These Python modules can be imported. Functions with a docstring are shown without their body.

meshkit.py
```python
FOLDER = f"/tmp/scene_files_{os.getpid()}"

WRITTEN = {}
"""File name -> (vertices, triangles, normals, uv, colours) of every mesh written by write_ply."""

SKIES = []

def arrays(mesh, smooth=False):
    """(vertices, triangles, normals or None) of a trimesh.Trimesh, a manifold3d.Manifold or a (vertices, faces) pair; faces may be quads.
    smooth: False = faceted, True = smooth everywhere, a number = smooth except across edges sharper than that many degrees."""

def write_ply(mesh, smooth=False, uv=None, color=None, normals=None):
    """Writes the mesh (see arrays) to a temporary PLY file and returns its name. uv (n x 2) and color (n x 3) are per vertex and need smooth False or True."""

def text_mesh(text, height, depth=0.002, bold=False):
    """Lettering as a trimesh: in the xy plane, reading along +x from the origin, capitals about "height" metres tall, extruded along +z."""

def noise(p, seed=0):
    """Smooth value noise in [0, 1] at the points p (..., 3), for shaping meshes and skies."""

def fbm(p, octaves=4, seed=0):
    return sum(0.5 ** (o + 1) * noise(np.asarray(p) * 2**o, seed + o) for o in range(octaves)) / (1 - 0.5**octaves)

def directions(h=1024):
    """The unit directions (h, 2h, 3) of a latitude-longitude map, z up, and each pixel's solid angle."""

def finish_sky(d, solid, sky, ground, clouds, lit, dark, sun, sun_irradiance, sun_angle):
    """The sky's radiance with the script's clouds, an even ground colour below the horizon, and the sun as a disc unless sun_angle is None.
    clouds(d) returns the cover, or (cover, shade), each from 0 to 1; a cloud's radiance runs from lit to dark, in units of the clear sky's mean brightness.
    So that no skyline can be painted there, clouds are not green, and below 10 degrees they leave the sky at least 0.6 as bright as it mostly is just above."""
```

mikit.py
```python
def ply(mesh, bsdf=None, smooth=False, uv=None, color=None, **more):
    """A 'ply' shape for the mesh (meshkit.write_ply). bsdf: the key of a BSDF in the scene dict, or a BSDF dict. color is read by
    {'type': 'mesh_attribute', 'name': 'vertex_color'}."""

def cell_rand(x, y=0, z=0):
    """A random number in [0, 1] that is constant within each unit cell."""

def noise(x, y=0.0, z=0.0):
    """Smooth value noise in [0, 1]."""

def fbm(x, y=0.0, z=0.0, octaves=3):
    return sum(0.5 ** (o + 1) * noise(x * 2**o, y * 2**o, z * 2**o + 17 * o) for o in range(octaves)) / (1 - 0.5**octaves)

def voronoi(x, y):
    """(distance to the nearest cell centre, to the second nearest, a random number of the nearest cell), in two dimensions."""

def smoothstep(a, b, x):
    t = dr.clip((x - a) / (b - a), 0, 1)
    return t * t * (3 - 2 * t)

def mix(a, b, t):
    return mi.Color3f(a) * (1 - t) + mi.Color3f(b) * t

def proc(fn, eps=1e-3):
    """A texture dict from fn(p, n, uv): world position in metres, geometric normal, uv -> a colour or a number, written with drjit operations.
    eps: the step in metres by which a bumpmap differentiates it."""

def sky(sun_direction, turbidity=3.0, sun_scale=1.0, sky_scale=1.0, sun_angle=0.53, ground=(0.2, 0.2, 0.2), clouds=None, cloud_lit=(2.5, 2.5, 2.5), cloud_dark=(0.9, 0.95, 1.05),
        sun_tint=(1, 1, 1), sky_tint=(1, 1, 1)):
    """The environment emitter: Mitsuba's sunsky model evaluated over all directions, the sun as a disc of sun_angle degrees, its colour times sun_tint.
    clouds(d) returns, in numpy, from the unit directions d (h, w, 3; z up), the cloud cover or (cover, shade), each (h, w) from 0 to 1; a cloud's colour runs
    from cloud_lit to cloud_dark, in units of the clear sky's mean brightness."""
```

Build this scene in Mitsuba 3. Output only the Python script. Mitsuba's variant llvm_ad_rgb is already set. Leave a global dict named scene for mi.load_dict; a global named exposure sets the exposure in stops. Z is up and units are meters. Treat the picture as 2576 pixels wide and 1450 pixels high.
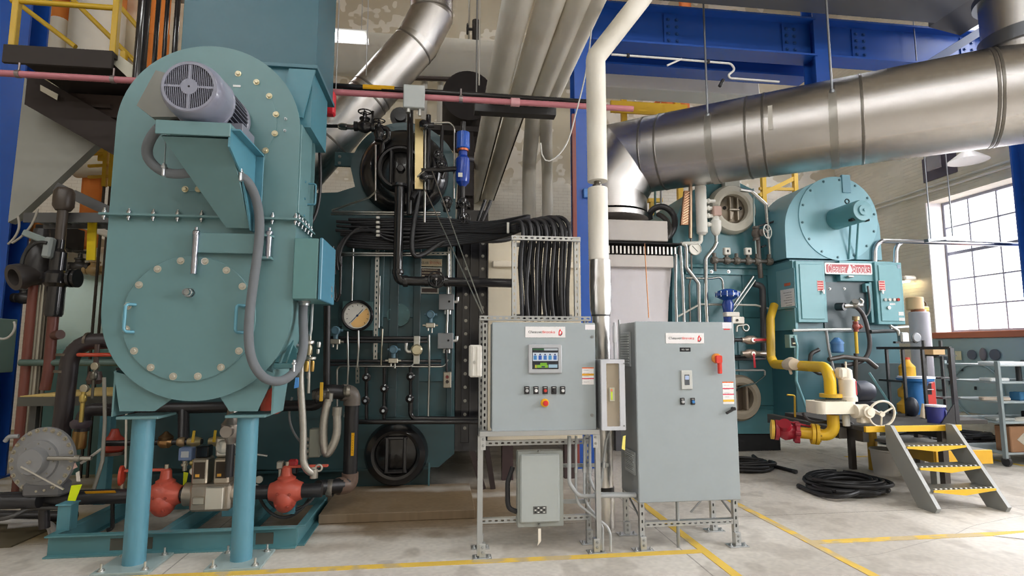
import math, numpy as np, trimesh, manifold3d as m3, drjit as dr, mitsuba as mi, mikit, meshkit
from mikit import proc, noise, fbm, smoothstep, mix
T4 = mi.ScalarTransform4f
scene, labels = {}, {}
# ------------------------------------------------------------ camera, sky, large lights, exposure
FPX, EYE = 1404.7, 1.65
PITCH, YAW, ROLL = np.radians([6.203, 7.263, 0.047])
_F = np.array([math.sin(YAW)*math.cos(PITCH), math.cos(YAW)*math.cos(PITCH), math.sin(PITCH)])
_r = np.array([math.cos(YAW), -math.sin(YAW), 0]); _u = np.cross(_r, _F)
_R = math.cos(ROLL)*_r + math.sin(ROLL)*_u; _U = -math.sin(ROLL)*_r + math.cos(ROLL)*_u
CAM = np.array([0, 0, EYE])
scene['camera'] = {'type': 'perspective', 'fov': math.degrees(2*math.atan(1288/FPX)), 'fov_axis': 'x', 'near_clip': 0.05, 'far_clip': 200.0,
                   'to_world': T4().look_at(origin=CAM.tolist(), target=(CAM+_F).tolist(), up=_U.tolist())}
scene['sky'] = mikit.sky([0.75, -0.2, 0.62], turbidity=4.0, sun_scale=0.0, sky_scale=62.0, clouds=lambda d: np.ones(d.shape[:2]),
                         cloud_lit=(2.6, 2.6, 2.65), cloud_dark=(1.8, 1.85, 1.95))
exposure = -0.1
LAMP = 26.0
# ------------------------------------------------------------ survey helpers: points on real planes of the hall
def _ray(px, py): return _F + (px-1288)/FPX*_R - (py-725)/FPX*_U
def P(px, py, Y):
    d = _ray(px, py); return CAM + d*(Y/d[1])
def Fl(px, py, z=0.0):
    d = _ray(px, py); return CAM + d*((z-EYE)/d[2])
def PXw(px, py, X):
    d = _ray(px, py); return CAM + d*(X/d[0])
def PP(Y, *pts): return [P(a, b, Y) for a, b in pts]
def PQ(*pts): return [P(a, b, y) for a, b, y in pts]
V = lambda *a: np.array(a, float)
def unit(a): a = np.asarray(a, float); return a/(np.linalg.norm(a)+1e-12)
def frame(ax):
    ax = unit(ax); a = np.cross([0, 0, 1.0] if abs(ax[2]) < 0.9 else [0, 1.0, 0], ax); a = unit(a); return a, np.cross(ax, a), ax
# ------------------------------------------------------------ mesh building: pieces with vertices of their own, so that piece borders are sharp
class G:
    def __init__(s): s.p = []
    def add(s, v, f): s.p.append((np.asarray(v, float), np.asarray(f, int))); return s
    def quads(s, v, q):
        q = np.asarray(q, int); return s.add(v, np.vstack([q[:, [0, 1, 2]], q[:, [0, 2, 3]]]))
    def box(s, c, d, b=0.0, R=None):
        c, h = V(*c), V(*d)/2; b = min(b, 0.45*2*h.min())
        vs, fs = [], []
        def face(pts, n):
            pts = np.array(pts); k = np.cross(pts[1]-pts[0], pts[2]-pts[0])
            if k @ n < 0: pts = pts[::-1]
            i = sum(map(len, vs)); vs.append(pts); fs.extend([[i, i+1, i+2]] + ([[i, i+2, i+3]] if len(pts) == 4 else []))
        for a in range(3):
            u, w = (a+1) % 3, (a+2) % 3
            for sg in (-1, 1):
                pts = []
                for su, sw in ((-1, -1), (1, -1), (1, 1), (-1, 1)):
                    q = np.zeros(3); q[a] = sg*h[a]; q[u] = su*(h[u]-b); q[w] = sw*(h[w]-b); pts.append(q)
                n = np.zeros(3); n[a] = sg; face(pts, n)
            if b > 0:
                for su in (-1, 1):
                    for sw in (-1, 1):
                        pts = []
                        for t, k in ((-1, 0), (1, 0), (1, 1), (-1, 1)):
                            q = np.zeros(3); q[a] = t*(h[a]-b); q[u] = su*(h[u]-(b if k else 0)); q[w] = sw*(h[w]-(0 if k else b)); pts.append(q)
                        n = np.zeros(3); n[u], n[w] = su, sw; face(pts, n)
        if b > 0:
            for sx in (-1, 1):
                for sy in (-1, 1):
                    for sz in (-1, 1):
                        g = V(sx, sy, sz); face([g*(h-V(0, b, b)), g*(h-V(b, 0, b)), g*(h-V(b, b, 0))], g)
        v = np.vstack(vs)
        if R is not None: v = v @ np.asarray(R).T
        return s.add(v+c, fs)
    def bx(s, x0, x1, y0, y1, z0, z1, b=0.0): return s.box(((x0+x1)/2, (y0+y1)/2, (z0+z1)/2), (abs(x1-x0), abs(y1-y0), abs(z1-z0)), b)
    def bar(s, p0, p1, w, h, b=0.0, up=None):
        p0, p1 = V(*p0), V(*p1); ax = unit(p1-p0)
        if up is None: up = (0, 0, 1) if abs(ax[2]) < 0.95 else (0, -1, 0)
        x = unit(np.cross(ax, up)); z = np.cross(x, ax)
        return s.box((p0+p1)/2, (w, np.linalg.norm(p1-p0), h), b, np.stack([x, ax, z], 1))
    def lathe(s, o, ax, prof, n=20, caps=True):
        o = V(*o); a, b, c = frame(ax); t = np.arange(n)*2*math.pi/n
        ring = np.cos(t)[:, None]*a + np.sin(t)[:, None]*b
        prof = [tuple(q) for q in prof]
        if len(prof) > 2 and prof[-1][0] < 1e-3 and abs(prof[-1][1]-prof[-2][1]) < 1e-9: prof.pop()
        runs, cur = [], [prof[0]]
        for i in range(1, len(prof)):
            cur.append(prof[i])
            if i < len(prof)-1:
                d0 = unit(V(*prof[i])-V(*prof[i-1])); d1 = unit(V(*prof[i+1])-V(*prof[i]))
                if d0 @ d1 < 0.82: runs.append(cur); cur = [prof[i]]
        runs.append(cur)
        j = np.arange(n); k = (j+1) % n
        for run in runs:
            v = np.vstack([o + r*ring + h*c for r, h in run])
            q = np.vstack([np.stack([i*n+j, i*n+k, (i+1)*n+k, (i+1)*n+j], 1) for i in range(len(run)-1)])
            s.quads(v, q)
        if caps:
            for (r, h), fl in ((prof[0], True), (prof[-1], False)):
                if r > 1e-6:
                    f = np.stack([np.zeros(n-2, int), np.arange(1, n-1), np.arange(2, n)], 1)
                    s.add(o + r*ring + h*c, f[:, ::-1] if fl else f)
        return s
    def cyl(s, p0, p1, r, r2=None, n=16, ch=0.0):
        p0, p1 = V(*p0), V(*p1); L = np.linalg.norm(p1-p0); r2 = r if r2 is None else r2
        pr = [(r-ch, 0), (r, ch), (r2, L-ch), (r2-ch, L)] if ch else [(r, 0), (r2, L)]
        return s.lathe(p0, p1-p0, pr, n)
    def tube(s, pts, r, n=10, bend=0.0, seg=5, closed=False, caps=True, smooth=False):
        pts = [V(*p) for p in pts]
        if smooth:
            from scipy.interpolate import CubicSpline
            a = np.array(pts); d = np.r_[0, np.cumsum(np.linalg.norm(np.diff(a, axis=0), axis=1)+1e-6)]
            pts = list(CubicSpline(d, a)(np.linspace(0, d[-1], max(8, len(pts)*seg))))
        elif bend > 0 and len(pts) > 2:
            out = [pts[0]]
            for i in range(1, len(pts)-1):
                a, b, c = pts[i-1], pts[i], pts[i+1]; u, w = unit(a-b), unit(c-b)
                an = math.acos(np.clip(u @ w, -1, 1))
                if an > 3.05: out.append(b); continue
                L = min(bend/math.tan(an/2), 0.48*np.linalg.norm(a-b), 0.48*np.linalg.norm(c-b))
                p, q = b+u*L, b+w*L; rr = L*math.tan(an/2); ctr = b + unit(u+w)*(rr/math.sin(an/2))
                e0, e1 = p-ctr, q-ctr; th = math.pi-an
                for k in range(seg+1):
                    t = k/seg; out.append(ctr + (math.sin((1-t)*th)*e0 + math.sin(t*th)*e1)/math.sin(th))
            out.append(pts[-1]); pts = out
        a = np.array(pts)
        if closed: tg = np.roll(a, -1, 0)-np.roll(a, 1, 0)
        else:
            tg = np.gradient(a, axis=0)
            d = np.diff(a, axis=0); d /= np.linalg.norm(d, axis=1, keepdims=True)+1e-12
            tg[0], tg[-1] = d[0], d[-1]; tg[1:-1] = d[:-1]+d[1:]
        tg /= np.linalg.norm(tg, axis=1, keepdims=True)+1e-12
        x = frame(tg[0])[0]; rows = []; m = len(a); t = np.arange(n)*2*math.pi/n
        rr = np.broadcast_to(r, (m,))
        for i in range(m):
            x = unit(x - (x @ tg[i])*tg[i]); y = np.cross(tg[i], x)
            sc = 1.0
            if 0 < i < m-1 and not bend and not smooth and not closed:
                cs = d[i-1] @ tg[i]; sc = 1/max(cs, .6)
                bis = unit(d[i-1]-d[i]) if np.linalg.norm(d[i-1]-d[i]) > 1e-6 else x
                ring = np.cos(t)[:, None]*x+np.sin(t)[:, None]*y
                ring = ring + (sc-1)*(ring @ bis)[:, None]*bis
            else: ring = np.cos(t)[:, None]*x+np.sin(t)[:, None]*y
            rows.append(a[i]+rr[i]*ring)
        v = np.vstack(rows); j = np.arange(n); k = (j+1) % n
        R = range(m) if closed else range(m-1)
        if not bend and not smooth and not closed and m > 2:
            for i in R: s.quads(np.vstack([rows[i], rows[i+1]]), np.stack([j, k, n+k, n+j], 1))
        else: s.quads(v, np.vstack([np.stack([i*n+j, i*n+k, ((i+1) % m)*n+k, ((i+1) % m)*n+j], 1) for i in R]))
        if caps and not closed:
            f = np.stack([np.zeros(n-2, int), np.arange(1, n-1), np.arange(2, n)], 1)
            s.add(rows[0], f[:, ::-1]); s.add(rows[-1], f)
        return s
    def torus(s, c, ax, R, r, n=28, m=8):
        a, b, _ = frame(ax); t = np.arange(n)*2*math.pi/n
        return s.tube([V(*c)+R*(math.cos(q)*a+math.sin(q)*b) for q in t], r, m, closed=True)
    def sphere(s, c, r, n=14, k=8):
        r = np.broadcast_to(r, (3,)); th = np.linspace(0, math.pi, k+1)
        g = G().lathe((0, 0, 0), (0, 0, 1), [(max(math.sin(q), 1e-4), -math.cos(q)) for q in th], n, False)
        for v, f in g.p: s.add(v*r+V(*c), f)
        return s
    def prism(s, poly, o, u, w, t, holes=(), b=0.0):
        """extrude a 2-D outline (in axes u, w at o) by t along u x w"""
        cs = m3.CrossSection([np.asarray(q, float) for q in [poly, *holes]], m3.FillRule.EvenOdd)
        m = m3.Manifold.extrude(cs, abs(t)).to_mesh()
        v, f = np.array(m.vert_properties[:, :3], float), np.array(m.tri_verts)
        u, w = V(*u), V(*w); nrm = np.cross(u, w)
        if t < 0: v[:, 2] *= -1; f = f[:, ::-1]
        n = np.cross(v[f[:, 1]]-v[f[:, 0]], v[f[:, 2]]-v[f[:, 0]]); n /= np.linalg.norm(n, axis=1, keepdims=True)+1e-12
        W = V(*o)+v[:, :1]*u+v[:, 1:2]*w+v[:, 2:]*nrm
        for lev in (1, -1):
            k = n[:, 2]*lev > .9
            if k.any(): s.add(W, f[k])
        k = np.abs(n[:, 2]) <= .9
        sm = trimesh.graph.smooth_shade(trimesh.Trimesh(W, f[k], process=False), angle=.5)
        return s.add(sm.vertices, sm.faces)
    def hexnut(s, p, ax, r, h): return s.lathe(p, ax, [(r, 0), (r, h*.8), (r*.8, h)], 6)
    def bolt(s, p, ax, r, h=None):
        """washer and hexagon head standing on p"""
        h = h or r*.6; s.lathe(p, ax, [(r, 0), (r, h*.25)], 12); return s.hexnut(V(*p)+unit(ax)*h*.25, ax, r*.62, h)
    def turn(s, R, c=(0, 0, 0)):
        s.p = [((v-V(*c)) @ np.asarray(R).T + V(*c), f) for v, f in s.p]; return s
    def mesh(s):
        off = np.cumsum([0]+[len(v) for v, _ in s.p])
        v = np.vstack([v for v, _ in s.p]); f = np.vstack([f+o for (_, f), o in zip(s.p, off)])
        u, inv = np.unique(f, return_inverse=True); return v[u], inv.reshape(-1, 3)
def rotz(a): c, s = math.cos(a), math.sin(a); return np.array([[c, -s, 0], [s, c, 0], [0, 0, 1.0]])
def circ(c, r, n=32, a0=0, a1=2*math.pi, end=False):
    t = np.linspace(a0, a1, n, endpoint=end); return [(c[0]+r*math.cos(q), c[1]+r*math.sin(q)) for q in t]
def rrect(x0, x1, y0, y1, r, n=5):
    out = []
    for cx, cy, a in ((x1-r, y1-r, 0), (x0+r, y1-r, 1), (x0+r, y0+r, 2), (x1-r, y0+r, 3)):
        out += circ((cx, cy), r, n, a*math.pi/2, (a+1)*math.pi/2, True)
    return out
# ------------------------------------------------------------ entries of the scene
def lin(c):
    if isinstance(c, str): c = tuple(int(c[i:i+2], 16)/255 for i in (0, 2, 4))
    c = np.asarray(c, float); return np.where(c <= .04045, c/12.92, ((c+.055)/1.055)**2.4)
_n = {}
def numbered(k):
    i = _n.get(k, 0); _n[k] = i+1; return k if i == 0 else f'{k}_{i:03d}'
def thing(name, label, cat, group=None):
    k = numbered(name); labels[k] = {'label': label, 'category': cat}
    if group: labels[k]['group'] = group
    return k
COLORED = {'paint', 'gloss', 'matte', 'metal', 'chrome', 'rubber'}
def put(key, g, mat, col=None, label=None, **kw):
    v, f = g.mesh() if isinstance(g, G) else g
    c = np.tile(lin(col if col is not None else 'ffffff'), (len(v), 1)) if mat in COLORED else None
    scene[key] = mikit.ply((v, f), mat, True, color=c, **kw)
    if label: labels.setdefault(key, {})['label'] = label
    return key
def loose(g):
    """pieces of a mesh that do not touch, each by itself"""
    bb = [(v.min(0)-.0015, v.max(0)+.0015) for v, _ in g.p]; grp = list(range(len(bb)))
    def root(i):
        while grp[i] != i: i = grp[i]
        return i
    for i in range(len(bb)):
        for j in range(i):
            if (bb[i][0] <= bb[j][1]).all() and (bb[j][0] <= bb[i][1]).all(): grp[root(i)] = root(j)
    out = {}
    for i, q in enumerate(g.p): out.setdefault(root(i), G()).p.append(q)
    return list(out.values())
def part(parent, name, g, mat='paint', col=None, label=None, **kw):
    gs = loose(g) if 1 < len(g.p) < 60 else [g]
    if len(gs) > 6: gs = [g]
    return [put(numbered(parent+'__'+name), q, mat, col, label, **kw) for q in gs][0]
def solo(name, g, mat, col, label, cat, group=None, **kw): return put(thing(name, label, cat, group), g, mat, col, None, **kw)
def struct(name, g, mat, col=None, label=None):
    put(name, g, mat, col); labels[name] = {'kind': 'structure'}
    if label: labels[name]['label'] = label
    return name
def text(parent, s, h, o, u, w, col, name='lettering', mat='matte', t=0.0012, width=None, label=None, center=True):
    """flat raised lettering: baseline direction u, up direction w, facing u x w"""
    v, f, _ = meshkit.arrays(meshkit.text_mesh(s, h)); v = np.array(v, float); mn, mx = v.min(0), v.max(0)
    v -= (mn+mx)/2 if center else np.r_[mn[:2], (mn[2]+mx[2])/2]
    if width: v[:, 0] *= width/(mx[0]-mn[0])
    k = t/max(mx[2]-mn[2], 1e-9); v[:, 2] *= k
    u, w = V(*u), V(*w); W = V(*o)+v[:, :1]*u+v[:, 1:2]*w+(v[:, 2:]+t/2)*np.cross(u, w)
    sm = trimesh.graph.smooth_shade(trimesh.Trimesh(W, f, process=False), angle=.5)
    return put(numbered(parent+'__'+name), (np.array(sm.vertices), np.array(sm.faces)), mat, col, label)
def C3(h): return tuple(float(x) for x in lin(h))
# ------------------------------------------------------------ materials
VC = {'type': 'mesh_attribute', 'name': 'vertex_color'}
def two(b): return {'type': 'twosided', 'b': b}
scene['paint'] = two({'type': 'principled', 'base_color': VC, 'roughness': .38, 'specular': .5})
scene['gloss'] = two({'type': 'principled', 'base_color': VC, 'roughness': .14, 'specular': .6})
scene['matte'] = two({'type': 'principled', 'base_color': VC, 'roughness': .75, 'specular': .3})
scene['rubber'] = two({'type': 'principled', 'base_color': VC, 'roughness': .42, 'specular': .45})
scene['metal'] = two({'type': 'principled', 'base_color': VC, 'roughness': .36, 'metallic': .85})
scene['chrome'] = two({'type': 'principled', 'base_color': VC, 'roughness': .16, 'metallic': 1.0})
def floor_fn(p, n, uv):
    a = fbm(p.x*.8, p.y*.8, 3.0, 2); b = fbm(p.x*5, p.y*5, 1.0, 2); c = noise(p.x*38, p.y*38, 0.)
    s = fbm(p.x*.55+9, p.y*2.6, 7., 2)
    col = mix(C3('b3ada4'), C3('cfcac2'), smoothstep(.3, .7, a))
    col = mix(col, C3('9b948a'), smoothstep(.52, .75, b)*.45)
    dx = (p.x+.3)/1.9; dy = (p.y-6.1)/1.15                      # oil and rust stained strip in front of the boiler
    d = dr.exp(-(dx*dx*dx*dx+dy*dy*dy*dy))
    col = mix(col, C3('6d5738'), smoothstep(.28, .55, s+.12*b)*d*.9)
    d2 = smoothstep(-2.6, -3.6, p.x)*smoothstep(5.2, 5.6, p.y)
    col = mix(col, C3('8d7c58'), d2*smoothstep(.25, .6, s))
    # saw-cut joints of the slab
    jx = dr.abs(p.x*.25-dr.floor(p.x*.25)-.5); jy = dr.abs((p.y+.6)*.25-dr.floor((p.y+.6)*.25)-.5)
    col = mix(col, C3('6a645c'), dr.maximum(smoothstep(.0022, .0008, jx), smoothstep(.0022, .0008, jy))*.6)
    wob = p.y-3.95-.35*(p.x-2.5)+.12*(noise(p.x*2.2, 0., 0.)-.5)
    col = mix(col, C3('7a746a'), smoothstep(.006, .002, dr.abs(wob))*smoothstep(2.6, 3.6, p.x)*.5)
    return col*(.93+.14*c)
scene['concrete'] = two({'type': 'principled', 'base_color': proc(floor_fn), 'roughness': .55, 'specular': .4})
def line_fn(p, n, uv): return mix(C3('d8b650'), C3('b9aa8c'), smoothstep(.5, .68, fbm(p.x*9, p.y*9, 2., 2)*.7+.3*noise(p.x*1.3, p.y*1.3, 5.))*.8)
scene['floor_paint'] = two({'type': 'principled', 'base_color': proc(line_fn), 'roughness': .6, 'specular': .3})
def brick_bump(p, n, uv):
    z = p.z/.075; row = dr.floor(z); h = p.y + p.x
    q = h/.22 + dr.select(dr.floor(row*.5)*2 == row, 0., .5)
    ez = dr.abs(z-row-.5); eq = dr.abs(q-dr.floor(q)-.5)
    m = smoothstep(.5, .4, ez)*smoothstep(.5, .46, eq)
    return .006*m + .003*noise(h*16, p.z*16, 0.)
def brick_fn(p, n, uv):
    z = p.z/.075; row = dr.floor(z); h = p.y+p.x
    q = h/.22 + dr.select(dr.floor(row*.5)*2 == row, 0., .5)
    r = mikit.cell_rand(dr.floor(q), row, 3.)
    m = smoothstep(.5, .40, dr.abs(z-row-.5))
    col = mix(C3('d6cebd'), C3('e6dfd2'), noise(h*1.6, p.z*1.6, 2.))
    col = mix(col, C3('b3a892'), (1-m)*.5*smoothstep(.45, .6, noise(h*3.5, p.z*3.5, 5.)))
    return col*(.95+.08*r)
scene['painted_brick'] = two({'type': 'bumpmap', 'bump': proc(brick_bump, 4e-3), 'scale': 1.0, 'b': {'type': 'principled', 'base_color': proc(brick_fn), 'roughness': .7, 'specular': .25}})
def peel_fn(p, n, uv):
    a = fbm(p.x*1.1, p.z*1.4, 4., 3); b = fbm(p.x*5, p.z*6, 9., 2)
    col = mix(C3('c4b9a2'), C3('d6cdba'), a)
    pe = smoothstep(.57, .60, .6*a+.45*b)
    col = mix(col, C3('efe9dd'), pe)
    z = p.z/.075; row = dr.floor(z); q = p.x/.22 + dr.select(dr.floor(row*.5)*2 == row, 0., .5)
    m = smoothstep(.5, .42, dr.abs(z-row-.5))*smoothstep(.5, .47, dr.abs(q-dr.floor(q)-.5))
    return mix(mix(C3('b5ab9c'), C3('ded8cc'), m*.7+.3), col, smoothstep(5.6, 6.0, p.z+.5*b))
scene['peeling_paint'] = two({'type': 'principled', 'base_color': proc(peel_fn), 'roughness': .7})
def duct_bump(p, n, uv): return .004*noise(p.x*2.2, p.y*2.2, p.z*2.2)
scene['stainless'] = two({'type': 'bumpmap', 'bump': proc(duct_bump, 5e-3), 'scale': 1.0, 'b': {'type': 'roughconductor', 'alpha': .17, 'specular_reflectance': {'type': 'rgb', 'value': [.62, .60, .585]}}})
def foil_bump(p, n, uv): return .005*fbm(p.x*22, p.y*22, p.z*9, 2)
scene['foil_jacket'] = two({'type': 'bumpmap', 'bump': proc(foil_bump, 3e-3), 'scale': 1.0, 'b': {'type': 'roughconductor', 'alpha': .16, 'specular_reflectance': {'type': 'rgb', 'value': [.86, .84, .80]}}})
def lag_fn(p, n, uv): return mix(C3('dcd7ca'), C3('ebe8df'), noise(p.x*4, p.y*4, p.z*4))
def lag_bump(p, n, uv): return .0035*noise(p.x*10, p.y*10, p.z*10)
scene['lagging'] = two({'type': 'bumpmap', 'bump': proc(lag_bump, 4e-3), 'scale': 1.0, 'b': {'type': 'principled', 'base_color': proc(lag_fn), 'roughness': .6, 'specular': .3}})
def braid_fn(p, n, uv):
    s = dr.sin((p.z+p.x)*900.)*dr.sin((p.z-p.x)*900.); return mix(C3('8f8a80'), C3('d6d3cc'), .5+.5*s)
scene['braid'] = two({'type': 'principled', 'base_color': proc(braid_fn), 'roughness': .35, 'metallic': .8})
scene['pane_glass'] = {'type': 'thindielectric'}
TEAL, TEALB, DTEAL, BLUE = '5b7c7f', '487a8a', '2b464a', '1a499a'
GALV, GREY, WHITE, YEL, BLK, CREAM, ORANGE = 'b9bcbd', '99a2a6', 'e6e4de', 'd8ab1c', '17171a', 'd9d3c2', 'd9793a'
X1, Y1, Z1 = V(1, 0, 0), V(0, 1, 0), V(0, 0, 1)
FR = (X1, Z1)          # a front faces the camera side: u to the right, w up
# ------------------------------------------------------------ the setting
XW, YB, ZC = 10.0, 12.8, 11.0
struct('floor', G().bx(-14, XW+.5, -9, YB, -.25, 0), 'concrete')
struct('ceiling', G().bx(-14, XW+.5, -9, YB+.4, ZC, ZC+.2), 'matte', 'b9b2a4')
struct('wall_left', G().bx(-14.3, -14, -9, YB, 0, ZC), 'matte', 'b7ae9c')
struct('wall_front', G().bx(-14.3, XW+.5, -9.4, -9, 0, ZC), 'matte', 'c4bdb0')
struct('wall_back', G().bx(-14.3, XW+.5, YB, YB+.4, 0, ZC), 'peeling_paint')
wy1 = PXw(2333, 560, XW)[1]; wy0 = wy1-4.6; wz0, wz1 = 1.98, PXw(2340, 508, XW)[2]
def rect(a, b, c, d): return [(a, c), (b, c), (b, d), (a, d)]
g = G().prism(rect(-9, YB, 0, ZC), (XW, 0, 0), Y1, Z1, .45, [rect(wy0, wy1, wz0, wz1), rect(-2.5, 3.6, 1.9, 6.5), rect(wy0, wy1, 6.3, 8.2)])
struct('wall_right', g, 'painted_brick')
part('wall_right', 'window_sill', G().bx(XW-.06, XW+.36, wy0-.05, wy1+.05, wz0-.12, wz0, .01), 'matte', 'a8664e', 'brick red sill slab')
part('wall_right', 'wall_panel', G().bx(XW-.02, XW, wy0-3, wy1+.25, .45, wz0-.13), 'paint', '8fa6ab', 'pale blue green painted board under the window')
part('wall_right', 'reveal_paint', G().bx(XW-.004, XW+.34, wy1-.006, wy1+.02, wz0, wz1), 'matte', 'f3eff0', 'white painted window reveal')
def window(name, y0, y1, z0, z1, cols, rows, fat):
    x = XW+.36
    struct(name, G().bx(x, x+.05, y0, y1, z0, z0+.05).bx(x, x+.05, y0, y1, z1-.05, z1).bx(x, x+.05, y0, y0+.05, z0, z1).bx(x, x+.05, y1-.05, y1, z0, z1), 'paint', '9a9aa8')
    for i in range(1, cols):
        y = y1+(y0-y1)*i/cols; w = .028 if i in fat else .011
        part(name, 'mullion', G().bx(x+.005, x+.05, y-w, y+w, z0, z1), 'paint', '8e90a2')
    for j in range(1, rows):
        z = z0+(z1-z0)*j/rows; w = .03 if j == 3 and rows > 4 else .011
        part(name, 'muntin', G().bx(x+.008, x+.045, y0, y1, z-w, z+w), 'paint', '8e90a2')
    for i in range(cols):
        for j in range(rows):
            a, b = y1+(y0-y1)*i/cols, y1+(y0-y1)*(i+1)/cols; c, d = z0+(z1-z0)*j/rows, z0+(z1-z0)*(j+1)/rows
            if rows > 4: part(name, 'pane', G().quads([(x+.03, a, c), (x+.03, b, c), (x+.03, b, d), (x+.03, a, d)], [[0, 1, 2, 3]]), 'pane_glass')
window('window_1', wy0, wy1, wz0, wz1, 8, 5, (3, 6))
window('window_2', wy0, wy1, 6.3, 8.2, 6, 3, ())
window('window_3', -2.5, 3.6, 1.9, 6.5, 6, 4, ())  # unseen window nearer the camera, added to let in daylight
# painted lines on the floor, a few millimetres of paint
for a in (rect(-6, 2.2, 4.505, 4.585), rect(3.17, 9.5, 4.58, 4.67), rect(2.13, 2.21, .5, 6.4), rect(3.13, 3.21, .5, 6.3), rect(6.2, 9.9, 8.05, 8.13), rect(8.2, 8.28, 3, 8.05)):
    part('floor', 'painted_line', G().prism(a, (0, 0, 0), X1, Y1, .003), 'floor_paint', None, 'worn yellow line painted on the floor')
part('floor', 'equipment_pad', G().bx(-1.12, .36, 5.66, 6.75, 0, .085, .006), 'concrete', None, 'low stained concrete pad before the boiler')
part('floor', 'pit_cover', G().prism([(-4.3, 5.30), (-3.52, 5.34), (-3.50, 6.0), (-4.3, 6.0)], (0, 0, 0), X1, Y1, .012), 'matte', '57503f', 'dark trench cover')
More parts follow.
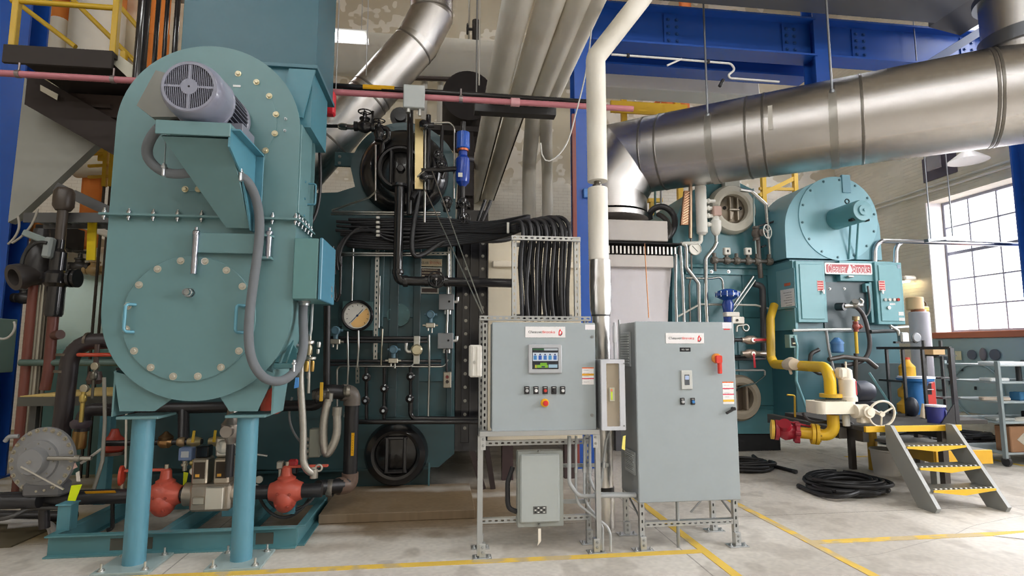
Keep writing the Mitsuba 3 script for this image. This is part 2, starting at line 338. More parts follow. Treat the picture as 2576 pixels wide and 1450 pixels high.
# ------------------------------------------------------------ lamps of the hall: hung fluorescent fixtures, unseen ones behind the boilers added for light
scene['tube_light'] = {'type': 'diffuse', 'reflectance': {'type': 'rgb', 'value': [.8, .8, .8]}}
def fixture(x, y, z, L, label, group=None, along=X1, power=LAMP):
    t = thing('fluorescent_fixture', label, 'light fixture', group); along = V(*along); sd = np.cross(Z1, along)
    R = np.stack([along, sd, Z1], 1)
    part(t, 'housing', G().box((x, y, z+.07), (L, .16, .07), .01, R), 'paint', 'd9d9d6')
    sh = G()
    for q in (-1, 1): sh.quads([V(x, y, z+.05)+along*a+sd*q*b+Z1*c for a, b, c in ((-L/2, .08, .03), (L/2, .08, .03), (L/2, .2, -.04), (-L/2, .2, -.04))], [[0, 1, 2, 3]])
    part(t, 'reflector', sh, 'paint', 'e9e9e6')
    for q in ((-1, 1) if L < 2 else (0,)):
        e = {'type': 'area', 'radiance': {'type': 'rgb', 'value': [power*(1 if L < 2 else 2), power*1.0*(1 if L < 2 else 2), power*.99*(1 if L < 2 else 2)]}}
        part(t, 'lamp_tube', G().cyl(V(x, y, z+.0)+sd*q*.07-along*(L/2-.03), V(x, y, z+.0)+sd*q*.07+along*(L/2-.03), .022, n=8), 'tube_light', emitter=e)
    for q in (-.4, .4): part(t, 'hanger_rod', G().cyl(V(x, y, z+.1)+along*q*L, (V(x, y, 0)+along*q*L)[:2].tolist()+[ZC], .005, n=6), 'metal', GALV)
a = P(843, 92, 8.6)
fixture(a[0], a[1], a[2], 1.0, 'lit fluorescent tube fixture hanging beside the teal stack duct', power=20)
for x in (-8, -4, 0, 4, 8):
    for y in (-5, -1.5, 1.6):
        fixture(x, y, 7.6, 2.4, 'fluorescent tube fixture hung in a row under the roof', 'roof fixtures over the aisle', power=LAMP*2.6)
for x in (-9, -4.6, .2, 4.4, 7.6): fixture(x, 11.0 if x < 7 else 9.6, 10.2, 2.4, 'added fluorescent tube fixture out of view under the roof behind the boilers', 'added roof fixtures behind the boilers', power=LAMP*(1.1 if x < 7 else 2.2))  # lamps added out of view to brighten the back and right walls
# ------------------------------------------------------------ blue steel frame
def wbeam(p0, p1, h, w, tw=.02, tf=.03, up=Z1):
    p0, p1 = V(*p0), V(*p1); ax = unit(p1-p0); x = unit(np.cross(ax, up)); up = np.cross(x, ax)
    s = [(-w/2, -h/2), (w/2, -h/2), (w/2, -h/2+tf), (tw/2, -h/2+tf), (tw/2, h/2-tf), (w/2, h/2-tf), (w/2, h/2), (-w/2, h/2), (-w/2, h/2-tf), (-tw/2, h/2-tf), (-tw/2, -h/2+tf), (-w/2, -h/2+tf)]
    return G().prism(s, p0, x, up, np.linalg.norm(p1-p0)) if np.cross(x, up) @ ax > 0 else G().prism([(-a, b) for a, b in s], p0, -x, up, np.linalg.norm(p1-p0))
YS = 8.0
xa, xb, xc = P(1462, 300, YS)[0], P(2050, 80, YS)[0], 9.45
zt, zb = P(1716, 33, YS)[2], P(1716, 130, YS)[2]
def column(x, y, label, w=.27, h=.3, col=BLUE, z0=0.02):
    t = thing('steel_column', label, 'column')
    part(t, 'shaft', wbeam((x, y, z0), (x, y, ZC), h, w, up=Y1), 'paint', col)
    part(t, 'end_plate', G().bx(x-.25, x+.25, y-.25, y+.25, z0-.02, z0+.005), 'paint', col); return t
c1 = column(xa, YS, 'blue steel column right behind the white insulated drop pipe')
part(c1, 'corner_angle', G().bx(xa-.19, xa-.135, YS-.2, YS-.14, 0, P(1440, 300, YS)[2]), 'paint', '7c3a33', 'rust red angle strip')
part(c1, 'clip', G().bx(xa-.03, xa+.12, YS-.2, YS-.15, 3.86, 4.0, .01), 'paint', '3f72b5')
column(xb, YS, 'blue steel column at the bolted joint of the blue beam above the long duct', z0=5.45)
column(9.62, 7.8, 'blue steel column at the right edge in front of the bright window', .3, .36)
_lc = P(75, 60, 7.85)[0]; column(_lc-.22, 8.03, 'wide blue steel column at the left edge beside the stair landing', .44, .36)
def girder(x0, x1, z0, z1, y, label, bolts):
    t = thing('steel_beam', label, 'beam')
    part(t, 'beam', wbeam((x0, y, (z0+z1)/2), (x1, y, (z0+z1)/2), z1-z0, .34), 'paint', BLUE)
    for bx_ in bolts:
        part(t, 'splice_plate', G().bx(bx_-.14, bx_+.14, y-.03, y-.01, z0+.08, z1-.06), 'paint', BLUE)
        for i in (-1, 1):
            for j in range(4): part(t, 'bolt', G().bolt((bx_+i*.07, y-.03, z0+.15+j*(z1-z0-.3)/3), -Y1, .032), 'paint', '16407f')
    return t
girder(xa+.15, xb-.1, zb, zt, YS, 'deep blue steel beam between the drop pipe and the middle column, left of the joint', (P(1690, 90, YS)[0], P(1985, 95, YS)[0]))
girder(xb+.1, xc-.15, zb, zt, YS, 'deep blue steel beam right of the middle column, behind the long duct', (P(2160, 115, YS)[0], P(2430, 110, YS)[0]))
z2 = P(1716, 185, 8.6)[2]
girder(xa+.1, xb+.2, z2, z2+.32, 8.6, 'slim blue steel beam behind and below the deep blue beam', ())
br = thing('brace', 'dark blue diagonal brace between beam and duct riser at the upper right', 'brace')
part(br, 'bar', G().bar(P(2290, 190, 7.4), P(2560, 20, 7.4), .12, .12), 'paint', '2a3f66')
# ------------------------------------------------------------ forced draft fan with motor, legs and stack duct
YF = 4.65
fan = thing('draft_fan', 'tall teal forced draft fan housing with round bolted covers, standing on two pipe legs', 'industrial fan')
XL, XR = -2.59, -1.18; XC = (XL+XR)/2; RF = (XR-XL)/2
ZLo, ZUp, ZS = 1.95, 3.43, 2.69
def stad(r, lo, hi, c=XC): return circ((c, lo), r, 40, math.pi, 2*math.pi, True)+circ((c, hi), r, 40, 0, math.pi, True)
low = circ((XC, ZLo), RF, 40, math.pi, 2*math.pi, True)+[(XR, ZS-.006), (XL, ZS-.006)]
upp = [(XL, ZS+.006), (XR, ZS+.006)]+circ((XC, ZUp), RF, 40, 0, math.pi, True)
part(fan, 'lower_front', G().prism(low, (0, YF, 0), *FR, -.015), 'paint', TEAL)
part(fan, 'upper_front', G().prism(upp, (0, YF, 0), *FR, -.015), 'paint', TEAL)
part(fan, 'shell', G().prism(stad(RF-.03, ZLo, ZUp), (0, YF+.015, 0), *FR, -.56), 'paint', TEAL)
part(fan, 'rear_plate', G().prism(stad(RF, ZLo, ZUp), (0, YF+.56, 0), *FR, -.015), 'paint', TEAL)
part(fan, 'seam_flange', G().bx(XL-.05, XR+.03, YF-.05, YF+.56, ZS-.008, ZS+.008), 'paint', TEAL)
for i in range(9):
    x = XL-.02+(XR-XL+.02)*i/8
    part(fan, 'seam_bolt', G().cyl((x, YF-.028, ZS-.045), (x, YF-.028, ZS+.05), .008, n=8).hexnut((x, YF-.028, ZS+.008), Z1, .018, .022).sphere((x, YF-.028, ZS+.032), .013, 10, 5).hexnut((x, YF-.028, ZS-.03), Z1, .016, .02), 'chrome', 'c8ccd0')
for i in range(5):
    y = YF+.02+i*.11
    part(fan, 'seam_bolt', G().cyl((XR+.015, y, ZS-.045), (XR+.015, y, ZS+.05), .008, n=8).hexnut((XR+.015, y, ZS+.008), Z1, .018, .022).hexnut((XR+.015, y, ZS-.03), Z1, .016, .02), 'chrome', 'c8ccd0')
cx, cz = -1.945, 1.885
cov = part(fan, 'access_cover', G().lathe((cx, YF, cz), -Y1, [(.492, 0), (.492, .011), (.487, .014), (.0001, .014)], 64), 'paint', TEAL)
for i in range(16):
    t = (i+.5)*math.pi/8
    part(cov, 'bolt', G().bolt((cx+.458*math.cos(t), YF-.014, cz+.458*math.sin(t)), -Y1, .029, .014), 'metal', 'c9c6bb')
for s in (-1, 1):
    hx = cx+(-.435 if s < 0 else .365)
    part(cov, 'handle', G().tube([(hx+.04, YF-.012, cz+.1), (hx, YF-.075, cz+.1), (hx, YF-.075, cz-.11), (hx+.04, YF-.012, cz-.11)], .012, 8, .025), 'paint', '5c93a5')
q = P(481, 738, YF)
part(cov, 'sight_port', G().cyl((q[0], YF-.01, q[2]), (q[0], YF-.03, q[2]), .036, n=16).tube([(q[0], YF-.02, q[2]), (q[0], YF-.1, q[2])], .027, 16, caps=False).hexnut((q[0], YF-.04, q[2]), -Y1, .036, .03).cyl((q[0], YF-.06, q[2]), (q[0], YF-.062, q[2]), .02), 'chrome', 'b7bcc0')
dv = part(fan, 'davit_arm', G().bx(*(P(500, 600, YF)[0], P(668, 600, YF)[0]), YF-.05, YF-.03, P(580, 640, YF)[2], P(580, 590, YF)[2], .004).bx(P(662, 600, YF)[0], P(690, 600, YF)[0], YF-.08, YF, P(580, 597, YF)[2], P(580, 591, YF)[2]).bx(P(662, 600, YF)[0], P(690, 600, YF)[0], YF-.08, YF, P(580, 653, YF)[2], P(580, 647, YF)[2]), 'paint', TEAL)
for px, a, b in ((494, 577, 690), (678, 578, 652)):
    t, u = P(px, a, YF-.06), P(px-(3 if a < 578 else 1), b, YF-.06)
    part(dv, 'hinge_pin', G().cyl((t[0], YF-.06, u[2]), (t[0], YF-.06, t[2]-.04), .022, n=16, ch=.003).hexnut((t[0], YF-.06, t[2]-.045), Z1, .028, .035).cyl((t[0], YF-.06, t[2]-.02), (t[0], YF-.06, t[2]+.015), .012, n=10), 'chrome', 'b9bccb')
ix, iz = P(570, 303, YF)[[0, 2]]
inl = part(fan, 'inlet_cover', G().prism(circ((ix, iz), .395, 48, -.6, math.pi+.25, True)+[(ix-.42, 3.02), (ix-.3, 2.9), (ix+.28, 2.9)], (0, YF, 0), *FR, .008), 'paint', TEAL)
for px, py in ((600, 187), (646, 208), (678, 243), (695, 289), (692, 337), (669, 380), (467, 477), (500, 477), (547, 476), (594, 474), (624, 480)):
    q = P(px, py, YF); part(inl, 'bolt', G().bolt((q[0], YF-.008, q[2]), -Y1, .026, .014), 'metal', 'd0c7a8')
for px, py in ((719, 300), (717, 329)):
    q = P(px, py, YF); part(fan, 'bolt', G().bolt((q[0], YF, q[2]), -Y1, .012, .02), 'metal', 'c8ccd0')
q = P(597, 218, YF); part(fan, 'rating_plate', G().box((q[0], YF-.01, q[2]), (.06, .003, .018), 0, None), 'metal', 'c5c8c8')
# side details: small bolts and a grab handle on the right flank
for z in (3.1, 2.95, 2.80): part(fan, 'bolt', G().bolt((XR-.03, YF+.3, z), X1, .016, .02), 'paint', TEALB)
part(fan, 'grab_handle', G().tube([(XR-.03, YF+.42, 3.12), (XR+.05, YF+.42, 3.12), (XR+.05, YF+.42, 2.93), (XR-.03, YF+.42, 2.93)], .009, 8, .02), 'paint', TEALB)
part(fan, 'side_door', G().bx(XR-.03, XR-.015, YF+.12, YF+.5, 2.78, 3.55, .004), 'paint', TEAL)
# skirts and legs
for i, (pts, lx, ly) in enumerate((([(288, 935), (302, 1035), (390, 1035), (440, 1000), (470, 985)], -2.30, 4.80), ([(552, 995), (578, 1035), (648, 1035), (693, 940), (660, 930)], -1.515, 4.78))):
    o = [P(a, b, YF+.05)[[0, 2]] for a, b in pts]; o = [(a, max(b, 1.13)) for a, b in o]
    sk = part(fan, 'support_skirt', G().prism(o, (0, YF+.04, 0), *FR, -.014), 'paint', TEAL)
    zc = 1.13
    part(fan, 'support_skirt', G().prism([(YF+.05, zc), (YF+.35, zc), (YF+.5, zc+.35), (YF+.05, zc+.35)], (o[0][0] if i == 0 else o[3][0]-.02, 0, 0), Y1, Z1, .014), 'paint', TEAL)
    part(fan, 'cap_plate', G().bx(lx-.14, lx+.16, YF+.02, YF+.33, zc-.02, zc, .003), 'paint', TEAL)
    part(fan, 'leg', G().cyl((lx, ly, .02), (lx, ly, zc-.02), .079, n=32), 'paint', '4f8090')
    bp = part(fan, 'base_plate', G().bx(lx-.2, lx+.2, ly-.2, ly+.2, 0, .02, .003), 'paint', '8fa0a0')
    for a in (-1, 1):
        for b in (-1, 1): part(bp, 'anchor_bolt', G().cyl((lx+a*.15, ly+b*.15, .02), (lx+a*.15, ly+b*.15, .075), .009, n=8).hexnut((lx+a*.15, ly+b*.15, .02), Z1, .02, .018).cyl((lx+a*.15, ly+b*.15, .02), (lx+a*.15, ly+b*.15, .024), .028), 'metal', 'd0d0cc')
# stack duct on top, with its tapered intake box
ys = YF+.16; dx0, dx1 = P(458, 80, ys)[0], P(798, 100, ys)[0]
zd = P(795, 165, ys)[2]
sd = thing('stack_duct', 'tall square teal sheet metal duct rising behind the round fan housing', 'duct')
part(sd, 'duct_wall', G().bx(dx0, dx1, ys, ys+.75, zd, 6.6, .004), 'paint', '2d5561')
part(sd, 'bottom_flange', G().bx(dx0-.0, dx1+.015, ys-.015, ys+.78, zd-.035, zd, .003), 'paint', '3c6470')
part(sd, 'intake_box', G().bx(dx0+.25, dx1-.03, ys+.02, ys+.66, 3.55, zd-.035), 'paint', '457582')
part(sd, 'stiffener', G().prism([(XR-.2, 3.62), (XR-.02, 3.62), (dx1, zd-.05), (dx1-.22, zd-.05)], (0, ys, 0), *FR, .02), 'paint', '457582')
# motor
ym = 3.98; mc = P(475, 217, ym); mr = .212
mo = thing('fan_motor', 'large grey electric motor with round fan grille, lying on the teal shelf of the fan', 'electric motor')
part(mo, 'fan_cowl', G().lathe(mc, Y1, [(.176, 0), (.186, .004), (.195, .02), (mr-.005, .06), (mr, .1), (mr, .25), (mr+.006, .255), (mr+.006, .27), (mr-.02, .272)], 48, False), 'gloss', '7b7d8c')
gr = G()
R0 = .176
for i in range(-14, 15):
    x = i*.0126; h = math.sqrt(max(R0**2-x*x, 0))*.98
    if h > .03:
        gr.bx(mc[0]+x-.0023, mc[0]+x+.0023, ym+.004, ym+.012, mc[2]-h, mc[2]+h)
gr.lathe((mc[0], ym-.001, mc[2]), Y1, [(R0+.004, .0), (R0-.014, .0), (R0-.014, .014)], 48, False).cyl((mc[0], ym+.001, mc[2]), (mc[0], ym+.012, mc[2]), .058, n=24).bx(mc[0]-R0, mc[0]+R0, ym+.002, ym+.01, mc[2]-.008, mc[2]+.008).bx(mc[0]-.008, mc[0]+.008, ym+.002, ym+.01, mc[2]-R0, mc[2]+R0)
gl = part(mo, 'grille', gr, 'paint', '7b7d8c')
part(mo, 'grille_hub_hole', G().cyl((mc[0], ym-.0005, mc[2]), (mc[0], ym+.001, mc[2]), .007, n=10), 'matte', '222226')
part(mo, 'grille_back', G().cyl((mc[0], ym+.03, mc[2]), (mc[0], ym+.035, mc[2]), R0, n=40), 'matte', '2a2a30')
part(mo, 'frame', G().cyl((mc[0], ym+.255, mc[2]), (mc[0], YF+.0, mc[2]), mr-.055, n=36), 'paint', '4b4c56')
fn = G()
for i in range(40):
    t = (i+.5)/40*2*math.pi
    if -2.1 < ((t+math.pi) % (2*math.pi))-math.pi+math.pi/2 < .0 and False: continue
    d = V(math.cos(t), 0, math.sin(t)); c = V(mc[0], (ym+.29+YF-.07)/2, mc[2])+d*(mr-.03)
    fn.box(c, (.05, YF-ym-.36, .007), 0, np.stack([d, Y1, np.cross(d, Y1)], 1))
part(mo, 'cooling_fins', fn, 'paint', '5a5b66')
part(mo, 'end_shield', G().lathe((mc[0], YF-.09, mc[2]), Y1, [(mr-.01, 0), (mr, .01), (mr, .045), (mr-.06, .06)], 36), 'paint', '70727d')
jb = [P(347, 268, ym+.3)[[0, 2]], P(395, 180, ym+.3)[[0, 2]], P(470, 200, ym+.3)[[0, 2]], P(465, 297, ym+.3)[[0, 2]], P(385, 297, ym+.3)[[0, 2]]]
part(mo, 'terminal_box', G().prism(jb, (0, ym+.28, 0), *FR, -.24), 'paint', '6d6d66')
part(mo, 'terminal_gland', G().cyl(P(398, 290, ym+.3)+V(0, .05, .0), P(398, 290, ym+.3)+V(0, .05, .05), .03), 'metal', '8f8f88')
for s in (-1, 1): part(mo, 'foot', G().bx(mc[0]+s*.2-.06, mc[0]+s*.2+.06, ym+.32, YF-.08, mc[2]-mr-.02, mc[2]-mr+.09, .005), 'paint', '6b6d78')
zsf = mc[2]-mr-.02
part(mo, 'lifting_eye', G().torus((mc[0], ym+.36, mc[2]+mr-.01), Y1, .025, .008, 14, 6), 'metal', '9a9a9a')
sx0, sx1 = P(392, 320, ym+.06)[0], P(580, 340, ym+.06)[0]
sh = thing('motor_shelf', 'teal steel shelf bracket carrying the grey motor on the fan front', 'bracket')
part(sh, 'shelf_plate', G().bx(sx0, sx1, ym+.06, YF, zsf-.03, zsf, .003), 'paint', TEAL)
part(sh, 'front_lip', G().bx(sx0, sx1, ym+.05, ym+.064, zsf-.1, zsf, .003), 'paint', TEAL)
gp = [(ym+.06, zsf-.03), (YF, zsf-.03), (YF, zsf-.66), (YF-.08, zsf-.66), (YF-.33, zsf-.3), (ym+.06, zsf-.17)]
for x, wd in ((sx1-.014, .014),): part(sh, 'gusset', G().prism(gp, (x, 0, 0), Y1, Z1, wd), 'paint', TEALB if x > sx0+.3 else TEAL)
pa = [V(sx0+.02, ym+.1, zsf-.1), V(sx1-.02, ym+.1, zsf-.1), V(sx1-.02, YF-.06, zsf-.64), V(sx0+.3, YF-.06, zsf-.64)]; pb = [q+V(0, .02, .014) for q in pa]
part(sh, 'sloping_plate', G().quads(pa, [[0, 1, 2, 3]]).quads(pb, [[3, 2, 1, 0]]).quads(pa+pb, [[0, 4, 5, 1], [1, 5, 6, 2], [2, 6, 7, 3], [3, 7, 4, 0]]), 'paint', TEAL)
part(sh, 'gusset_flange', G().bx(sx1, sx1+.06, YF-.06, YF-.045, zsf-.66, zsf-.05, .002).bar((sx1+.03, ym+.07, zsf-.04), (sx1+.03, YF-.05, zsf-.04), .06, .012), 'paint', TEALB)
for y in (ym+.45, YF-.14):
    for x in (mc[0]-.22, mc[0]+.22): part(sh, 'bolt', G().bolt((x, y, zsf), Z1, .02, .018), 'metal', 'b0b0b0')
# ------------------------------------------------------------ more builders
def pipe(name, label, cat, pts, r, col=BLK, mat='paint', bend=0., n=12, group=None, **kw):
    return solo(name, G().tube(pts, r, n, bend, **kw), mat, col, label, cat, group)
def pipepart(parent, name, pts, r, col=BLK, mat='paint', bend=0., n=12, label=None, **kw):
    return part(parent, name, G().tube(pts, r, n, bend, **kw), mat, col, label)
def handwheel(parent, c, ax, R, col, mat='paint', r=None, spokes=3):
    g = G().torus(c, ax, R, r or R*.1, 28, 8); a, b, k = frame(ax)
    for i in range(spokes):
        t = 2*math.pi*i/spokes+.5; g.cyl(V(*c), V(*c)+R*(math.cos(t)*a+math.sin(t)*b), R*.07, n=6)
    g.cyl(V(*c)-k*R*.12, V(*c)+k*R*.12, R*.2, n=12)
    return part(parent, 'handwheel', g, mat, col)
def valve(name, label, c, ax, stem, s, col, wheel=None, cat='valve', group=None, lever=None, mat='paint', wcol=None):
    """globe shaped body on a pipe axis, flanges, bonnet and a wheel or lever on the stem; s is the pipe radius"""
    t = thing(name, label, cat, group); c, ax, st = V(*c), unit(ax), unit(stem)
    part(t, 'body', G().lathe(c-ax*s*2.6, ax, [(s*1.25, 0), (s*1.25, s*.8), (s*1.05, s*1.0), (s*1.5, s*1.8), (s*1.65, s*2.6), (s*1.5, s*3.4), (s*1.05, s*4.2), (s*1.25, s*4.4), (s*1.25, s*5.2)], 20), mat, col)
    bo = part(t, 'bonnet', G().lathe(c+st*s*1.0, st, [(s*1.05, 0), (s*1.05, s*.9), (s*1.35, s*.95), (s*1.35, s*1.3), (s*.6, s*1.5), (s*.5, s*2.6)], 16), mat, col)
    if wheel:
        part(t, 'stem', G().cyl(c+st*s*3, c+st*(s*3+wheel*.75), s*.22, n=8), 'metal', '9a9a9a')
        handwheel(t, c+st*(s*3+wheel*.6), st, wheel, wcol or col, mat)
    if lever is not None:
        L = V(*lever); part(t, 'lever', G().bar(c+st*s*3.6-unit(L)*s*.6, c+st*s*3.6+L, s*.8, s*.3, s*.08, up=st).cyl(c+st*s*3.3, c+st*s*3.9, s*.5, n=10), mat, wcol or col)
    return t
def slotted(p0, p1, face, w=.041, d=.041, th=.0025, pitch=.05, sl=.028, sw=.014, flanges=True, side=None):
    """slotted strut channel from p0 to p1; the slotted web faces 'face'"""
    p0, p1, n = V(*p0), V(*p1), unit(face); ax = unit(p1-p0); L = np.linalg.norm(p1-p0); u = np.cross(ax, n); g = G()
    k = max(int((L-.02)/pitch), 1); holes = []
    for i in range(k):
        c = L*(i+.5)/k; holes.append([(c+a, b) for a, b in rrect(-sl/2, sl/2, -sw/2, sw/2, sw*.45, 3)])
    u2 = np.cross(n, ax)
    g.prism(rect(0, L, -w/2, w/2), p0-n*th, ax, u2, th, holes)
    if flanges:
        for s in (-1, 1): g.box((p0+p1)/2-n*d/2+u2*s*(w/2-th/2), (L, th, d), 0, np.stack([ax, u2, n], 1))
        for s in (-1, 1): g.box((p0+p1)/2-n*(d-th/2)+u2*s*(w/2-.005), (L, .009, th), 0, np.stack([ax, u2, n], 1))
    return g
def foot(parent, x, y, w=.15):
    f = part(parent, 'foot_plate', G().bx(x-w/2, x+w/2, y-.05, y+.05, 0, .008, .002).box((x, y, .06), (.052, .052, .105), .003), 'metal', 'c4c7c8')
    for s in (-1, 1): part(f, 'anchor_bolt', G().bolt((x+s*w*.36, y-.01, .008), Z1, .016, .016), 'metal', 'a9acad')
    for z in (.045, .085): part(f, 'bolt', G().bolt((x, y-.026, z), -Y1, .012, .008), 'metal', 'a9acad')
def flame(parent, c, h, Y):
    """the small red burner-flame emblem with a dark shadow curve beside the maker's name"""
    x, z = c
    a = [(x-.30*h, z-.5*h), (x-.28*h, z+.1*h), (x-.05*h, z+.5*h), (x+.05*h, z+.2*h), (x+.28*h, z+.05*h), (x+.18*h, z-.3*h)]
    part(parent, 'emblem', G().prism(a, (0, Y, 0), *FR, .0012, [[(x-.17*h, z-.32*h), (x-.15*h, z+.05*h), (x-.02*h, z+.2*h), (x+.14*h, z-.02*h), (x+.06*h, z-.25*h)]]), 'matte', 'c8242b')
    part(parent, 'emblem', G().prism([(x-.3*h, z-.5*h), (x+.05*h, z-.42*h), (x+.34*h, z-.05*h), (x+.2*h, z-.36*h), (x+.0*h, z-.56*h)], (0, Y, 0), *FR, .0014), 'matte', '2d3036')
def maker_plate(parent, x0, x1, z0, z1, Y):
    p = part(parent, 'name_plate', G().bx(x0, x1, Y-.004, Y, z0, z1, .001), 'paint', 'e9e7e8'); h = z1-z0; w = x1-x0; zc = (z0+z1)/2
    text(p, 'Cleaver', h*.22, (x0+w*.25, Y-.004, zc), *FR, '3a3c44', width=w*.34); text(p, 'Brooks', h*.22, (x0+w*.585, Y-.004, zc), *FR, 'c8242b', width=w*.31)
    flame(p, (x0+w*.88, zc), h*.62, Y-.004); return p
def warn_label(parent, x0, x1, z0, z1, Y, bands):
    p = part(parent, 'warning_label', G().bx(x0, x1, Y-.0015, Y, z0, z1), 'matte', 'eceaea')
    for a, b, col in bands: part(p, 'print', G().bx(x0, x1, Y-.0022, Y-.0015, z1+(z0-z1)*b, z1+(z0-z1)*a), 'matte', col)
    for k in range(5):
        z = z1+(z0-z1)*(.16+.17*k); part(p, 'print', G().bx(x0+(x1-x0)*.12, x0+(x1-x0)*.6, Y-.002, Y-.0015, z-.003, z), 'matte', '9b9b9f')
    return p
def selector(parent, c, Y, ring, knob, w=.042, h=.062, label=None):
    p = part(parent, 'control_button', G().box((c[0], Y-.006, c[1]), (w, .012, h), .002), 'paint', '1b1c20', label)
    part(p, 'button', G().lathe((c[0], Y-.012, c[1]-.004), -Y1, [(.014, 0), (.014, .008), (.010, .012), (.0001, .012)], 16), 'gloss', knob)
    part(p, 'legend', G().bx(c[0]-w*.3, c[0]+w*.3, Y-.0128, Y-.012, c[1]+h*.28, c[1]+h*.36), 'matte', 'd9d9d9'); return p
# ------------------------------------------------------------ control cabinet on its strut stand
YCB = 4.6
cb = thing('control_cabinet', 'square grey control cabinet with a lit touch screen and a row of five buttons', 'cabinet')
a, b = P(1238, 811, YCB), P(1501, 1085, YCB); cx0, cx1, cz0, cz1 = a[0], b[0], b[2], a[2]
part(cb, 'body', G().bx(cx0+.012, cx1-.012, YCB+.02, YCB+.27, cz0+.005, cz1-.005, .004), 'paint', '84898b')
door = part(cb, 'door', G().bx(cx0, cx1, YCB, YCB+.022, cz0, cz1, .006), 'paint', GREY)
q0, q1 = P(1321, 822, YCB), P(1422, 850, YCB); maker_plate(door, q0[0], q1[0], q1[2], q0[2], YCB)
q0, q1 = P(1328, 867, YCB), P(1413, 940, YCB)
scr = part(door, 'touch_screen', G().bx(q0[0], q1[0], YCB-.018, YCB, q1[2], q0[2], .007), 'paint', 'a9acb0', 'grey framed lit touch screen')
s0, s1 = P(1339, 876, YCB-.019), P(1405, 929, YCB-.019)
def lit(c, k): return {'type': 'area', 'radiance': {'type': 'rgb', 'value': [float(v)*k for v in lin(c)]}}
_sc = [(.02, .98, .9, .97, '3f7f4f', .9), (.45, .98, .88, .98, 'e6eef0', .9), (.02, .98, .38, .78, 'eef6ff', 1.1)]
for i in range(5): _sc += [(.05+i*.19, .17+i*.19, .44, .64, ('4f9fe0', '3d6fd0', '4f8fe0', '5fb0e8', '4f80d0')[i], 1.), (.08+i*.19, .14+i*.19, .66, .72, '28407a', .9)]
_sc += [(.18, .6, .06, .2, '9fe040', 1.), (.3, .56, .2, .3, '8fd23a', 1.), (.62, .96, .06, .22, 'bfe3f4', 1.), (.1, .17, .05, .2, 'e6e04a', 1.), (.35, .48, .08, .14, '304070', .8)]
_sc = [(a, b, c, d, tuple(float(v)*k*.6 for v in lin(h))) for a, b, c, d, h, k in _sc]; _s0, _sw, _sz, _sh = float(s0[0]), float(s1[0]-s0[0]), float(s1[2]), float(s0[2]-s1[2])
def screen_fn(p, n, uv):
    u, v = (p.x-_s0)/_sw, (p.z-_sz)/_sh; c = mi.Color3f(.012, .016, .022)
    for a, b, lo, hi, k in _sc: c = dr.select((u > a) & (u < b) & (v > lo) & (v < hi), mi.Color3f(*k), c)
    return c
part(scr, 'display', G().quads([(s0[0], YCB-.0185, s1[2]), (s1[0], YCB-.0185, s1[2]), (s1[0], YCB-.0185, s0[2]), (s0[0], YCB-.0185, s0[2])], [[0, 1, 2, 3]]), 'gloss', '0a0a0c', uv=np.array([[0, 0], [1, 0], [1, 1], [0, 1.]]), emitter={'type': 'area', 'radiance': proc(screen_fn)})
for px, kn in ((1325, 'b8babd'), (1348, 'f4f5f8'), (1371, 'c0392f'), (1393, '222326'), (1415, 'd0d2d4')):
    q = P(px, 982, YCB); selector(door, q[[0, 2]], YCB, None, kn)
q = P(1370, 1014, YCB)
es = part(door, 'emergency_stop', G().lathe((q[0], YCB, q[2]), -Y1, [(.034, 0), (.034, .012), (.030, .016), (.0001, .016)], 24), 'paint', 'e2a91c', 'red emergency stop on a yellow ring')
part(es, 'button', G().lathe((q[0], YCB-.016, q[2]), -Y1, [(.012, 0), (.012, .02), (.021, .024), (.022, .036), (.018, .042), (.0001, .043)], 20), 'gloss', 'c6262a')
for py in (848, 1045):
    q = P(1489, py, YCB); part(door, 'quarter_turn_lock', G().lathe((q[0], YCB, q[2]), -Y1, [(.013, 0), (.013, .004), (.0001, .005)], 14).bx(q[0]-.002, q[0]+.002, YCB-.0062, YCB-.005, q[2]-.007, q[2]+.007), 'metal', '8a8d8f')
q0, q1 = P(1464, 925, YCB), P(1494, 968, YCB); warn_label(door, q0[0], q1[0], q1[2], q0[2], YCB, ((0, .06, 'd9622c'), (.36, .48, 'e3a83a'), (.62, .68, 'cf4a62')))
q0, q1 = P(1472, 817, YCB), P(1497, 830, YCB); part(door, 'label', G().bx(q0[0], q1[0], YCB-.001, YCB, q1[2], q0[2]), 'matte', 'e4e2e6')
st = thing('strut_stand', 'galvanised slotted strut stand carrying the control cabinet and the lower grey box', 'stand')
zt0 = P(1218, 797, YCB)[2]
def member(p0, p1, face, **kw): part(st, 'strut', slotted(p0, p1, face, **kw), 'metal', GALV)
xl, xr = .352, 1.285; yr = 4.85
zbm = P(1218, 1092, YCB)[2]
part(st, 'strut', G().bx(xl-.03, xr+.03, YCB-.02, YCB+.021, zbm-.02, zbm+.02, .002), 'metal', GALV)
for x in (xl, xr): member((x, YCB+.03, .02), (x, YCB+.03, zbm-.02), X1 if x < 1 else -X1, pitch=.06)
for x in (xl, xr):
    member((x, yr, .02), (x, yr, zt0), -Y1); foot(st, x, YCB+.03); foot(st, x, yr)
    part(st, 'strut', G().bx(x-.02, x+.02, YCB+.06, yr-.03, zbm-.02, zbm+.02, .002), 'metal', GALV)
    z1 = zbm-.09; part(st, 'gusset', G().bx(x-.022, x+.022, YCB+.002, YCB+.008, zbm-.13, zbm-.01, .001), 'metal', 'c9cccd')
    for dz in (.035, .085): part(st, 'bolt', G().bolt((x, YCB+.002, zbm-.01-dz), -Y1, .012, .008), 'metal', 'a9acad')
member((cx0-.05, YCB+.1, cz1), (cx0-.05, YCB+.1, cz0), -Y1)
member((xl-.02, yr-.045, zt0), (xr+.03, yr-.045, zt0), -Y1)
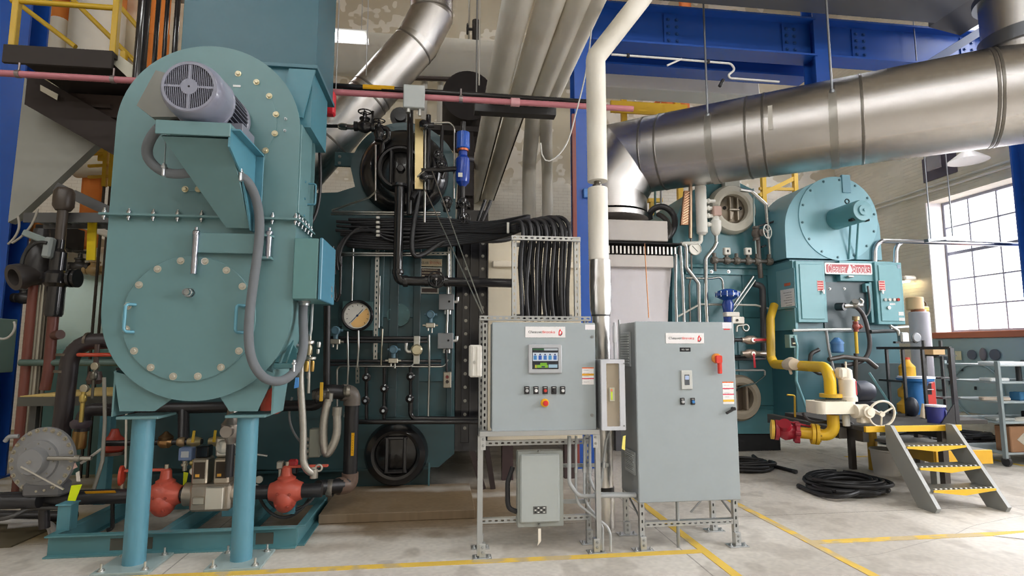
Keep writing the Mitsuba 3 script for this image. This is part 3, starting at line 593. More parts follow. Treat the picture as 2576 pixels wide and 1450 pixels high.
for py in (1115, 1309): z = P(1300, py, yr-.045)[2]; member((xl, yr-.045, z), (xr, yr-.045, z), -Y1)
lb = thing('lower_box', 'tall grey enclosure with rounded cover hung under the control cabinet', 'electrical enclosure')
a, b = P(1299, 1133, 4.78), P(1413, 1317, 4.78)
part(lb, 'body', G().bx(a[0], b[0], 4.70, 4.80, b[2], a[2], .006), 'paint', '8d918c')
a2, b2 = P(1308, 1144, 4.69), P(1408, 1313, 4.69)
part(lb, 'cover', G().bx(a2[0], b2[0], 4.675, 4.7, b2[2], a2[2], .012), 'paint', 'a3a9a7')
q = P(1358, 1284, 4.675); np_ = part(lb, 'rating_plate', G().box((q[0], 4.674, q[2]), (.11, .002, .06)), 'metal', '6a6c6c')
for k in range(3):
    for i in range(4): part(np_, 'print', G().box((q[0]-.036+.024*i, 4.6725, q[2]-.017+.017*k), (.016, .001, .008)), 'matte', ('1d1e20', 'e2e2e0')[(i+k) % 2])
part(lb, 'cover_screw', G().bolt((P(1355, 1136, 4.7)[0], 4.7, P(1355, 1136, 4.7)[2]), -Y1, .014, .02).bolt((P(1356, 1317, 4.7)[0], 4.70, P(1356, 1319, 4.7)[2]), -Y1, .014, .02), 'metal', '8c8e8c')
q = P(1357, 1330, 4.69); tg = solo('white_tag', G().prism([(q[0]-.012, q[2]), (q[0]+.012, q[2]), (q[0]+.012, q[2]-.1), (q[0]-.018, q[2]-.135), (q[0]-.012, q[2]-.1)], (0, 4.685, 0), *FR, .002), 'matte', 'ece6da', 'small white paper tag hanging below the lower grey enclosure', 'tag')
pipe('gland_hose', 'short black hose entering the left side of the lower grey enclosure', 'hose', PQ((1290, 1175, 4.8), (1277, 1215, 4.78), (1277, 1262, 4.76), (1280, 1280, 4.75), (1300, 1288, 4.75)), .02, '1d1d20', 'rubber', .05)
# slim instrument box with a window
sb = thing('window_box', 'slim pale grey instrument box with a glazed door, between the two big cabinets', 'instrument box')
a, b = P(1512, 905, 4.53), P(1575, 1083, 4.53)
part(sb, 'body', G().bx(a[0], b[0], 4.56, 4.74, b[2], a[2], .005), 'paint', '73777a')
w0, w1 = P(1525, 915, 4.53), P(1561, 1074, 4.53)
part(sb, 'door_frame', G().prism(rrect(a[0], b[0], b[2], a[2], .006), (0, 4.56, 0), *FR, .028, [rrect(w0[0], w1[0], w1[2], w0[2], .008)]), 'paint', 'c4c7cd')
part(sb, 'back_panel', G().bx(w0[0]-.005, w1[0]+.005, 4.552, 4.56, w1[2]-.005, w0[2]+.005), 'paint', '9b8f7c')
i0, i1 = P(1532, 975, 4.55), P(1546, 1010, 4.55)
ins = part(sb, 'indicator', G().bx(i0[0], i1[0], 4.54, 4.552, i1[2], i0[2], .002), 'paint', 'b9b59f')
part(ins, 'bar', G().bx(i0[0]+.012, i0[0]+.026, 4.5385, 4.54, i1[2]+.012, i0[2]-.035), 'paint', 'c9e23a'); part(ins, 'bar', G().bx(i0[0]+.01, i0[0]+.026, 4.5385, 4.54, i0[2]-.034, i0[2]-.012), 'paint', 'd98a5c')
part(sb, 'glass', G().quads([(w0[0], 4.535, w1[2]), (w1[0], 4.535, w1[2]), (w1[0], 4.535, w0[2]), (w0[0], 4.535, w0[2])], [[0, 1, 2, 3]]), 'pane_glass')
for py in (915, 1072): q = P(1570, py, 4.53); part(sb, 'lock', G().cyl((q[0], 4.532, q[2]), (q[0], 4.526, q[2]), .006, n=12), 'metal', '8a8d8f')
t = pipe('box_conduit', 'white rigid conduit rising from the top of the slim window box', 'conduit', [P(1548, 905, 4.68), P(1546, 812, 4.68)], .014, 'c9cbd0', 'paint')
part(t, 'coupling', G().cyl(P(1547, 850, 4.68)-V(0, 0, .04), P(1547, 850, 4.68)+V(0, 0, .1), .02, n=12), 'paint', 'd2d4d8')
pipe('box_conduit', 'thin grey conduit beside the white one above the slim window box', 'conduit', [P(1559, 905, 4.72), P(1557, 805, 4.72)], .008, '9fa3a6', 'metal')
solo('yellow_tag', G().prism([(P(1563, 1100, 4.6)[0], P(1563, 1130, 4.6)[2]), (P(1572, 1130, 4.6)[0], P(1563, 1134, 4.6)[2]), (P(1574, 1100, 4.6)[0], P(1563, 1096, 4.6)[2]), (P(1567, 1100, 4.6)[0], P(1563, 1098, 4.6)[2])], (0, 4.6, 0), *FR, .002), 'matte', 'e9e07a', 'curled pale yellow tag hanging under the slim window box', 'tag')
# ------------------------------------------------------------ drive cabinet
vf = thing('drive_cabinet', 'tall grey drive cabinet with a red rotary isolator and louvred left flank', 'cabinet')
a, b = P(1597, 809, YCB), P(1864, 1258, YCB); vx0, vx1, vz0, vz1 = a[0], b[0], b[2], a[2]
part(vf, 'body', G().bx(vx0+.006, vx1-.006, YCB+.018, YCB+.46, vz0+.004, vz1-.004, .005), 'paint', '7d8284')
vd = part(vf, 'door', G().bx(vx0, vx1, YCB, YCB+.02, vz0, vz1, .006), 'paint', GREY)
q0, q1 = P(1674, 838, YCB), P(1771, 865, YCB); maker_plate(vd, q0[0], q1[0], q1[2], q0[2], YCB)
q0, q1 = P(1710, 875, YCB), P(1737, 885, YCB); pl = part(vd, 'name_plate', G().bx(q0[0], q1[0], YCB-.002, YCB, q1[2], q0[2]), 'matte', '15161a')
text(pl, 'VFD-1000', .013, ((q0[0]+q1[0])/2, YCB-.002, (q0[2]+q1[2])/2), *FR, 'e6e6e6', width=(q1[0]-q0[0])*.7)
q = P(1801, 905, YCB)
iso = part(vd, 'isolator_handle', G().lathe((q[0], YCB, q[2]+.01), -Y1, [(.042, 0), (.042, .02), (.034, .028), (.0001, .028)], 24), 'paint', 'd98a3a', 'red rotary handle on an orange ring')
part(iso, 'grip', G().prism(rrect(q[0]-.022, q[0]+.03, q[2]-.03, q[2]+.035, .012), (0, YCB-.025, 0), *FR, .03).bx(q[0]-.002, q[0]+.03, YCB-.05, YCB-.02, q[2]-.12, q[2]-.02, .006), 'paint', 'd03b30')
q0, q1 = P(1712, 932, YCB), P(1741, 980, YCB)
kp = part(vd, 'keypad', G().bx(q0[0], q1[0], YCB-.014, YCB, q1[2], q0[2], .004), 'paint', 'c3c5c2')
e0, e1 = P(1720, 943, YCB), P(1733, 969, YCB)
part(kp, 'keypad_face', G().bx(e0[0], e1[0], YCB-.0165, YCB-.014, e1[2], e0[2], .001), 'paint', '4d5258'); part(kp, 'display', G().bx(e0[0]+.004, e1[0]-.004, YCB-.0172, YCB-.0165, e1[2]+.045, e0[2]-.008), 'gloss', 'b3c6e6')
for px, kn in ((1716, 'a9abae'), (1742, '3a78b8')): q = P(px, 1010, YCB); selector(vd, q[[0, 2]], YCB, None, kn, .036, .056)
q0, q1 = P(1817, 961, YCB), P(1847, 1017, YCB); warn_label(vd, q0[0], q1[0], q1[2], q0[2], YCB, ((0, .05, 'd9622c'), (.28, .33, 'cf4a62'), (.54, .59, 'cf4a62'), (.8, .9, 'e3b84a')))
q0, q1 = P(1817, 812, YCB), P(1841, 827, YCB); p_ = part(vd, 'label', G().bx(q0[0], q1[0], YCB-.001, YCB, q1[2], q0[2]), 'matte', 'dcdbe2'); part(p_, 'print', G().bx(q0[0]+.01, q1[0]-.02, YCB-.002, YCB-.0005, q1[2]-.012, q1[2]-.002), 'matte', 'cf3a3a')
h0, h1 = P(1822, 1040, YCB), P(1846, 1026, YCB)
part(vd, 'door_handle', G().bar((h0[0], YCB-.03, h0[2]), (h1[0], YCB-.034, h1[2]), .018, .02, .005).cyl((h1[0]-.014, YCB, h1[2]-.007), (h1[0]-.014, YCB-.04, h1[2]-.007), .014, n=12), 'rubber', '1a1a1c')
for px in (1700, 1731): q = P(px, 1003, YCB)
def louvre(z0, z1, y0, y1, nl):
    lv = part(vf, 'louvre', G().bx(vx0-.012, vx0+.004, y0, y1, z0, z1, .002), 'paint', '9a9fa0', 'louvred vent on the flank')
    for i in range(nl):
        z = z0+.02+(z1-z0-.04)*(i+.5)/nl; hh = (z1-z0-.04)/nl
        part(lv, 'slat', G().prism([(y0+.015, z-hh*.28), (y1-.015, z-hh*.28), (y1-.015, z+hh*.28), (y0+.015, z+hh*.28)], (vx0-.020, 0, 0), Y1, Z1, .008), 'paint', 'b5bab9')
louvre(P(1570, 922, 4.8)[2], P(1570, 836, 4.8)[2], 4.72, 4.96, 12); louvre(P(1580, 1188, 4.8)[2], P(1580, 1132, 4.8)[2], 4.66, 4.9, 10)
vs = thing('cabinet_legs', 'low galvanised strut base under the tall drive cabinet', 'stand')
for x in (vx0+.035, vx1-.035):
    for y in (YCB+.03, YCB+.43):
        part(vs, 'strut', slotted((x, y, .01), (x, y, vz0), -Y1, pitch=.055), 'metal', GALV); foot(vs, x, y, .17)
z = P(1730, 1320, YCB)[2]
part(vs, 'strut', slotted((vx0+.06, YCB+.03, z), (vx1-.06, YCB+.03, z), -Y1), 'metal', GALV)
for x, s in ((vx0+.035, 1), (vx1-.035, -1)): part(vs, 'brace', G().bar((x, YCB+.4, vz0-.02), (x+s*.0, YCB+.06, z+.03), .012, .012), 'metal', 'a4a8aa'); part(vs, 'brace', G().bar((x+s*.02, YCB+.43, vz0-.02), (x+s*.22, YCB+.43, z-.03), .012, .012), 'metal', 'a4a8aa')
pipe('floor_conduit', 'grey conduit stub rising from the floor under the drive cabinet', 'conduit', [Fl(1707, 1378), Fl(1707, 1378)+V(0, 0, .4)], .014, '9fa3a4', 'metal')
# conduits under the control cabinet
zc0 = cz0-.03
for i, (pts, lab) in enumerate((
    (((1432, 1098, 4.7), (1432, 1215, 4.7), (1455, 1249, 4.7), (1600, 1247, 4.66)), 'thick grey conduit bending from below the control cabinet to the drive cabinet, leftmost'),
    (((1449, 1098, 4.72), (1449, 1245, 4.72), (1455, 1270, 4.71), (1528, 1325, 4.6), (1536, 1345, 4.58), (1536, 1388, 4.58)), 'second grey conduit from the left under the control cabinet, bending to the floor'),
    (((1470, 1098, 4.73), (1470, 1250, 4.73), (1480, 1275, 4.72), (1510, 1310, 4.66), (1516, 1330, 4.64), (1516, 1386, 4.62)), 'third grey conduit from the left under the control cabinet, ending inside the strut leg'),
    (((1484, 1098, 4.74), (1484, 1205, 4.74), (1500, 1243, 4.73), (1600, 1243, 4.70)), 'upper of the two conduits joining the left flank of the drive cabinet'),
    (((1534, 1085, 4.76), (1524, 1110, 4.76), (1512, 1225, 4.78), (1490, 1250, 4.79)), 'bent grey conduit dropping from the slim window box'))):
    t = pipe('bent_conduit', lab, 'conduit', [P(*q) for q in pts], (.017, .011, .011, .013, .011)[i], 'aeb2b4', 'paint', .09)
    q = P(pts[0][0], 1182, pts[0][2]) if i != 4 else P(1519, 1170, 4.765)
    if i != 0: part(t, 'coupling', G().cyl(q-V(0, 0, .025), q+V(0, 0, .025), (.017, .016, .016, .018, .016)[i], n=12), 'metal', 'c6c9ca')
part('strut_stand', 'strut', G().bar(P(1415, 1172, 4.8), P(1530, 1170, 4.8), .02, .03).bar(P(1415, 1262, 4.8), P(1475, 1262, 4.8), .03, .03), 'metal', '9ea2a3')
gb = solo('side_box', G().bx(P(1181, 870, 4.6)[0], P(1213, 870, 4.6)[0], 4.6, 4.72, P(1190, 950, 4.6)[2], P(1190, 868, 4.6)[2], .012), 'paint', 'cfcdc6', 'off-white plastic junction box mounted left of the control cabinet', 'junction box')
part(gb, 'lid_rib', G().bx(P(1189, 870, 4.6)[0], P(1192, 870, 4.6)[0], 4.592, 4.6, P(1190, 946, 4.6)[2], P(1190, 872, 4.6)[2]).bx(P(1201, 870, 4.6)[0], P(1204, 870, 4.6)[0], 4.592, 4.6, P(1190, 946, 4.6)[2], P(1190, 872, 4.6)[2]), 'paint', 'dad8d2')
part(gb, 'latch', G().cyl(P(1193, 912, 4.595), P(1193, 912, 4.58), .012, n=12), 'metal', 'b8b8b4')
# ------------------------------------------------------------ white insulated drop pipe
xp, yp = 1.53, 5.2
ip = thing('insulated_pipe', 'white insulated steam pipe dropping beside the cabinets, foil wrapped in its lower half', 'pipe')
z0, z1 = P(1507, 457, yp)[2], P(1507, 474, yp)[2]; k = P(1507, 146, yp)
part(ip, 'lagging', G().tube([P(1660, -70, yp-.2), P(1612, 0, yp-.1), (xp-.02, yp, k[2]), (xp-.02, yp, z0)], .098, 28, .12), 'lagging')
part(ip, 'bare_pipe', G().cyl((xp-.02, yp, z1-.02), (xp-.02, yp, z0+.02), .035, n=16).hexnut((xp-.02, yp, z1), Z1, .05, .04), 'metal', '77736c', 'bare steel gap')
zf, zg, zh = P(1510, 655, yp)[2], P(1522, 795, yp)[2], P(1530, 1232, yp)[2]
part(ip, 'lagging', G().cyl((xp-.02, yp, zf), (xp-.02, yp, z1), .098, n=28, ch=.004), 'lagging')
part(ip, 'foil_wrap', G().lathe((xp-.01, yp, zg), Z1, [(.088, 0), (.100, .06), (.104, .3), (.1, zf-zg)], 32), 'foil_jacket')
part(ip, 'foil_wrap', G().cyl((xp, yp, zh), (xp-.01, yp, zg), .082, n=32), 'foil_jacket')
part(ip, 'band', G().cyl((xp, yp, zh-.03), (xp, yp, zh+.03), .088, n=28), 'rubber', '1d1d1f'); part(ip, 'band', G().cyl((xp-.01, yp, zg-.005), (xp-.01, yp, zg+.008), .09, n=28), 'rubber', '222222')
part(ip, 'foil_wrap', G().cyl((xp, yp, 0), (xp, yp, zh-.03), .088, n=32), 'foil_jacket')
# ------------------------------------------------------------ big stainless flue ducts
def px_on(A, d, px):           # the parameter where the axis A + t d is seen in column px
    e = _R - (px-1288)/FPX*_F
    return ((CAM-A) @ e)/(d @ e)
DA = P(1640, 388, 8.75); dd = unit(V(.79, -.613, 0)); RD = .625
tb = px_on(DA, dd, 2500); DB = DA+dd*tb
dd = unit(V(DB[0], DB[1], P(2500, 247, DB[1])[2])-DA)
fl = thing('flue_duct', 'big round stainless steel flue duct sweeping across the upper right, hung on rods', 'duct')
end = DA+dd*px_on(DA, dd, 2680)
sx = P(1533, 545, 9.0); ztop = DA[2]
c1_, c2_ = DA-dd*.45, V(sx[0], sx[1], P(1535, 487, 9.0)[2])
c1_ = V(DA[0]-dd[0]*.42, DA[1]-dd[1]*.42, DA[2])
part(fl, 'duct_body', G().tube([end, DA, c1_, c2_, V(sx[0], sx[1], P(1535, 540, 9.0)[2])], RD, 56), 'stainless')
zs_ = P(1535, 548, 9.0)[2]
part(fl, 'collar', G().cyl((sx[0], sx[1], zs_-.06), (sx[0], sx[1], zs_+.02), RD+.02, n=56), 'stainless')
for px in (1632, 1671, 1888, 1930, 2166, 2485, 2497):
    c = DA+dd*px_on(DA, dd, px)
    part(fl, 'seam_band', G().lathe(c-dd*.018, dd, [(RD+.0, 0), (RD+.007, .004), (RD+.007, .03), (RD, .036)], 56, False), 'metal', '77736d')
up = np.cross(np.cross(dd, Z1), dd)
for px in (1800, 2097):
    c = DA+dd*px_on(DA, dd, px); s_ = unit(np.cross(dd, Z1)); q = []
    if s_[1] > 0: s_ = -s_
    for i in range(25):
        t = math.radians(25-230*i/24); q.append((c+(RD+.008)*(math.cos(t)*s_+math.sin(t)*up), (c+(RD+.008)*(math.cos(t)*s_+math.sin(t)*up))))
    g = G(); v = np.vstack([np.vstack([a-dd*.05, a+dd*.05, a+dd*.05+unit(a-c)*.006, a-dd*.05+unit(a-c)*.006]) for a, _ in q])
    for m_ in range(4): g.quads(v, [[i*4+m_, i*4+(m_+1) % 4, (i+1)*4+(m_+1) % 4, (i+1)*4+m_] for i in range(24)])
    part(fl, 'strap', g, 'metal', 'a5a29c')
    part(fl, 'hanger_rod', G().cyl(q[0][0], q[0][0]*V(1, 1, 0)+V(0, 0, ZC), .016, n=8).hexnut(q[0][0]-V(0, 0, .03), Z1, .035, .05), 'metal', '8a8d92')
for px, k in ((1665, .35), (1770, .75), (1940, -.05)):
    c = DA+dd*px_on(DA, dd, px); n_ = unit(V(*(CAM-c))*V(1, 1, 0)); o = c+(n_*math.cos(k)-Z1*math.sin(k))*(RD+.001)
    part(fl, 'sticker', G().box(o, (.1 if k > 0 else .06, .003, .13 if k > 0 else .36), 0, np.stack([dd, -(n_*math.cos(k)-Z1*math.sin(k)), np.cross(dd, -(n_*math.cos(k)-Z1*math.sin(k)))], 1)), 'matte', 'bab6ae')
rs = P(2568, 60, end[1]-.0)
rc = DA+dd*px_on(DA, dd, 2590)
part(fl, 'riser', G().cyl(rc+V(0, 0, .3), V(rc[0], rc[1], ZC), .42, n=40), 'stainless'); part(fl, 'collar', G().cyl(rc+V(0, 0, RD-.05), rc+V(0, 0, RD+.12), .46, n=40).cyl(rc+V(0, 0, RD+.62), rc+V(0, 0, RD+.7), .48, n=40), 'metal', '6d7076')
f2 = thing('diagonal_flue', 'shiny round flue duct slanting down from the roof behind the teal fan', 'duct')
F2 = PQ((1090, -160, 7.9), (1085, 40, 7.9), (1050, 108, 7.9), (770, 420, 7.9), (690, 510, 7.9))
R2 = .315
part(f2, 'duct_body', G().tube(F2, R2, 44), 'stainless')
def band2(a, b, t, col='77736d'):
    d = unit(b-a); c = a+(b-a)*t; part(f2, 'seam_band', G().lathe(c-d*.015, d, [(R2, 0), (R2+.006, .004), (R2+.006, .026), (R2, .03)], 44, False), 'metal', col)
for t in (.55, .98): band2(F2[0], F2[1], t)
for t in (.04, .42, .46, .8): band2(F2[2], F2[3], t)
d_ = unit(F2[3]-F2[2]); s_ = unit(np.cross(d_, V(0, -1, 0)))
solo('hanger_cable', G().cyl(P(921, 190, 7.55), V(*(P(921, 190, 7.55)[:2]), ZC), .006, n=6), 'metal', 'c9ccd0', 'thin white hanger rod in front of the slanting flue', 'hanger rod')
solo('hanger_cable', G().cyl(P(845, 225, 6.0), V(*(P(845, 225, 6.0)[:2]), ZC), .006, n=6), 'metal', 'c9ccd0', 'thin hanger rod right of the teal stack duct, holding the pink pipe', 'hanger rod')
# ------------------------------------------------------------ insulated pipes under the roof, running to the back wall
zpi = 5.2
def at_z(px, py, z): return Fl(px, py, z)
xs = [at_z(px, 225, zpi)[0] for px in (1252, 1314, 1366, 1398)]
for i, (x, r, lab) in enumerate(((xs[0], .16, 'leftmost thick white insulated pipe under the roof, running to the back wall'), (xs[1], .15, 'second thick white insulated pipe from the left under the roof'))):
    t = pipe('roof_pipe', lab, 'pipe', [(x, 2.0, zpi), (x, YB-.02, zpi)], r, None, 'lagging', n=28)
    part(t, 'seam', G().bx(x+r*.7, x+r*.7+.02, 7.9, YB-.1, zpi-r*.75, zpi-r*.75+.012), 'matte', '3a352c')
for i, (x, r, ye, lab) in enumerate(((xs[2], .125, 9.9, 'third insulated pipe from the left under the roof, turning down beside the blue column'), (xs[3], .105, 10.3, 'fourth insulated pipe under the roof, turning down nearest the blue column'))):
    xd = P((1331, 1377)[i], 450, ye)[0]
    pipe('roof_pipe', lab, 'pipe', [(x, 2.0, zpi), (x, 8.0, zpi), (xd, ye, zpi-.15), (xd, ye, .6)], r, None, 'lagging', .3, 24)
x0t, x1t, yt = at_z(1198, 232, zpi-.2)[0], at_z(1415, 240, zpi-.2)[0], 7.45
tz = thing('pipe_trapeze', 'black steel trapeze hanger under the white roof pipes', 'hanger')
part(tz, 'channel', G().bx(x0t, x1t, yt-.08, yt+.08, zpi-.3, zpi-.19, .004), 'paint', '1b1a1c')
for i, x in enumerate(xs[:3]): part(tz, 'saddle', G().bx(x-.1, x+.1, yt-.1, yt+.1, zpi-.2, zpi-.13, .01), 'paint', '2a2020')
for x in (x0t+.03, x1t-.05): part(tz, 'hanger_rod', G().cyl((x, yt, zpi-.2), (x, yt, ZC), .012, n=8), 'metal', '8d8d8d')
wt = P(955, 135, 11.6); wt2 = P(1425, 140, 11.6)
bt = thing('white_tank', 'large white horizontal insulated vessel high up in front of the back wall', 'tank')
part(bt, 'shell', G().cyl((wt[0]-1.6, 11.6, wt[2]-.05), (wt2[0]+.2, 11.6, wt[2]-.05), .45, n=40), 'matte', 'd5d2c8')
for k in (-1.0, .8, 1.9): part(bt, 'hanger_rod', G().cyl((wt[0]+k, 11.6, wt[2]+.35), (wt[0]+k, 11.6, ZC), .02, n=8), 'metal', 'b9b5aa')
# ------------------------------------------------------------ dark teal boiler behind the fan
YA = 6.7
bo = thing('boiler', 'dark teal boiler front with a domed black drum end on top, behind the fan', 'boiler')
def xz(Y, *pts): return [tuple(P(a, b, Y)[[0, 2]]) for a, b in pts]
dc = P(1018, 437, YA)[[0, 2]]; dr1 = .645
pl = xz(YA, (1146, 500), (1143, 1142), (1103, 1176), (700, 1183)) + [(-3.3, .36), (-3.3, 3.35)] + xz(YA, (770, 487), (850, 484), (893, 470)) + circ(dc, dr1, 24, math.pi*.97, 0, True)
part(bo, 'casing', G().prism(pl, (0, YA, 0), *FR, -4.2), 'paint', DTEAL)
part(bo, 'base', G().bx(-3.2, P(1078, 1200, YA)[0], YA+.06, YA+3, 0, .4), 'paint', '263f43')
part(bo, 'base_foot', G().bx(P(1060, 1245, YA)[0], P(1085, 1245, YA)[0], YA-.08, YA+.2, 0, .02).bx(P(1077, 1200, YA)[0], P(1081, 1200, YA)[0], YA-.03, YA+.05, 0, .34), 'paint', '3d6268')
dm = part(bo, 'drum_head', G().lathe((dc[0]+.0, YA, dc[1]+.0), -Y1, [(.53, -.01), (.53, .05), (.50, .12), (.42, .2), (.33, .245), (.0001, .27)], 56), 'gloss', '121214', 'glossy black domed drum end')
def manway(parent, c, Y, R, tire=False):
    m = part(parent, 'manhole_ring', G().torus((c[0], Y, c[1]), Y1, R, R*.24, 40, 12) if tire else G().lathe((c[0], Y, c[1]), -Y1, [(R*1.1, -.1), (R*1.12, .06), (R*1.0, .12), (R*.9, .12), (R*.86, .02)], 40, False), 'gloss', '141416')
    part(m, 'cover', G().lathe((c[0], Y+.02, c[1]), -Y1, [(R*.9, 0), (R*.86, .02), (.0001, .03)], 36), 'gloss', '0f0f11')
    for s in (-1, 1): part(m, 'yoke', G().bx(c[0]+s*R*.42-.02, c[0]+s*R*.42+.02, Y-.12, Y-.03, c[1]-R*.8, c[1]+R*.8, .01), 'gloss', '161618')
    part(m, 'yoke_nut', G().hexnut((c[0], Y-.02, c[1]), -Y1, .05, .06), 'gloss', '1a1a1c'); return m
mc_ = P(1008, 425, YA-.3)[[0, 2]]; manway(bo, mc_, YA-.25, .25)
ml = P(995, 1146, YA-.15)[[0, 2]]
lo = part(bo, 'mud_drum_head', G().lathe((ml[0], YA, ml[1]), -Y1, [(.36, -.01), (.355, .06), (.33, .13), (.27, .16), (.24, .15), (.235, .06)], 48, False), 'gloss', '131315', 'black ring like a tyre around the lower manhole')
part(lo, 'cover', G().lathe((ml[0], YA-.05, ml[1]), -Y1, [(.24, 0), (.22, .01), (.0001, .03)], 36), 'gloss', '0e0e10')
for s in (-1, 1): part(lo, 'yoke', G().bx(ml[0]+s*.1-.018, ml[0]+s*.1+.018, YA-.16, YA-.06, ml[1]-.2, ml[1]+.2, .008), 'gloss', '19191b')
part(lo, 'yoke_bar', G().bx(ml[0]-.13, ml[0]+.13, YA-.15, YA-.08, ml[1]+.17, ml[1]+.205, .008).bx(ml[0]-.13, ml[0]+.13, YA-.15, YA-.08, ml[1]-.205, ml[1]-.17, .008), 'gloss', '1b1b1d')
for px, w in ((862, 16), (936, 22), (985, 12), (1044, 9), (1128, 8)):      # stiffening ribs of the casing
    a, b = P(px, 560, YA), P(px+w, 1050, YA)
    part(bo, 'casing_rib', G().bx(a[0], b[0], YA-.05, YA+.01, P(px, 1050, YA)[2] if w < 16 else 1.9, P(px, 575, YA)[2], .006), 'paint', '1f3539' if w != 22 else '2b474c')
for (a, b) in (((1040, 735), (1140, 960)), ((955, 590), (1040, 800))):
    p0, p1 = P(*a, YA), P(*b, YA); part(bo, 'casing_panel', G().bx(p0[0], p1[0], YA-.02, YA+.01, p1[2], p0[2], .005), 'paint', '2c4d54')
part(bo, 'casing_seam', G().bx(-1.6, P(1142, 0, YA)[0]-.0, YA-.012, YA, P(990, 1049, YA)[2]-.01, P(990, 1049, YA)[2]+.012).bx(-3.2, P(1102, 0, YA)[0], YA-.02, YA, P(990, 1180, YA)[2]-.012, P(990, 1180, YA)[2]+.012), 'paint', '264347')
q = P(1003, 793, YA); ih = part(bo, 'inspection_cover', G().lathe((q[0], YA-.02, q[2]), -Y1, [(.135, 0), (.135, .018), (.0001, .02)], 36), 'paint', '3c5d5f')
for i in range(6): t = i*math.pi/3+.5; part(ih, 'bolt', G().bolt((q[0]+.115*math.cos(t), YA-.04, q[2]+.115*math.sin(t)), -Y1, .012, .012), 'paint', '46686a')
lug = P(867, 395, YA+.3); part(bo, 'lifting_plate', G().bx(lug[0]-.12, lug[0]+.12, YA+.3, YA+.34, lug[2]-.12, lug[2]+.06, .004), 'paint', '27474c')
for dz in (-.08, 0): part(bo, 'bolt', G().bolt((lug[0]-.06, YA+.3, lug[2]+dz), -Y1, .02, .02), 'metal', 'b8b8b4')
q = P(1008, 298, YA+.1); part(bo, 'nozzle_flange', G().lathe(q, -Y1, [(.125, 0), (.125, .05), (.07, .05), (.07, .1), (.0001, .1)], 28), 'gloss', '1c1c1e')
q0, q1 = P(1047, 651, YA-.03), P(1112, 671, YA-.03)
np2 = part(bo, 'name_plate', G().bx(q0[0], q1[0], YA-.034, YA-.03, q1[2], q0[2]), 'matte', 'b9ab8f')
w = q1[0]-q0[0]; zc = (q0[2]+q1[2])/2
text(np2, 'Cleaver', .04, (q0[0]+w*.27, YA-.034, zc), *FR, '2a2421', width=w*.46); text(np2, 'Brooks', .04, (q0[0]+w*.74, YA-.034, zc), *FR, '9c4a2c', width=w*.42)
for (a, b, c) in (((1053, 672), (1111, 716), '3a2f2a'), ((1057, 722), (1104, 740), '3a2f2a')):
    p0, p1 = P(*a, YA-.03), P(*b, YA-.03); f_ = part(bo, 'data_plate', G().bx(p0[0], p1[0], YA-.036, YA-.03, p1[2], p0[2], .002), 'metal', '9a9a94'); part(f_, 'plate_face', G().bx(p0[0]+.02, p1[0]-.02, YA-.038, YA-.036, p1[2]+.018, p0[2]-.018), 'matte', c)
    for k in range(4 if a[1] < 700 else 0): part(f_, 'print', G().bx(p0[0]+.04, p1[0]-.05-.02*(k % 2), YA-.0388, YA-.038, p0[2]-.04-.035*k, p0[2]-.032-.035*k), 'matte', 'b3a894')
# black flange casing right of it, with bolted angle strips, and the insulated stack casing
sc_ = thing('flange_casing', 'black casing with two vertical strips of pale bolts, right of the dark boiler', 'casing')
a, b = P(1150, 600, YA+.06)[0], P(1228, 600, YA+.06)[0]
part(sc_, 'casing', G().bx(a, b, YA+.06, YA+3.5, .45, 3.35), 'gloss', '18181b')
for px in (1172, 1214):
    x = P(px, 800, YA)[0]; stp = part(sc_, 'bolt_strip', G().bx(x-.045, x+.045, YA+.03, YA+.07, .55, 3.2, .003).bx(x+.05, x+.06, YA-.02, YA+.07, .55, 3.2), 'gloss', '242427')
    for k in range(16):
        z = .72+k*.158; part(stp, 'bolt', G().bolt((x, YA+.03, z), -Y1, .02, .016), 'metal', 'a3a29c')
part(sc_, 'leg', G().bar(P(1180, 1110, YA+.1), V(P(1215, 1245, YA+.1)[0], YA+.1, 0), .07, .05).bar(P(1222, 1110, YA+.1), V(P(1240, 1240, YA+.1)[0], YA+.1, 0), .06, .05), 'paint', '2c2222')
st2 = thing('stack_casing', 'cream insulated casing behind the slotted cable frame', 'casing')
a, b = P(1229, 600, 7.05), P(1480, 790, 7.05)
part(st2, 'casing', G().bx(a[0], 1.8, 7.05, 9.0, .5, P(1260, 592, 7.05)[2]), 'matte', 'd3c9b4')
for y in (664, 655): part(st2, 'rib', G().bx(a[0]+.05, 1.78, 7.0, 7.06, P(1260, 672, 7.0)[2], P(1260, 656, 7.0)[2], .01), 'matte', 'dcd3c0') if y == 664 else None
part(st2, 'leg', G().bx(a[0]+.2, a[0]+.34, 7.2, 7.3, 0, .5).bx(1.6, 1.74, 7.2, 7.3, 0, .5), 'paint', '3a2c2c')
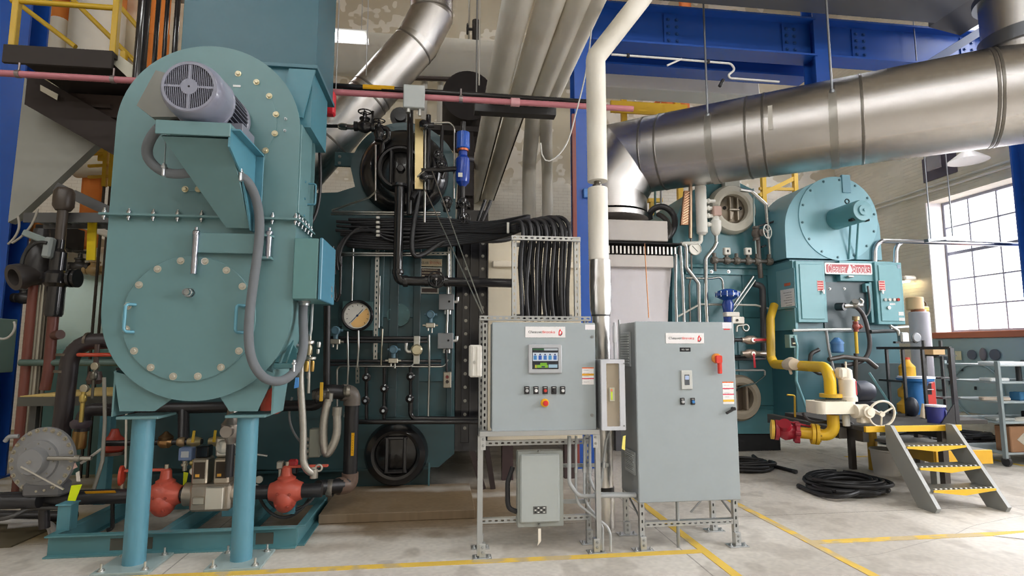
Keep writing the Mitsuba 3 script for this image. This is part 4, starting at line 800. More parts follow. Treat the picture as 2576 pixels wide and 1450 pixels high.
# ------------------------------------------------------------ fittings on that boiler
ga = thing('pressure_gauge', 'large round steam pressure gauge with black rim on a teal panel', 'gauge')
q0, q1 = P(862, 758, 6.55), P(937, 832, 6.55); yg = 6.55
part(ga, 'panel', G().bx(q0[0], q1[0], yg, YA-.0, q1[2], q0[2], .004), 'paint', '3a5a5c')
gc = P(900, 795, yg)
part(ga, 'rim', G().lathe((gc[0], yg, gc[2]), -Y1, [(.178, 0), (.178, .05), (.165, .065), (.148, .06), (.146, .035)], 48, False), 'gloss', '151517')
part(ga, 'dial', G().cyl((gc[0], yg-.001, gc[2]), (gc[0], yg-.036, gc[2]), .147, n=48), 'matte', 'd9d6cf')
part(ga, 'dial_arc', G().prism([(gc[0]-.07, gc[2]-.09), (gc[0]+.1, gc[2]+.09)]+circ((gc[0], gc[2]), .135, 14, .75, -1.9, True), (0, yg-.036, 0), *FR, .0012), 'matte', 'e3b878', 'amber sector')
for i in range(11): t = math.radians(225-27*i); c = V(gc[0]+.118*math.cos(t), yg-.0375, gc[2]+.118*math.sin(t)); part(ga, 'tick', G().box(c, (.016, .001, .006), 0, np.stack([V(math.cos(t), 0, math.sin(t)), Y1, V(-math.sin(t), 0, math.cos(t))], 1)), 'matte', '2a2a2a')
part(ga, 'needle', G().bar((gc[0]-.07, yg-.039, gc[2]-.075), (gc[0]+.06, yg-.039, gc[2]+.07), .006, .002, up=-Y1).cyl((gc[0], yg-.037, gc[2]), (gc[0], yg-.042, gc[2]), .012, n=12), 'matte', '1b2a4a')
part(ga, 'mount_arm', G().bx(q1[0], q1[0]+.06, yg+.02, YA, q1[2]-.25, q1[2]+.02), 'paint', '35585c')
for (x0, y0, x1, y1, lab) in ((1104, 740, 1142, 780, 'upper grey square junction box on the right edge of the dark boiler'), (1101, 838, 1140, 878, 'lower grey square junction box on the right edge of the dark boiler')):
    a, b = P(x0, y0, 6.52), P(x1, y1, 6.52); t = thing('square_box', lab, 'junction box')
    part(t, 'body', G().bx(a[0], b[0], 6.52, 6.64, b[2], a[2], .006), 'paint', '6d6f70'); k = P(x1-12, y0+19, 6.52); part(t, 'knockout', G().cyl((k[0], 6.521, k[2]), (k[0], 6.515, k[2]), .012, n=14), 'matte', '161616')
    part(t, 'elbow', G().tube(PQ((x1, y0+20, 6.58), (x1+9, y0+20, 6.58), (x1+9, y0+8, 6.58)), .02, 10, .03), 'metal', 'c4c4c0')
    part(t, 'gland', G().cyl((a[0]+.08, 6.57, b[2]), (a[0]+.08, 6.57, b[2]-.05), .02, n=10).cyl((b[0]-.05, 6.57, b[2]), (b[0]-.05, 6.57, b[2]-.05), .02, n=10), 'metal', 'c4c4c0')
a, b = P(1115, 936, 6.5), P(1135, 977, 6.5)
pb = thing('push_button_station', 'small beige two-button station on the right of the dark boiler', 'push button box'); part(pb, 'body', G().bx(a[0], b[0], 6.5, 6.58, b[2], a[2], .008), 'metal', 'a8a294')
for py in (949, 961): k = P(1125, py, 6.5); part(pb, 'button', G().cyl((k[0], 6.5, k[2]), (k[0], 6.485, k[2]), .019, n=16), 'gloss', '5a1c1c' if py < 955 else '241a1a')
def transmitter(c, s, label, col='44616f', low='b9b4a6'):
    """field transmitter: round housing with two caps and a manifold block under it"""
    t = thing('transmitter', label, 'pressure transmitter'); c = V(*c)
    part(t, 'housing', G().lathe(c+V(0, s*.7, 0), -Y1, [(s*.7, 0), (s*.78, s*.2), (s*.78, s*1.2), (s*.62, s*1.4), (s*.58, s*1.4), (s*.55, s*1.3), (.0001, s*1.3)], 24), 'paint', col)
    part(t, 'neck', G().cyl(c-Z1*s*1.5, c-Z1*s*.6, s*.42, n=14).cyl(c+X1*s*.6, c+X1*s*1.25, s*.26, n=10).cyl(c-X1*s*1.1, c-X1*s*.6, s*.22, n=10), 'paint', col)
    part(t, 'manifold', G().box(c-Z1*s*2.0, (s*1.7, s*1.2, s*.9), s*.1).cyl(c-Z1*s*2.0-X1*s*1.4, c-Z1*s*2.0+X1*s*1.4, s*.22, n=8), 'metal', low)
    part(t, 'drain', G().cyl(c-Z1*s*3.0-X1*s*.4, c-Z1*s*2.4-X1*s*.4, s*.2, n=8).cyl(c-Z1*s*3.4+X1*s*.3, c-Z1*s*2.4+X1*s*.3, s*.16, n=8), 'metal', 'c7c5bd')
    return t
transmitter(P(845, 832, 6.45), .062, 'blue grey pressure transmitter left of the big round gauge')
transmitter(P(1083, 792, 6.5), .062, 'blue grey transmitter below the data plate, left of the square boxes')
transmitter(P(990, 880, 6.45), .062, 'blue grey transmitter on a brass block under the round inspection cover')
dp = thing('differential_switch', 'round beige differential pressure switch on the dark boiler', 'pressure switch'); q = P(1048, 881, 6.45)
part(dp, 'body', G().lathe(q, -Y1, [(.06, -.1), (.066, -.05), (.066, .0), (.05, .02), (.0001, .022)], 24), 'metal', 'c9c0a2'); part(dp, 'bracket', G().bx(q[0]-.035, q[0]+.035, 6.46, 6.5, q[2]-.16, q[2]+.16, .004).cyl((q[0], 6.46, q[2]+.12), (q[0], 6.44, q[2]+.12), .02, n=14), 'metal', 'b7b7b0')
for i in range(6): t = i*math.pi/3; part(dp, 'bolt', G().bolt((q[0]+.058*math.cos(t), 6.45, q[2]+.058*math.sin(t)), -Y1, .009, .012), 'metal', 'a9a698')
part(dp, 'elbow', G().tube([q+V(-.05, .04, -.02), q+V(-.12, .04, -.02), q+V(-.12, .04, .08)], .022, 10, .03), 'metal', 'cfcfca')
# slotted straps and conduits across the boiler
for (x, y0, y1, lab) in ((948, 545, 905, 'long vertical slotted strut left of centre on the dark boiler'), (1131, 545, 740, 'short vertical slotted strut above the upper square box')):
    solo('slotted_strut', slotted(P(x-(4 if x < 1000 else 0), y1, 6.55), P(x+(3 if x < 1000 else 0), y0, 6.55), -Y1, .045, .03, pitch=.06), 'metal', 'b3b3ae', lab, 'strut')
solo('slotted_strut', slotted(P(1047, 638, 6.55), P(1132, 638, 6.55), -Y1, .04, .03), 'metal', 'a9a9a2', 'short horizontal slotted strut above the small name plate', 'strut')
solo('slotted_strut', slotted(P(899, 965, 6.55), P(899, 915, 6.55), -Y1, .04, .03), 'metal', '8d8d86', 'short slotted strut below the round gauge', 'strut')
CH = 'c9cac8'
for i, (pts, r, col, lab) in enumerate((
    (((837, 637, 6.5), (1060, 637, 6.5)), .014, CH, 'upper chrome tube of the pair crossing above the gauge'),
    (((845, 643, 6.5), (1060, 643, 6.5)), .014, 'a4a4a2', 'lower chrome tube of the pair crossing above the gauge'),
    (((835, 533, 6.5), (1108, 535, 6.5)), .013, CH, 'upper bright tube at the foot of the black drum'),
    (((832, 539, 6.5), (1108, 541, 6.5)), .013, 'a9a9a6', 'lower bright tube at the foot of the black drum'),
    (((890, 590, 6.5), (885, 757, 6.5)), .011, CH, 'thin bright vertical tube above the round gauge'),
    (((955, 695, 6.52), (954, 770, 6.5), (953, 825, 6.5)), .01, 'b0b0ac', 'short bright vertical tube right of the round gauge'),
    (((849, 1050, 6.5), (848, 930, 6.5), (855, 922, 6.5), (1036, 922, 6.5), (1046, 905, 6.5)), .011, CH, 'silver tube with a rounded corner running right below the gauge'),
    (((1036, 923, 6.5), (1118, 923, 6.5), (1127, 905, 6.5)), .010, CH, 'silver tube ending above the two-button station'),
    (((1079, 843, 6.48), (1080, 930, 6.48), (1077, 1055, 6.48)), .012, 'b9bab6', 'thin silver vertical tube left of the two-button station'),
    (((874, 835, 6.48), (876, 930, 6.48), (872, 1025, 6.48), (866, 1050, 6.48)), .011, CH, 'thin silver tube dropping from the left of the gauge'),
    (((901, 832, 6.48), (902, 880, 6.48), (899, 925, 6.48)), .012, 'cfcfcb', 'thin silver tube dropping from the middle of the gauge'),
    (((962, 828, 6.48), (959, 920, 6.48)), .010, 'c4bfae', 'thin brass coloured tube below the small white box'),
    (((830, 851, 6.53), (1075, 851, 6.53)), .022, '1b1b1d', 'upper black tube of the pair crossing below the gauge'),
    (((830, 860, 6.53), (1075, 860, 6.53)), .018, '232325', 'lower black tube of the pair crossing below the gauge'),
    (((815, 909, 6.53), (1110, 909, 6.53)), .02, '1b1b1d', 'upper black tube of the lower pair crossing the boiler'),
    (((815, 918, 6.53), (1110, 918, 6.53)), .016, '232325', 'lower black tube of the lower pair crossing the boiler'),
    (((880, 1062, 6.42), (1160, 1062, 6.42), (1207, 1062, 6.42)), .026, '19191b', 'black pipe crossing above the lower manhole ring'),
    (((1033, 1012, 6.45), (1033, 1054, 6.45), (1210, 1055, 6.45)), .028, '161618', 'black pipe bending right above the lower manhole ring'),
    (((840, 640, 6.45), (838, 700, 6.45), (846, 752, 6.45)), .016, '1a1a1c', 'black cable hanging left of the gauge'),
    (((858, 645, 6.4), (856, 740, 6.4), (843, 770, 6.4), (835, 690, 6.4), (838, 620, 6.4)), .014, '1c1c1e', 'looped black cable beside the teal side box'),
    (((945, 505, 6.35), (945, 365, 6.35)), .012, 'd4d4d0', 'thin chrome tube hanging left of the black drum end'),
    (((948, 480, 6.3), (930, 497, 6.35), (835, 530, 6.45)), .011, 'c0c0bc', 'thin tube slanting down left from the drum'),
    (((1084, 310, 6.3), (1130, 308, 6.3), (1143, 320, 6.3), (1142, 500, 6.4)), .012, 'd0d0cc', 'thin chrome tube with a rounded corner right of the black drum'),
    (((938, 280, 6.4), (938, 330, 6.4)), .015, '1a1a1c', 'short black standpipe left of the drum valve'),
    (((1128, 640, 6.4), (1127, 740, 6.4)), .016, 'c9cac8', 'chrome conduit above the upper square box'),
    (((1125, 780, 6.5), (1124, 838, 6.5)), .016, 'b5b5b0', 'short conduit between the two square boxes'),
    (((1122, 880, 6.5), (1124, 936, 6.5)), .014, '1c1c1e', 'short black cable above the two-button station'))):
    pipe('boiler_tube', lab, 'tube', [P(*q) for q in pts], r, col, 'chrome' if lin(col)[0] > .35 else 'gloss', .07 if len(pts) < 5 else .05, 10)
# blowdown lines with small round valves
for pts, kn, lab in ((((922, 925, 6.5), (922, 1058, 6.5)), ((922, 950), (920, 1008)), 'leftmost black drain line with two small valves'), (((967, 925, 6.5), (966, 1058, 6.5)), ((967, 978), (965, 1033)), 'middle black drain line with two small valves'), (((1033, 925, 6.5), (1033, 1012, 6.5)), ((1033, 948), (1031, 1004)), 'right black drain line with two small valves')):
    t = pipe('drain_line', lab, 'pipe', [P(*q) for q in pts], .019, '141416', 'gloss')
    for j, (x, y) in enumerate(kn):
        c = P(x, y, 6.43); part(t, 'valve_knob', G().lathe(c, -Y1, [(.04, -.06), (.048, -.02), (.048, .01), (.03, .02), (.02, .05), (.0001, .05)], 18), 'gloss', '18181a'); part(t, 'knob_cap', G().cyl(c-Y1*.05, c-Y1*.056, .017, n=12), 'metal', 'b9c4cc')
# big black pipe with the wheel valve
t = pipe('feed_pipe', 'thick black pipe dropping from the drum and turning right across the boiler', 'pipe', PQ((1005, 466, 6.25), (1000, 707, 6.25), (1290, 713, 6.45)), .052, '161618', 'gloss', .07, 20)
part(t, 'elbow', G().lathe(P(1001, 690, 6.25), Z1, [(.062, 0), (.066, .02), (.062, .05)], 20, False).lathe(P(1014, 708, 6.25), X1, [(.062, 0), (.066, .02), (.062, .05)], 20, False), 'gloss', '1d1d1f')
part(t, 'coupling', G().cyl(P(1180, 711, 6.38), P(1204, 711, 6.39), .07, n=20), 'gloss', '1b1b1d')
part(t, 'flange', G().lathe(P(1005, 470, 6.25), Z1, [(.085, 0), (.085, .03)], 20), 'gloss', '1b1b1d')
v_ = valve('wheel_valve', 'black gate valve with a spoked wheel facing the viewer, on the thick black pipe', P(1098, 708, 6.3), X1, -Y1, .05, '141416', .085, mat='gloss')
pipe('condensate_hose', 'black flexible hose looping below the drum to the cable bundle', 'hose', PQ((1036, 500, 6.2), (1036, 620, 6.2), (1045, 645, 6.2), (1065, 640, 6.25), (1110, 612, 6.35), (1200, 605, 6.4), (1290, 598, 6.45)), .028, '19191b', 'rubber', smooth=True)
# water column on the drum
wc = thing('water_column', 'long pale brass level gauge plate on black pipes in front of the drum', 'level gauge')
a, b = P(1044, 299, 6.2), P(1068, 476, 6.2)
part(wc, 'gauge_plate', G().prism([(a[0], a[2]), (P(1065, 299, 6.2)[0], a[2]), (P(1064, 476, 6.2)[0], b[2]), (P(1043, 476, 6.2)[0], b[2])], (0, 6.2, 0), *FR, -.03), 'metal', 'd2bd8c')
part(wc, 'sight_glass', G().cyl(P(1070, 320, 6.2), P(1069, 470, 6.2), .012, n=10), 'chrome', 'b7b7ae')
part(wc, 'column', G().cyl(P(1032, 270, 6.3), P(1030, 540, 6.3), .035, n=16), 'gloss', '19191b'); part(wc, 'column', G().cyl(P(1078, 290, 6.3), P(1075, 480, 6.3), .028, n=14), 'gloss', '19191b')
for y in (315, 445): part(wc, 'cock', G().cyl(P(1055, y, 6.15), P(1092, y, 6.15), .028, n=14).lathe(P(1066, y, 6.15), -Y1, [(.05, -.03), (.05, .04), (.02, .06), (.02, .1)], 14).sphere(P(1067, y, 6.08), .028, 10, 6), 'gloss', '1b1b1d')
part(wc, 'drain_tube', G().cyl(P(1069, 470, 6.2), P(1068, 560, 6.2), .014, n=10), 'chrome', 'b9b9b4')
part(wc, 'drain_lever', G().bar(P(1050, 445, 6.05), P(1068, 432, 6.05), .03, .012), 'metal', '6d6a60')
wb = thing('control_box', 'plain light grey square box hung on the pink pipe in front of the drum', 'junction box'); a, b = P(1015, 211, 5.8), P(1068, 272, 5.8)
part(wb, 'body', G().bx(a[0], b[0], 5.8, 5.88, b[2], a[2], .008), 'paint', 'a9aead'); part(wb, 'gland', G().cyl(P(1027, 272, 5.84), P(1027, 284, 5.84), .025, n=12).cyl(P(1056, 272, 5.84), P(1056, 292, 5.84), .018, n=12), 'metal', 'bdbdb9')
part(wb, 'clamp', G().bx(a[0]+.05, b[0]-.05, 5.88, 5.96, (a[2]+b[2])/2-.03, (a[2]+b[2])/2+.03), 'metal', '8d8d8a')
valve('stop_valve', 'black valve with horizontal hand wheel left of the drum, on the chrome ended pipe', P(917, 319, 6.4), X1, Z1, .045, '1a1a1c', .075, mat='gloss')
valve('stop_valve', 'smaller black valve with a horizontal wheel directly left of the grey hung box', P(953, 335, 6.35), Z1, Z1, .036, '161618', .065, mat='gloss')
pipe('vent_pipe', 'thin black pipe with a steel union running left to the fan from the drum valve', 'pipe', PQ((790, 316, 6.4), (905, 319, 6.4)), .02, '1a1a1c', 'gloss')
solo('pipe_union', G().lathe(P(851, 318, 6.4), X1, [(.028, 0), (.04, .03), (.04, .09), (.03, .1), (.03, .2)], 16), 'chrome', 'b5b5b0', 'steel union on the thin pipe left of the drum valves', 'fitting')
pipe('drum_pipe', 'crooked black pipe bending down onto the drum end', 'pipe', PQ((962, 322, 6.4), (977, 325, 6.4), (977, 350, 6.42), (962, 360, 6.42), (962, 390, 6.43)), .03, '151517', 'gloss', .05)
for i, (px, lab) in enumerate(((1103, 'black valve cluster on the right side of the drum, upper'), (1112, 'black valve cluster right of the drum, lower'))):
    y = (396, 420)[i]; t = valve('try_cock', lab, P(px, y, 6.3), Z1, -Y1, .026, '141416', .05, mat='gloss')
pipe('level_pipe', 'black pipe joining the level gauge to the blue vessel', 'pipe', PQ((1060, 430, 6.2), (1148, 425, 6.3)), .03, '161618', 'gloss')
pipe('level_pipe', 'black upright pipe right of the level gauge', 'pipe', PQ((1112, 318, 6.3), (1110, 400, 6.3), (1118, 425, 6.3), (1112, 450, 6.3)), .02, '161618', 'gloss', .05)
# blue vessel
bv = thing('level_controller', 'glossy blue level controller vessel with a copper band right of the drum', 'level controller'); q0, q1 = P(1166, 332, 6.3), P(1163, 470, 6.3); H_ = q0[2]-q1[2]; bx0 = (q0[0]+q1[0])/2
part(bv, 'cap', G().lathe((bx0, 6.3, q1[2]+H_*.68), Z1, [(.07, 0), (.078, .01), (.078, H_*.3), (.05, H_*.32)], 24), 'gloss', '2450a8'); part(bv, 'copper_band', G().cyl((bx0, 6.3, q1[2]+H_*.64), (bx0, 6.3, q1[2]+H_*.69), .066, n=24), 'metal', 'b5664a', 'copper band')
part(bv, 'vessel', G().lathe((bx0, 6.3, q1[2]), Z1, [(.03, 0), (.075, .05), (.08, .1), (.08, H_*.5), (.05, H_*.56), (.05, H_*.66)], 24), 'gloss', '17388c'); part(bv, 'label', G().box(P(1158, 440, 6.215), (.05, .004, .05)), 'matte', 'd2d2cc')
part(bv, 'stub', G().cyl((bx0, 6.3, q1[2]-.35), (bx0, 6.3, q1[2]+.01), .03, n=12).lathe((bx0, 6.3, q1[2]-.2), Z1, [(.06, 0), (.06, .05)], 14), 'gloss', '1a1a1c'); part(bv, 'top_pipe', G().cyl((bx0, 6.3, q0[2]-.01), (bx0, 6.3, q0[2]+.12), .03, n=12), 'metal', '4a4a4a')
part(bv, 'side_port', G().cyl((bx0+.07, 6.3, q1[2]+H_*.5), (bx0+.13, 6.3, q1[2]+H_*.5), .03, n=12), 'metal', '55555a')
for i, (px, py) in enumerate(((1168, 555), (1124, 515), (1165, 518))):
    valve('drum_valve', ('black flanged valve under the blue vessel', 'black valve left of the blue vessel outlet', 'black cross valve directly below the blue vessel')[i], P(px, py, 6.35), X1 if i == 2 else Z1, -Y1, .032, '151517', .06, mat='gloss')
pipe('small_riser', 'thin black riser right of the blue vessel, first of the pair', 'pipe', PQ((1200, 600, 6.74), (1203, 555, 6.6), (1221, 503, 6.6)), .02, '18181a', 'gloss'); pipe('small_riser', 'thin black riser right of the blue vessel, second of the pair', 'pipe', PQ((1211, 600, 6.74), (1214, 556, 6.6), (1235, 505, 6.6)), .02, '18181a', 'gloss')
# stay cables
for i, (a, b) in enumerate((((1068, 475, 6.0), (1213, 790, 4.9)), ((1088, 432, 6.0), (1217, 788, 4.9)))):
    solo('stay_cable', G().cyl(P(*a), P(*b), .006, n=8), 'chrome', 'e0e0de', ('left', 'right')[i]+' one of two thin steel cables running from the drum down to the cabinet stand', 'cable')
# bundle of black cables into the slotted frame
cf = thing('cable_rack', 'galvanised slotted frame standing on the control cabinet stand, full of black cables', 'frame')
yc = 5.0; f0, f1 = P(1294, 600, yc), P(1452, 798, yc); zlo = zt0+.02
for x in (f0[0], f1[0]): part(cf, 'strut', slotted((x, yc, zlo), (x, yc, f0[2]), -Y1, pitch=.055), 'metal', 'c9cbcb')
part(cf, 'strut', slotted((f0[0]-.03, yc-.04, f0[2]), (f1[0]+.03, yc-.04, f0[2]), -Y1), 'metal', 'c9cbcb')
part(cf, 'back_channel', G().bx(f0[0], f1[0], yc+.2, yc+.22, zlo, zlo+.04).bx(f0[0], f1[0], yc+.2, yc+.22, f0[2]-.04, f0[2]), 'metal', '9a9a98')
rng = np.random.default_rng(5); NC = 13
for i in range(NC):
    u = (i+.5)/NC; x = f0[0]+.05+(f1[0]-f0[0]-.09)*u; zt_ = P(0, 0, 1)[2]*0+f0[2]+.1+.1*rng.random(); y0 = yc+.07+.05*(i % 2)
    py = 548+i*5.2; Yb = 6.45-.02*(i % 3); lx = 845+rng.random()*40
    zz = P(1330, 545+i*2.2, 5.6)
    pts = [P(lx, 552+i*5.5, 6.5), P(950, 553+i*6, 6.45), P(1120, 552+i*5.5, 6.35), P(1230, 560+i*3.6, 6.1), zz, V(x-.06, yc+.25, f0[2]+.20+.006*i), V(x, y0+.03, f0[2]+.17+.02*rng.random()), V(x+.01, y0, f0[2]-.1), V(x+.012*rng.standard_normal(), y0, f0[2]-.5), V(x+.01*rng.standard_normal(), y0, zlo-.03)]
    solo('black_cable', G().tube(pts, .0165+.004*rng.random(), 9, smooth=True, seg=7), 'rubber', '1b1b1e', 'black cable dropping side by side with others through the slotted cable frame', 'cable', 'black cables dropping through the slotted frame')
for i in range(6):
    x = f0[0]+.06+(f1[0]-f0[0]-.1)*(i+.2)/6; solo('black_cable', G().tube([(x+.02, yc+.16, zlo-.02), (x, yc+.17, f0[2]-.3), (x+.03, yc+.16, f0[2]+.05), (x+.07, yc+.18, f0[2]+.15), (x+.1, yc+.22, f0[2]+.05)], .018, 9, smooth=True), 'rubber', '1e1e21', 'black cable dropping side by side with others through the slotted cable frame', 'cable', 'black cables dropping through the slotted frame')
for i in range(4):
    pts = [P(835+i*8, 700-i*10, 6.4), P(843+i*9, 640-i*12, 6.4), P(880+i*12, 590-i*6, 6.42), P(960, 578+i*6, 6.4), P(1100, 580+i*5, 6.35), P(1250, 585-i*4, 6.0), P(1300, 580-i*5, 5.7)]
    solo('black_cable', G().tube(pts, .017, 9, smooth=True), 'rubber', '19191c', '%s black cable curving up beside the teal side box into the cable bundle' % ('lowest', 'second lowest', 'third lowest', 'highest')[i], 'cable')
t = thing('cable_tie', 'bright clip band around the black cable bundle left of the slotted frame', 'clamp'); part(t, 'band', G().bx(P(1276, 0, 5.9)[0]-.015, P(1276, 0, 5.9)[0]+.015, 5.78, 5.8, P(1276, 588, 5.8)[2], P(1276, 560, 5.8)[2], .004), 'metal', 'd0d0cc')
for i, y in enumerate((548, 560, 572, 583, 593)):
    q = P(951, y, 6.38); 
    if i == 0: cl = thing('cable_clamps', 'vertical row of bright cable clamps on the slotted strut', 'clamp')
    part(cl, 'clamp', G().box(q, (.05, .04, .035), .008), 'metal', 'd9d9d6')
# beam of the black steel behind the pink pipe, with the pink pipe itself
pk = thing('pink_pipe', 'long thin pink sprinkler pipe crossing the hall behind the fan', 'pipe')
yk = 5.95; a, b = P(-40, 188, yk), P(1592, 264, yk); zk = (a[2]+b[2])/2
part(pk, 'pipe', G().cyl((a[0], yk, P(740, 226, yk)[2]), (b[0], yk, P(740, 226, yk)[2]), .033, n=18), 'paint', 'b8737c')
zk = P(740, 226, yk)[2]
for px in (45, 285, 1160): x = P(px, 200, yk)[0]; part(pk, 'hanger_clamp', G().cyl((x-.02, yk, zk), (x+.02, yk, zk), .04, n=18).cyl((x, yk, zk+.04), (x, yk, zk+.12), .01, n=8), 'metal', '9b8f8f')
x = P(1296, 255, yk)[0]; part(pk, 'coupling', G().cyl((x-.05, yk, zk), (x+.05, yk, zk), .048, n=18), 'paint', 'd9a3aa')
t = thing('conduit_run', 'black conduit lying just above the pink pipe, with yellow tape', 'conduit'); part(t, 'pipe', G().cyl((P(795, 0, yk)[0], yk+.08, zk+.11), (P(1480, 0, yk)[0], yk+.08, zk+.09), .03, n=14), 'gloss', '151517'); x = P(957, 0, yk)[0]; part(t, 'marker', G().cyl((x-.17, yk+.08, zk+.11), (x+.17, yk+.08, zk+.11), .033, n=14), 'matte', 'd9a521', 'yellow pipe marker')
t = thing('alarm_strobe', 'red fire alarm strobe on the right flank of the fan duct', 'alarm'); q = P(832, 262, 5.75); part(t, 'bracket', G().bar(q+V(-.08, .02, .05), V(-1.2, 5.5, q[2]+.05), .05, .05), 'metal', '55555a'); part(t, 'horn', G().box(q, (.09, .12, .24), .015), 'paint', 'c22a36'); part(t, 'back_box', G().box(q+V(-.08, .02, 0), (.08, .16, .22), .01), 'metal', '9a9488'); part(t, 'lens', G().box(q+V(.0, -.065, .04), (.05, .02, .07), .006), 'paint', 'e8e4e0')
pipe('drop_cable', 'thick black cable hanging along the right flank of the fan, the right one', 'cable', PQ((800, 150, 5.5), (806, 240, 5.5), (803, 330, 5.5), (806, 440, 5.5), (790, 550, 5.5), (765, 580, 5.4)), .016, '1b1b1d', 'rubber', smooth=True)
pipe('drop_cable', 'thin grey cable hanging along the right flank of the fan, the left one', 'cable', PQ((790, 240, 5.4), (783, 330, 5.4), (781, 470, 5.4), (770, 530, 5.4), (752, 555, 5.3)), .01, '8d8f90', 'rubber', smooth=True)
# ------------------------------------------------------------ second boiler, at the right
Y2 = 8.7
b2 = thing('boiler', 'lighter teal boiler with a chalky white ringed manhole, under the long flue', 'boiler')
o = xz(Y2, (1690, 1092), (1967, 1092)) + xz(Y2, (2010, 900), (2010, 640), (1960, 590), (1930, 520), (1895, 478), (1850, 455), (1790, 455), (1745, 478), (1712, 520), (1692, 570))
part(b2, 'casing', G().prism(o, (0, Y2, 0), *FR, -4.0), 'paint', '41727a')
part(b2, 'base', G().bx(P(1690, 1100, Y2)[0], P(1965, 1100, Y2)[0], Y2+.03, Y2+3.8, 0, P(1800, 1090, Y2)[2]), 'matte', '1c1d1f')
part(b2, 'casing_seam', G().bx(P(1700, 0, Y2)[0], P(1945, 0, Y2)[0], Y2-.09, Y2, P(1800, 676, Y2)[2], P(1800, 668, Y2)[2], .006).bx(P(1700, 0, Y2)[0], P(1945, 0, Y2)[0], Y2-.04, Y2, P(1800, 692, Y2)[2], P(1800, 676, Y2)[2], .006), 'paint', '4a7e86')
part(b2, 'casing_seam', G().bx(P(1850, 0, Y2)[0], P(1967, 0, Y2)[0], Y2-.015, Y2, P(1900, 1030, Y2)[2], P(1900, 1024, Y2)[2]), 'paint', '35626a')
for px in (1790, 1833): q = P(px, 684, Y2-.04); part(b2, 'casing_bolt', G().bolt(q, -Y1, .03, .02), 'metal', 'd4d4cf')
for a, b in (((1865, 692), (1945, 800)), ((1855, 860), (1960, 1020))): p0, p1 = P(*a, Y2), P(*b, Y2); part(b2, 'casing_panel', G().bx(p0[0], p1[0], Y2-.02, Y2+.01, p1[2], p0[2], .004), 'paint', '3b6a72')
q = P(1836, 530, Y2); part(b2, 'drum_ring', G().lathe(q, -Y1, [(.42, -.01), (.42, .08), (.38, .14), (.29, .16), (.25, .14), (.245, .02)], 48, False), 'matte', 'c9c6ba', 'chalky white ring of the drum manhole')
part(b2, 'drum_neck', G().bx(q[0]-.14, q[0]+.16, Y2-.1, Y2, q[2]+.36, q[2]+.52, .02), 'matte', 'b3b5ad')
hc = part(b2, 'manhole_cover', G().lathe((q[0], Y2-.03, q[2]), -Y1, [(.25, 0), (.2, .04), (.0001, .06)], 36), 'metal', '8d8478')
part(hc, 'yoke', G().bx(q[0]-.08, q[0]-.05, Y2-.15, Y2-.05, q[2]-.2, q[2]+.2, .01).bx(q[0]+.05, q[0]+.08, Y2-.15, Y2-.05, q[2]-.2, q[2]+.2, .01).bx(q[0]-.09, q[0]+.09, Y2-.16, Y2-.06, q[2]-.04, q[2]+.0, .01), 'metal', 'a39a8c')
for s in (-1, 1): part(hc, 'hole', G().cyl((q[0]+s*.14, Y2-.085, q[2]+.02), (q[0]+s*.14, Y2-.094, q[2]+.02), .03, n=14), 'matte', '1d1a18')
q = P(1862, 1002, Y2-.1); lm = part(b2, 'mud_drum_ring', G().lathe((q[0], Y2, q[2]), -Y1, [(.37, -.01), (.37, .08), (.33, .15), (.25, .17), (.21, .14), (.2, .02)], 44, False), 'matte', '8d8474', 'dusty ring of the lower manhole')
part(lm, 'cover', G().cyl((q[0], Y2, q[2]), (q[0], Y2-.04, q[2]), .21, n=32), 'matte', '55493f')
for s in (-1, 1): part(lm, 'yoke', G().bx(q[0]+s*.09-.02, q[0]+s*.09+.02, Y2-.16, Y2-.04, q[2]-.19, q[2]+.19, .01), 'matte', '776c5e')
YT = 8.45
wcl = thing('water_column', 'white vertical water column vessel with three side nozzles on the right boiler', 'water column')
a, b = P(1762, 470, YT), P(1760, 592, YT); part(wcl, 'vessel', G().lathe((a[0], YT, b[2]), Z1, [(.05, 0), (.088, .04), (.088, a[2]-b[2]), (.05, a[2]-b[2]+.04)], 24), 'matte', 'dfe0da')
for y in (506, 524, 543, 565): c = P(1775, y, YT); part(wcl, 'nozzle', G().cyl(c-X1*.04, c+X1*.16, .03, n=12).hexnut(c+X1*.03, X1, .045, .04), 'matte', 'e6e6e0')
part(wcl, 'outlet', G().tube(PQ((1763, 592, YT), (1763, 612, YT), (1715, 614, YT)), .035, 12, .06), 'matte', 'd6d6ce')
gh = thing('gauge_guard', 'slender copper coloured perforated gauge guard left of the white column', 'guard')
p0 = [P(x, y, YT)[[0, 2]] for x, y in ((1713, 566), (1732, 566), (1736, 480), (1722, 480))]
part(gh, 'frame', G().prism([tuple(k) for k in p0], (0, YT, 0), *FR, -.05), 'metal', '8d6a52')
for i in range(12):
    y = 486+i*6.6; part(gh, 'slot', G().bar(P(1716+(566-y)*.09, y+5, YT-.01), P(1731+(566-y)*.05, y-3, YT-.01), .012, .012), 'metal', 'd9b596')
part(gh, 'stem', G().cyl(P(1737, 470, YT), P(1737, 600, YT), .03, n=12), 'metal', 'b59a82')
dg = thing('dial_gauge', 'white faced dial gauge low on the left of the right boiler', 'gauge'); q = P(1747, 627, YT)
part(dg, 'case', G().lathe(q, -Y1, [(.1, -.04), (.108, 0), (.108, .03), (.098, .035), (.096, .02)], 32, False), 'metal', 'b3b3ae'); part(dg, 'dial', G().cyl(q, q-Y1*.021, .097, n=32), 'matte', 'e9e7df'); part(dg, 'needle', G().bar(q+V(-.05, -.023, .05), q+V(.05, -.023, -.05), .006, .002, up=-Y1), 'matte', '222222')
SV = 'c9cccb'
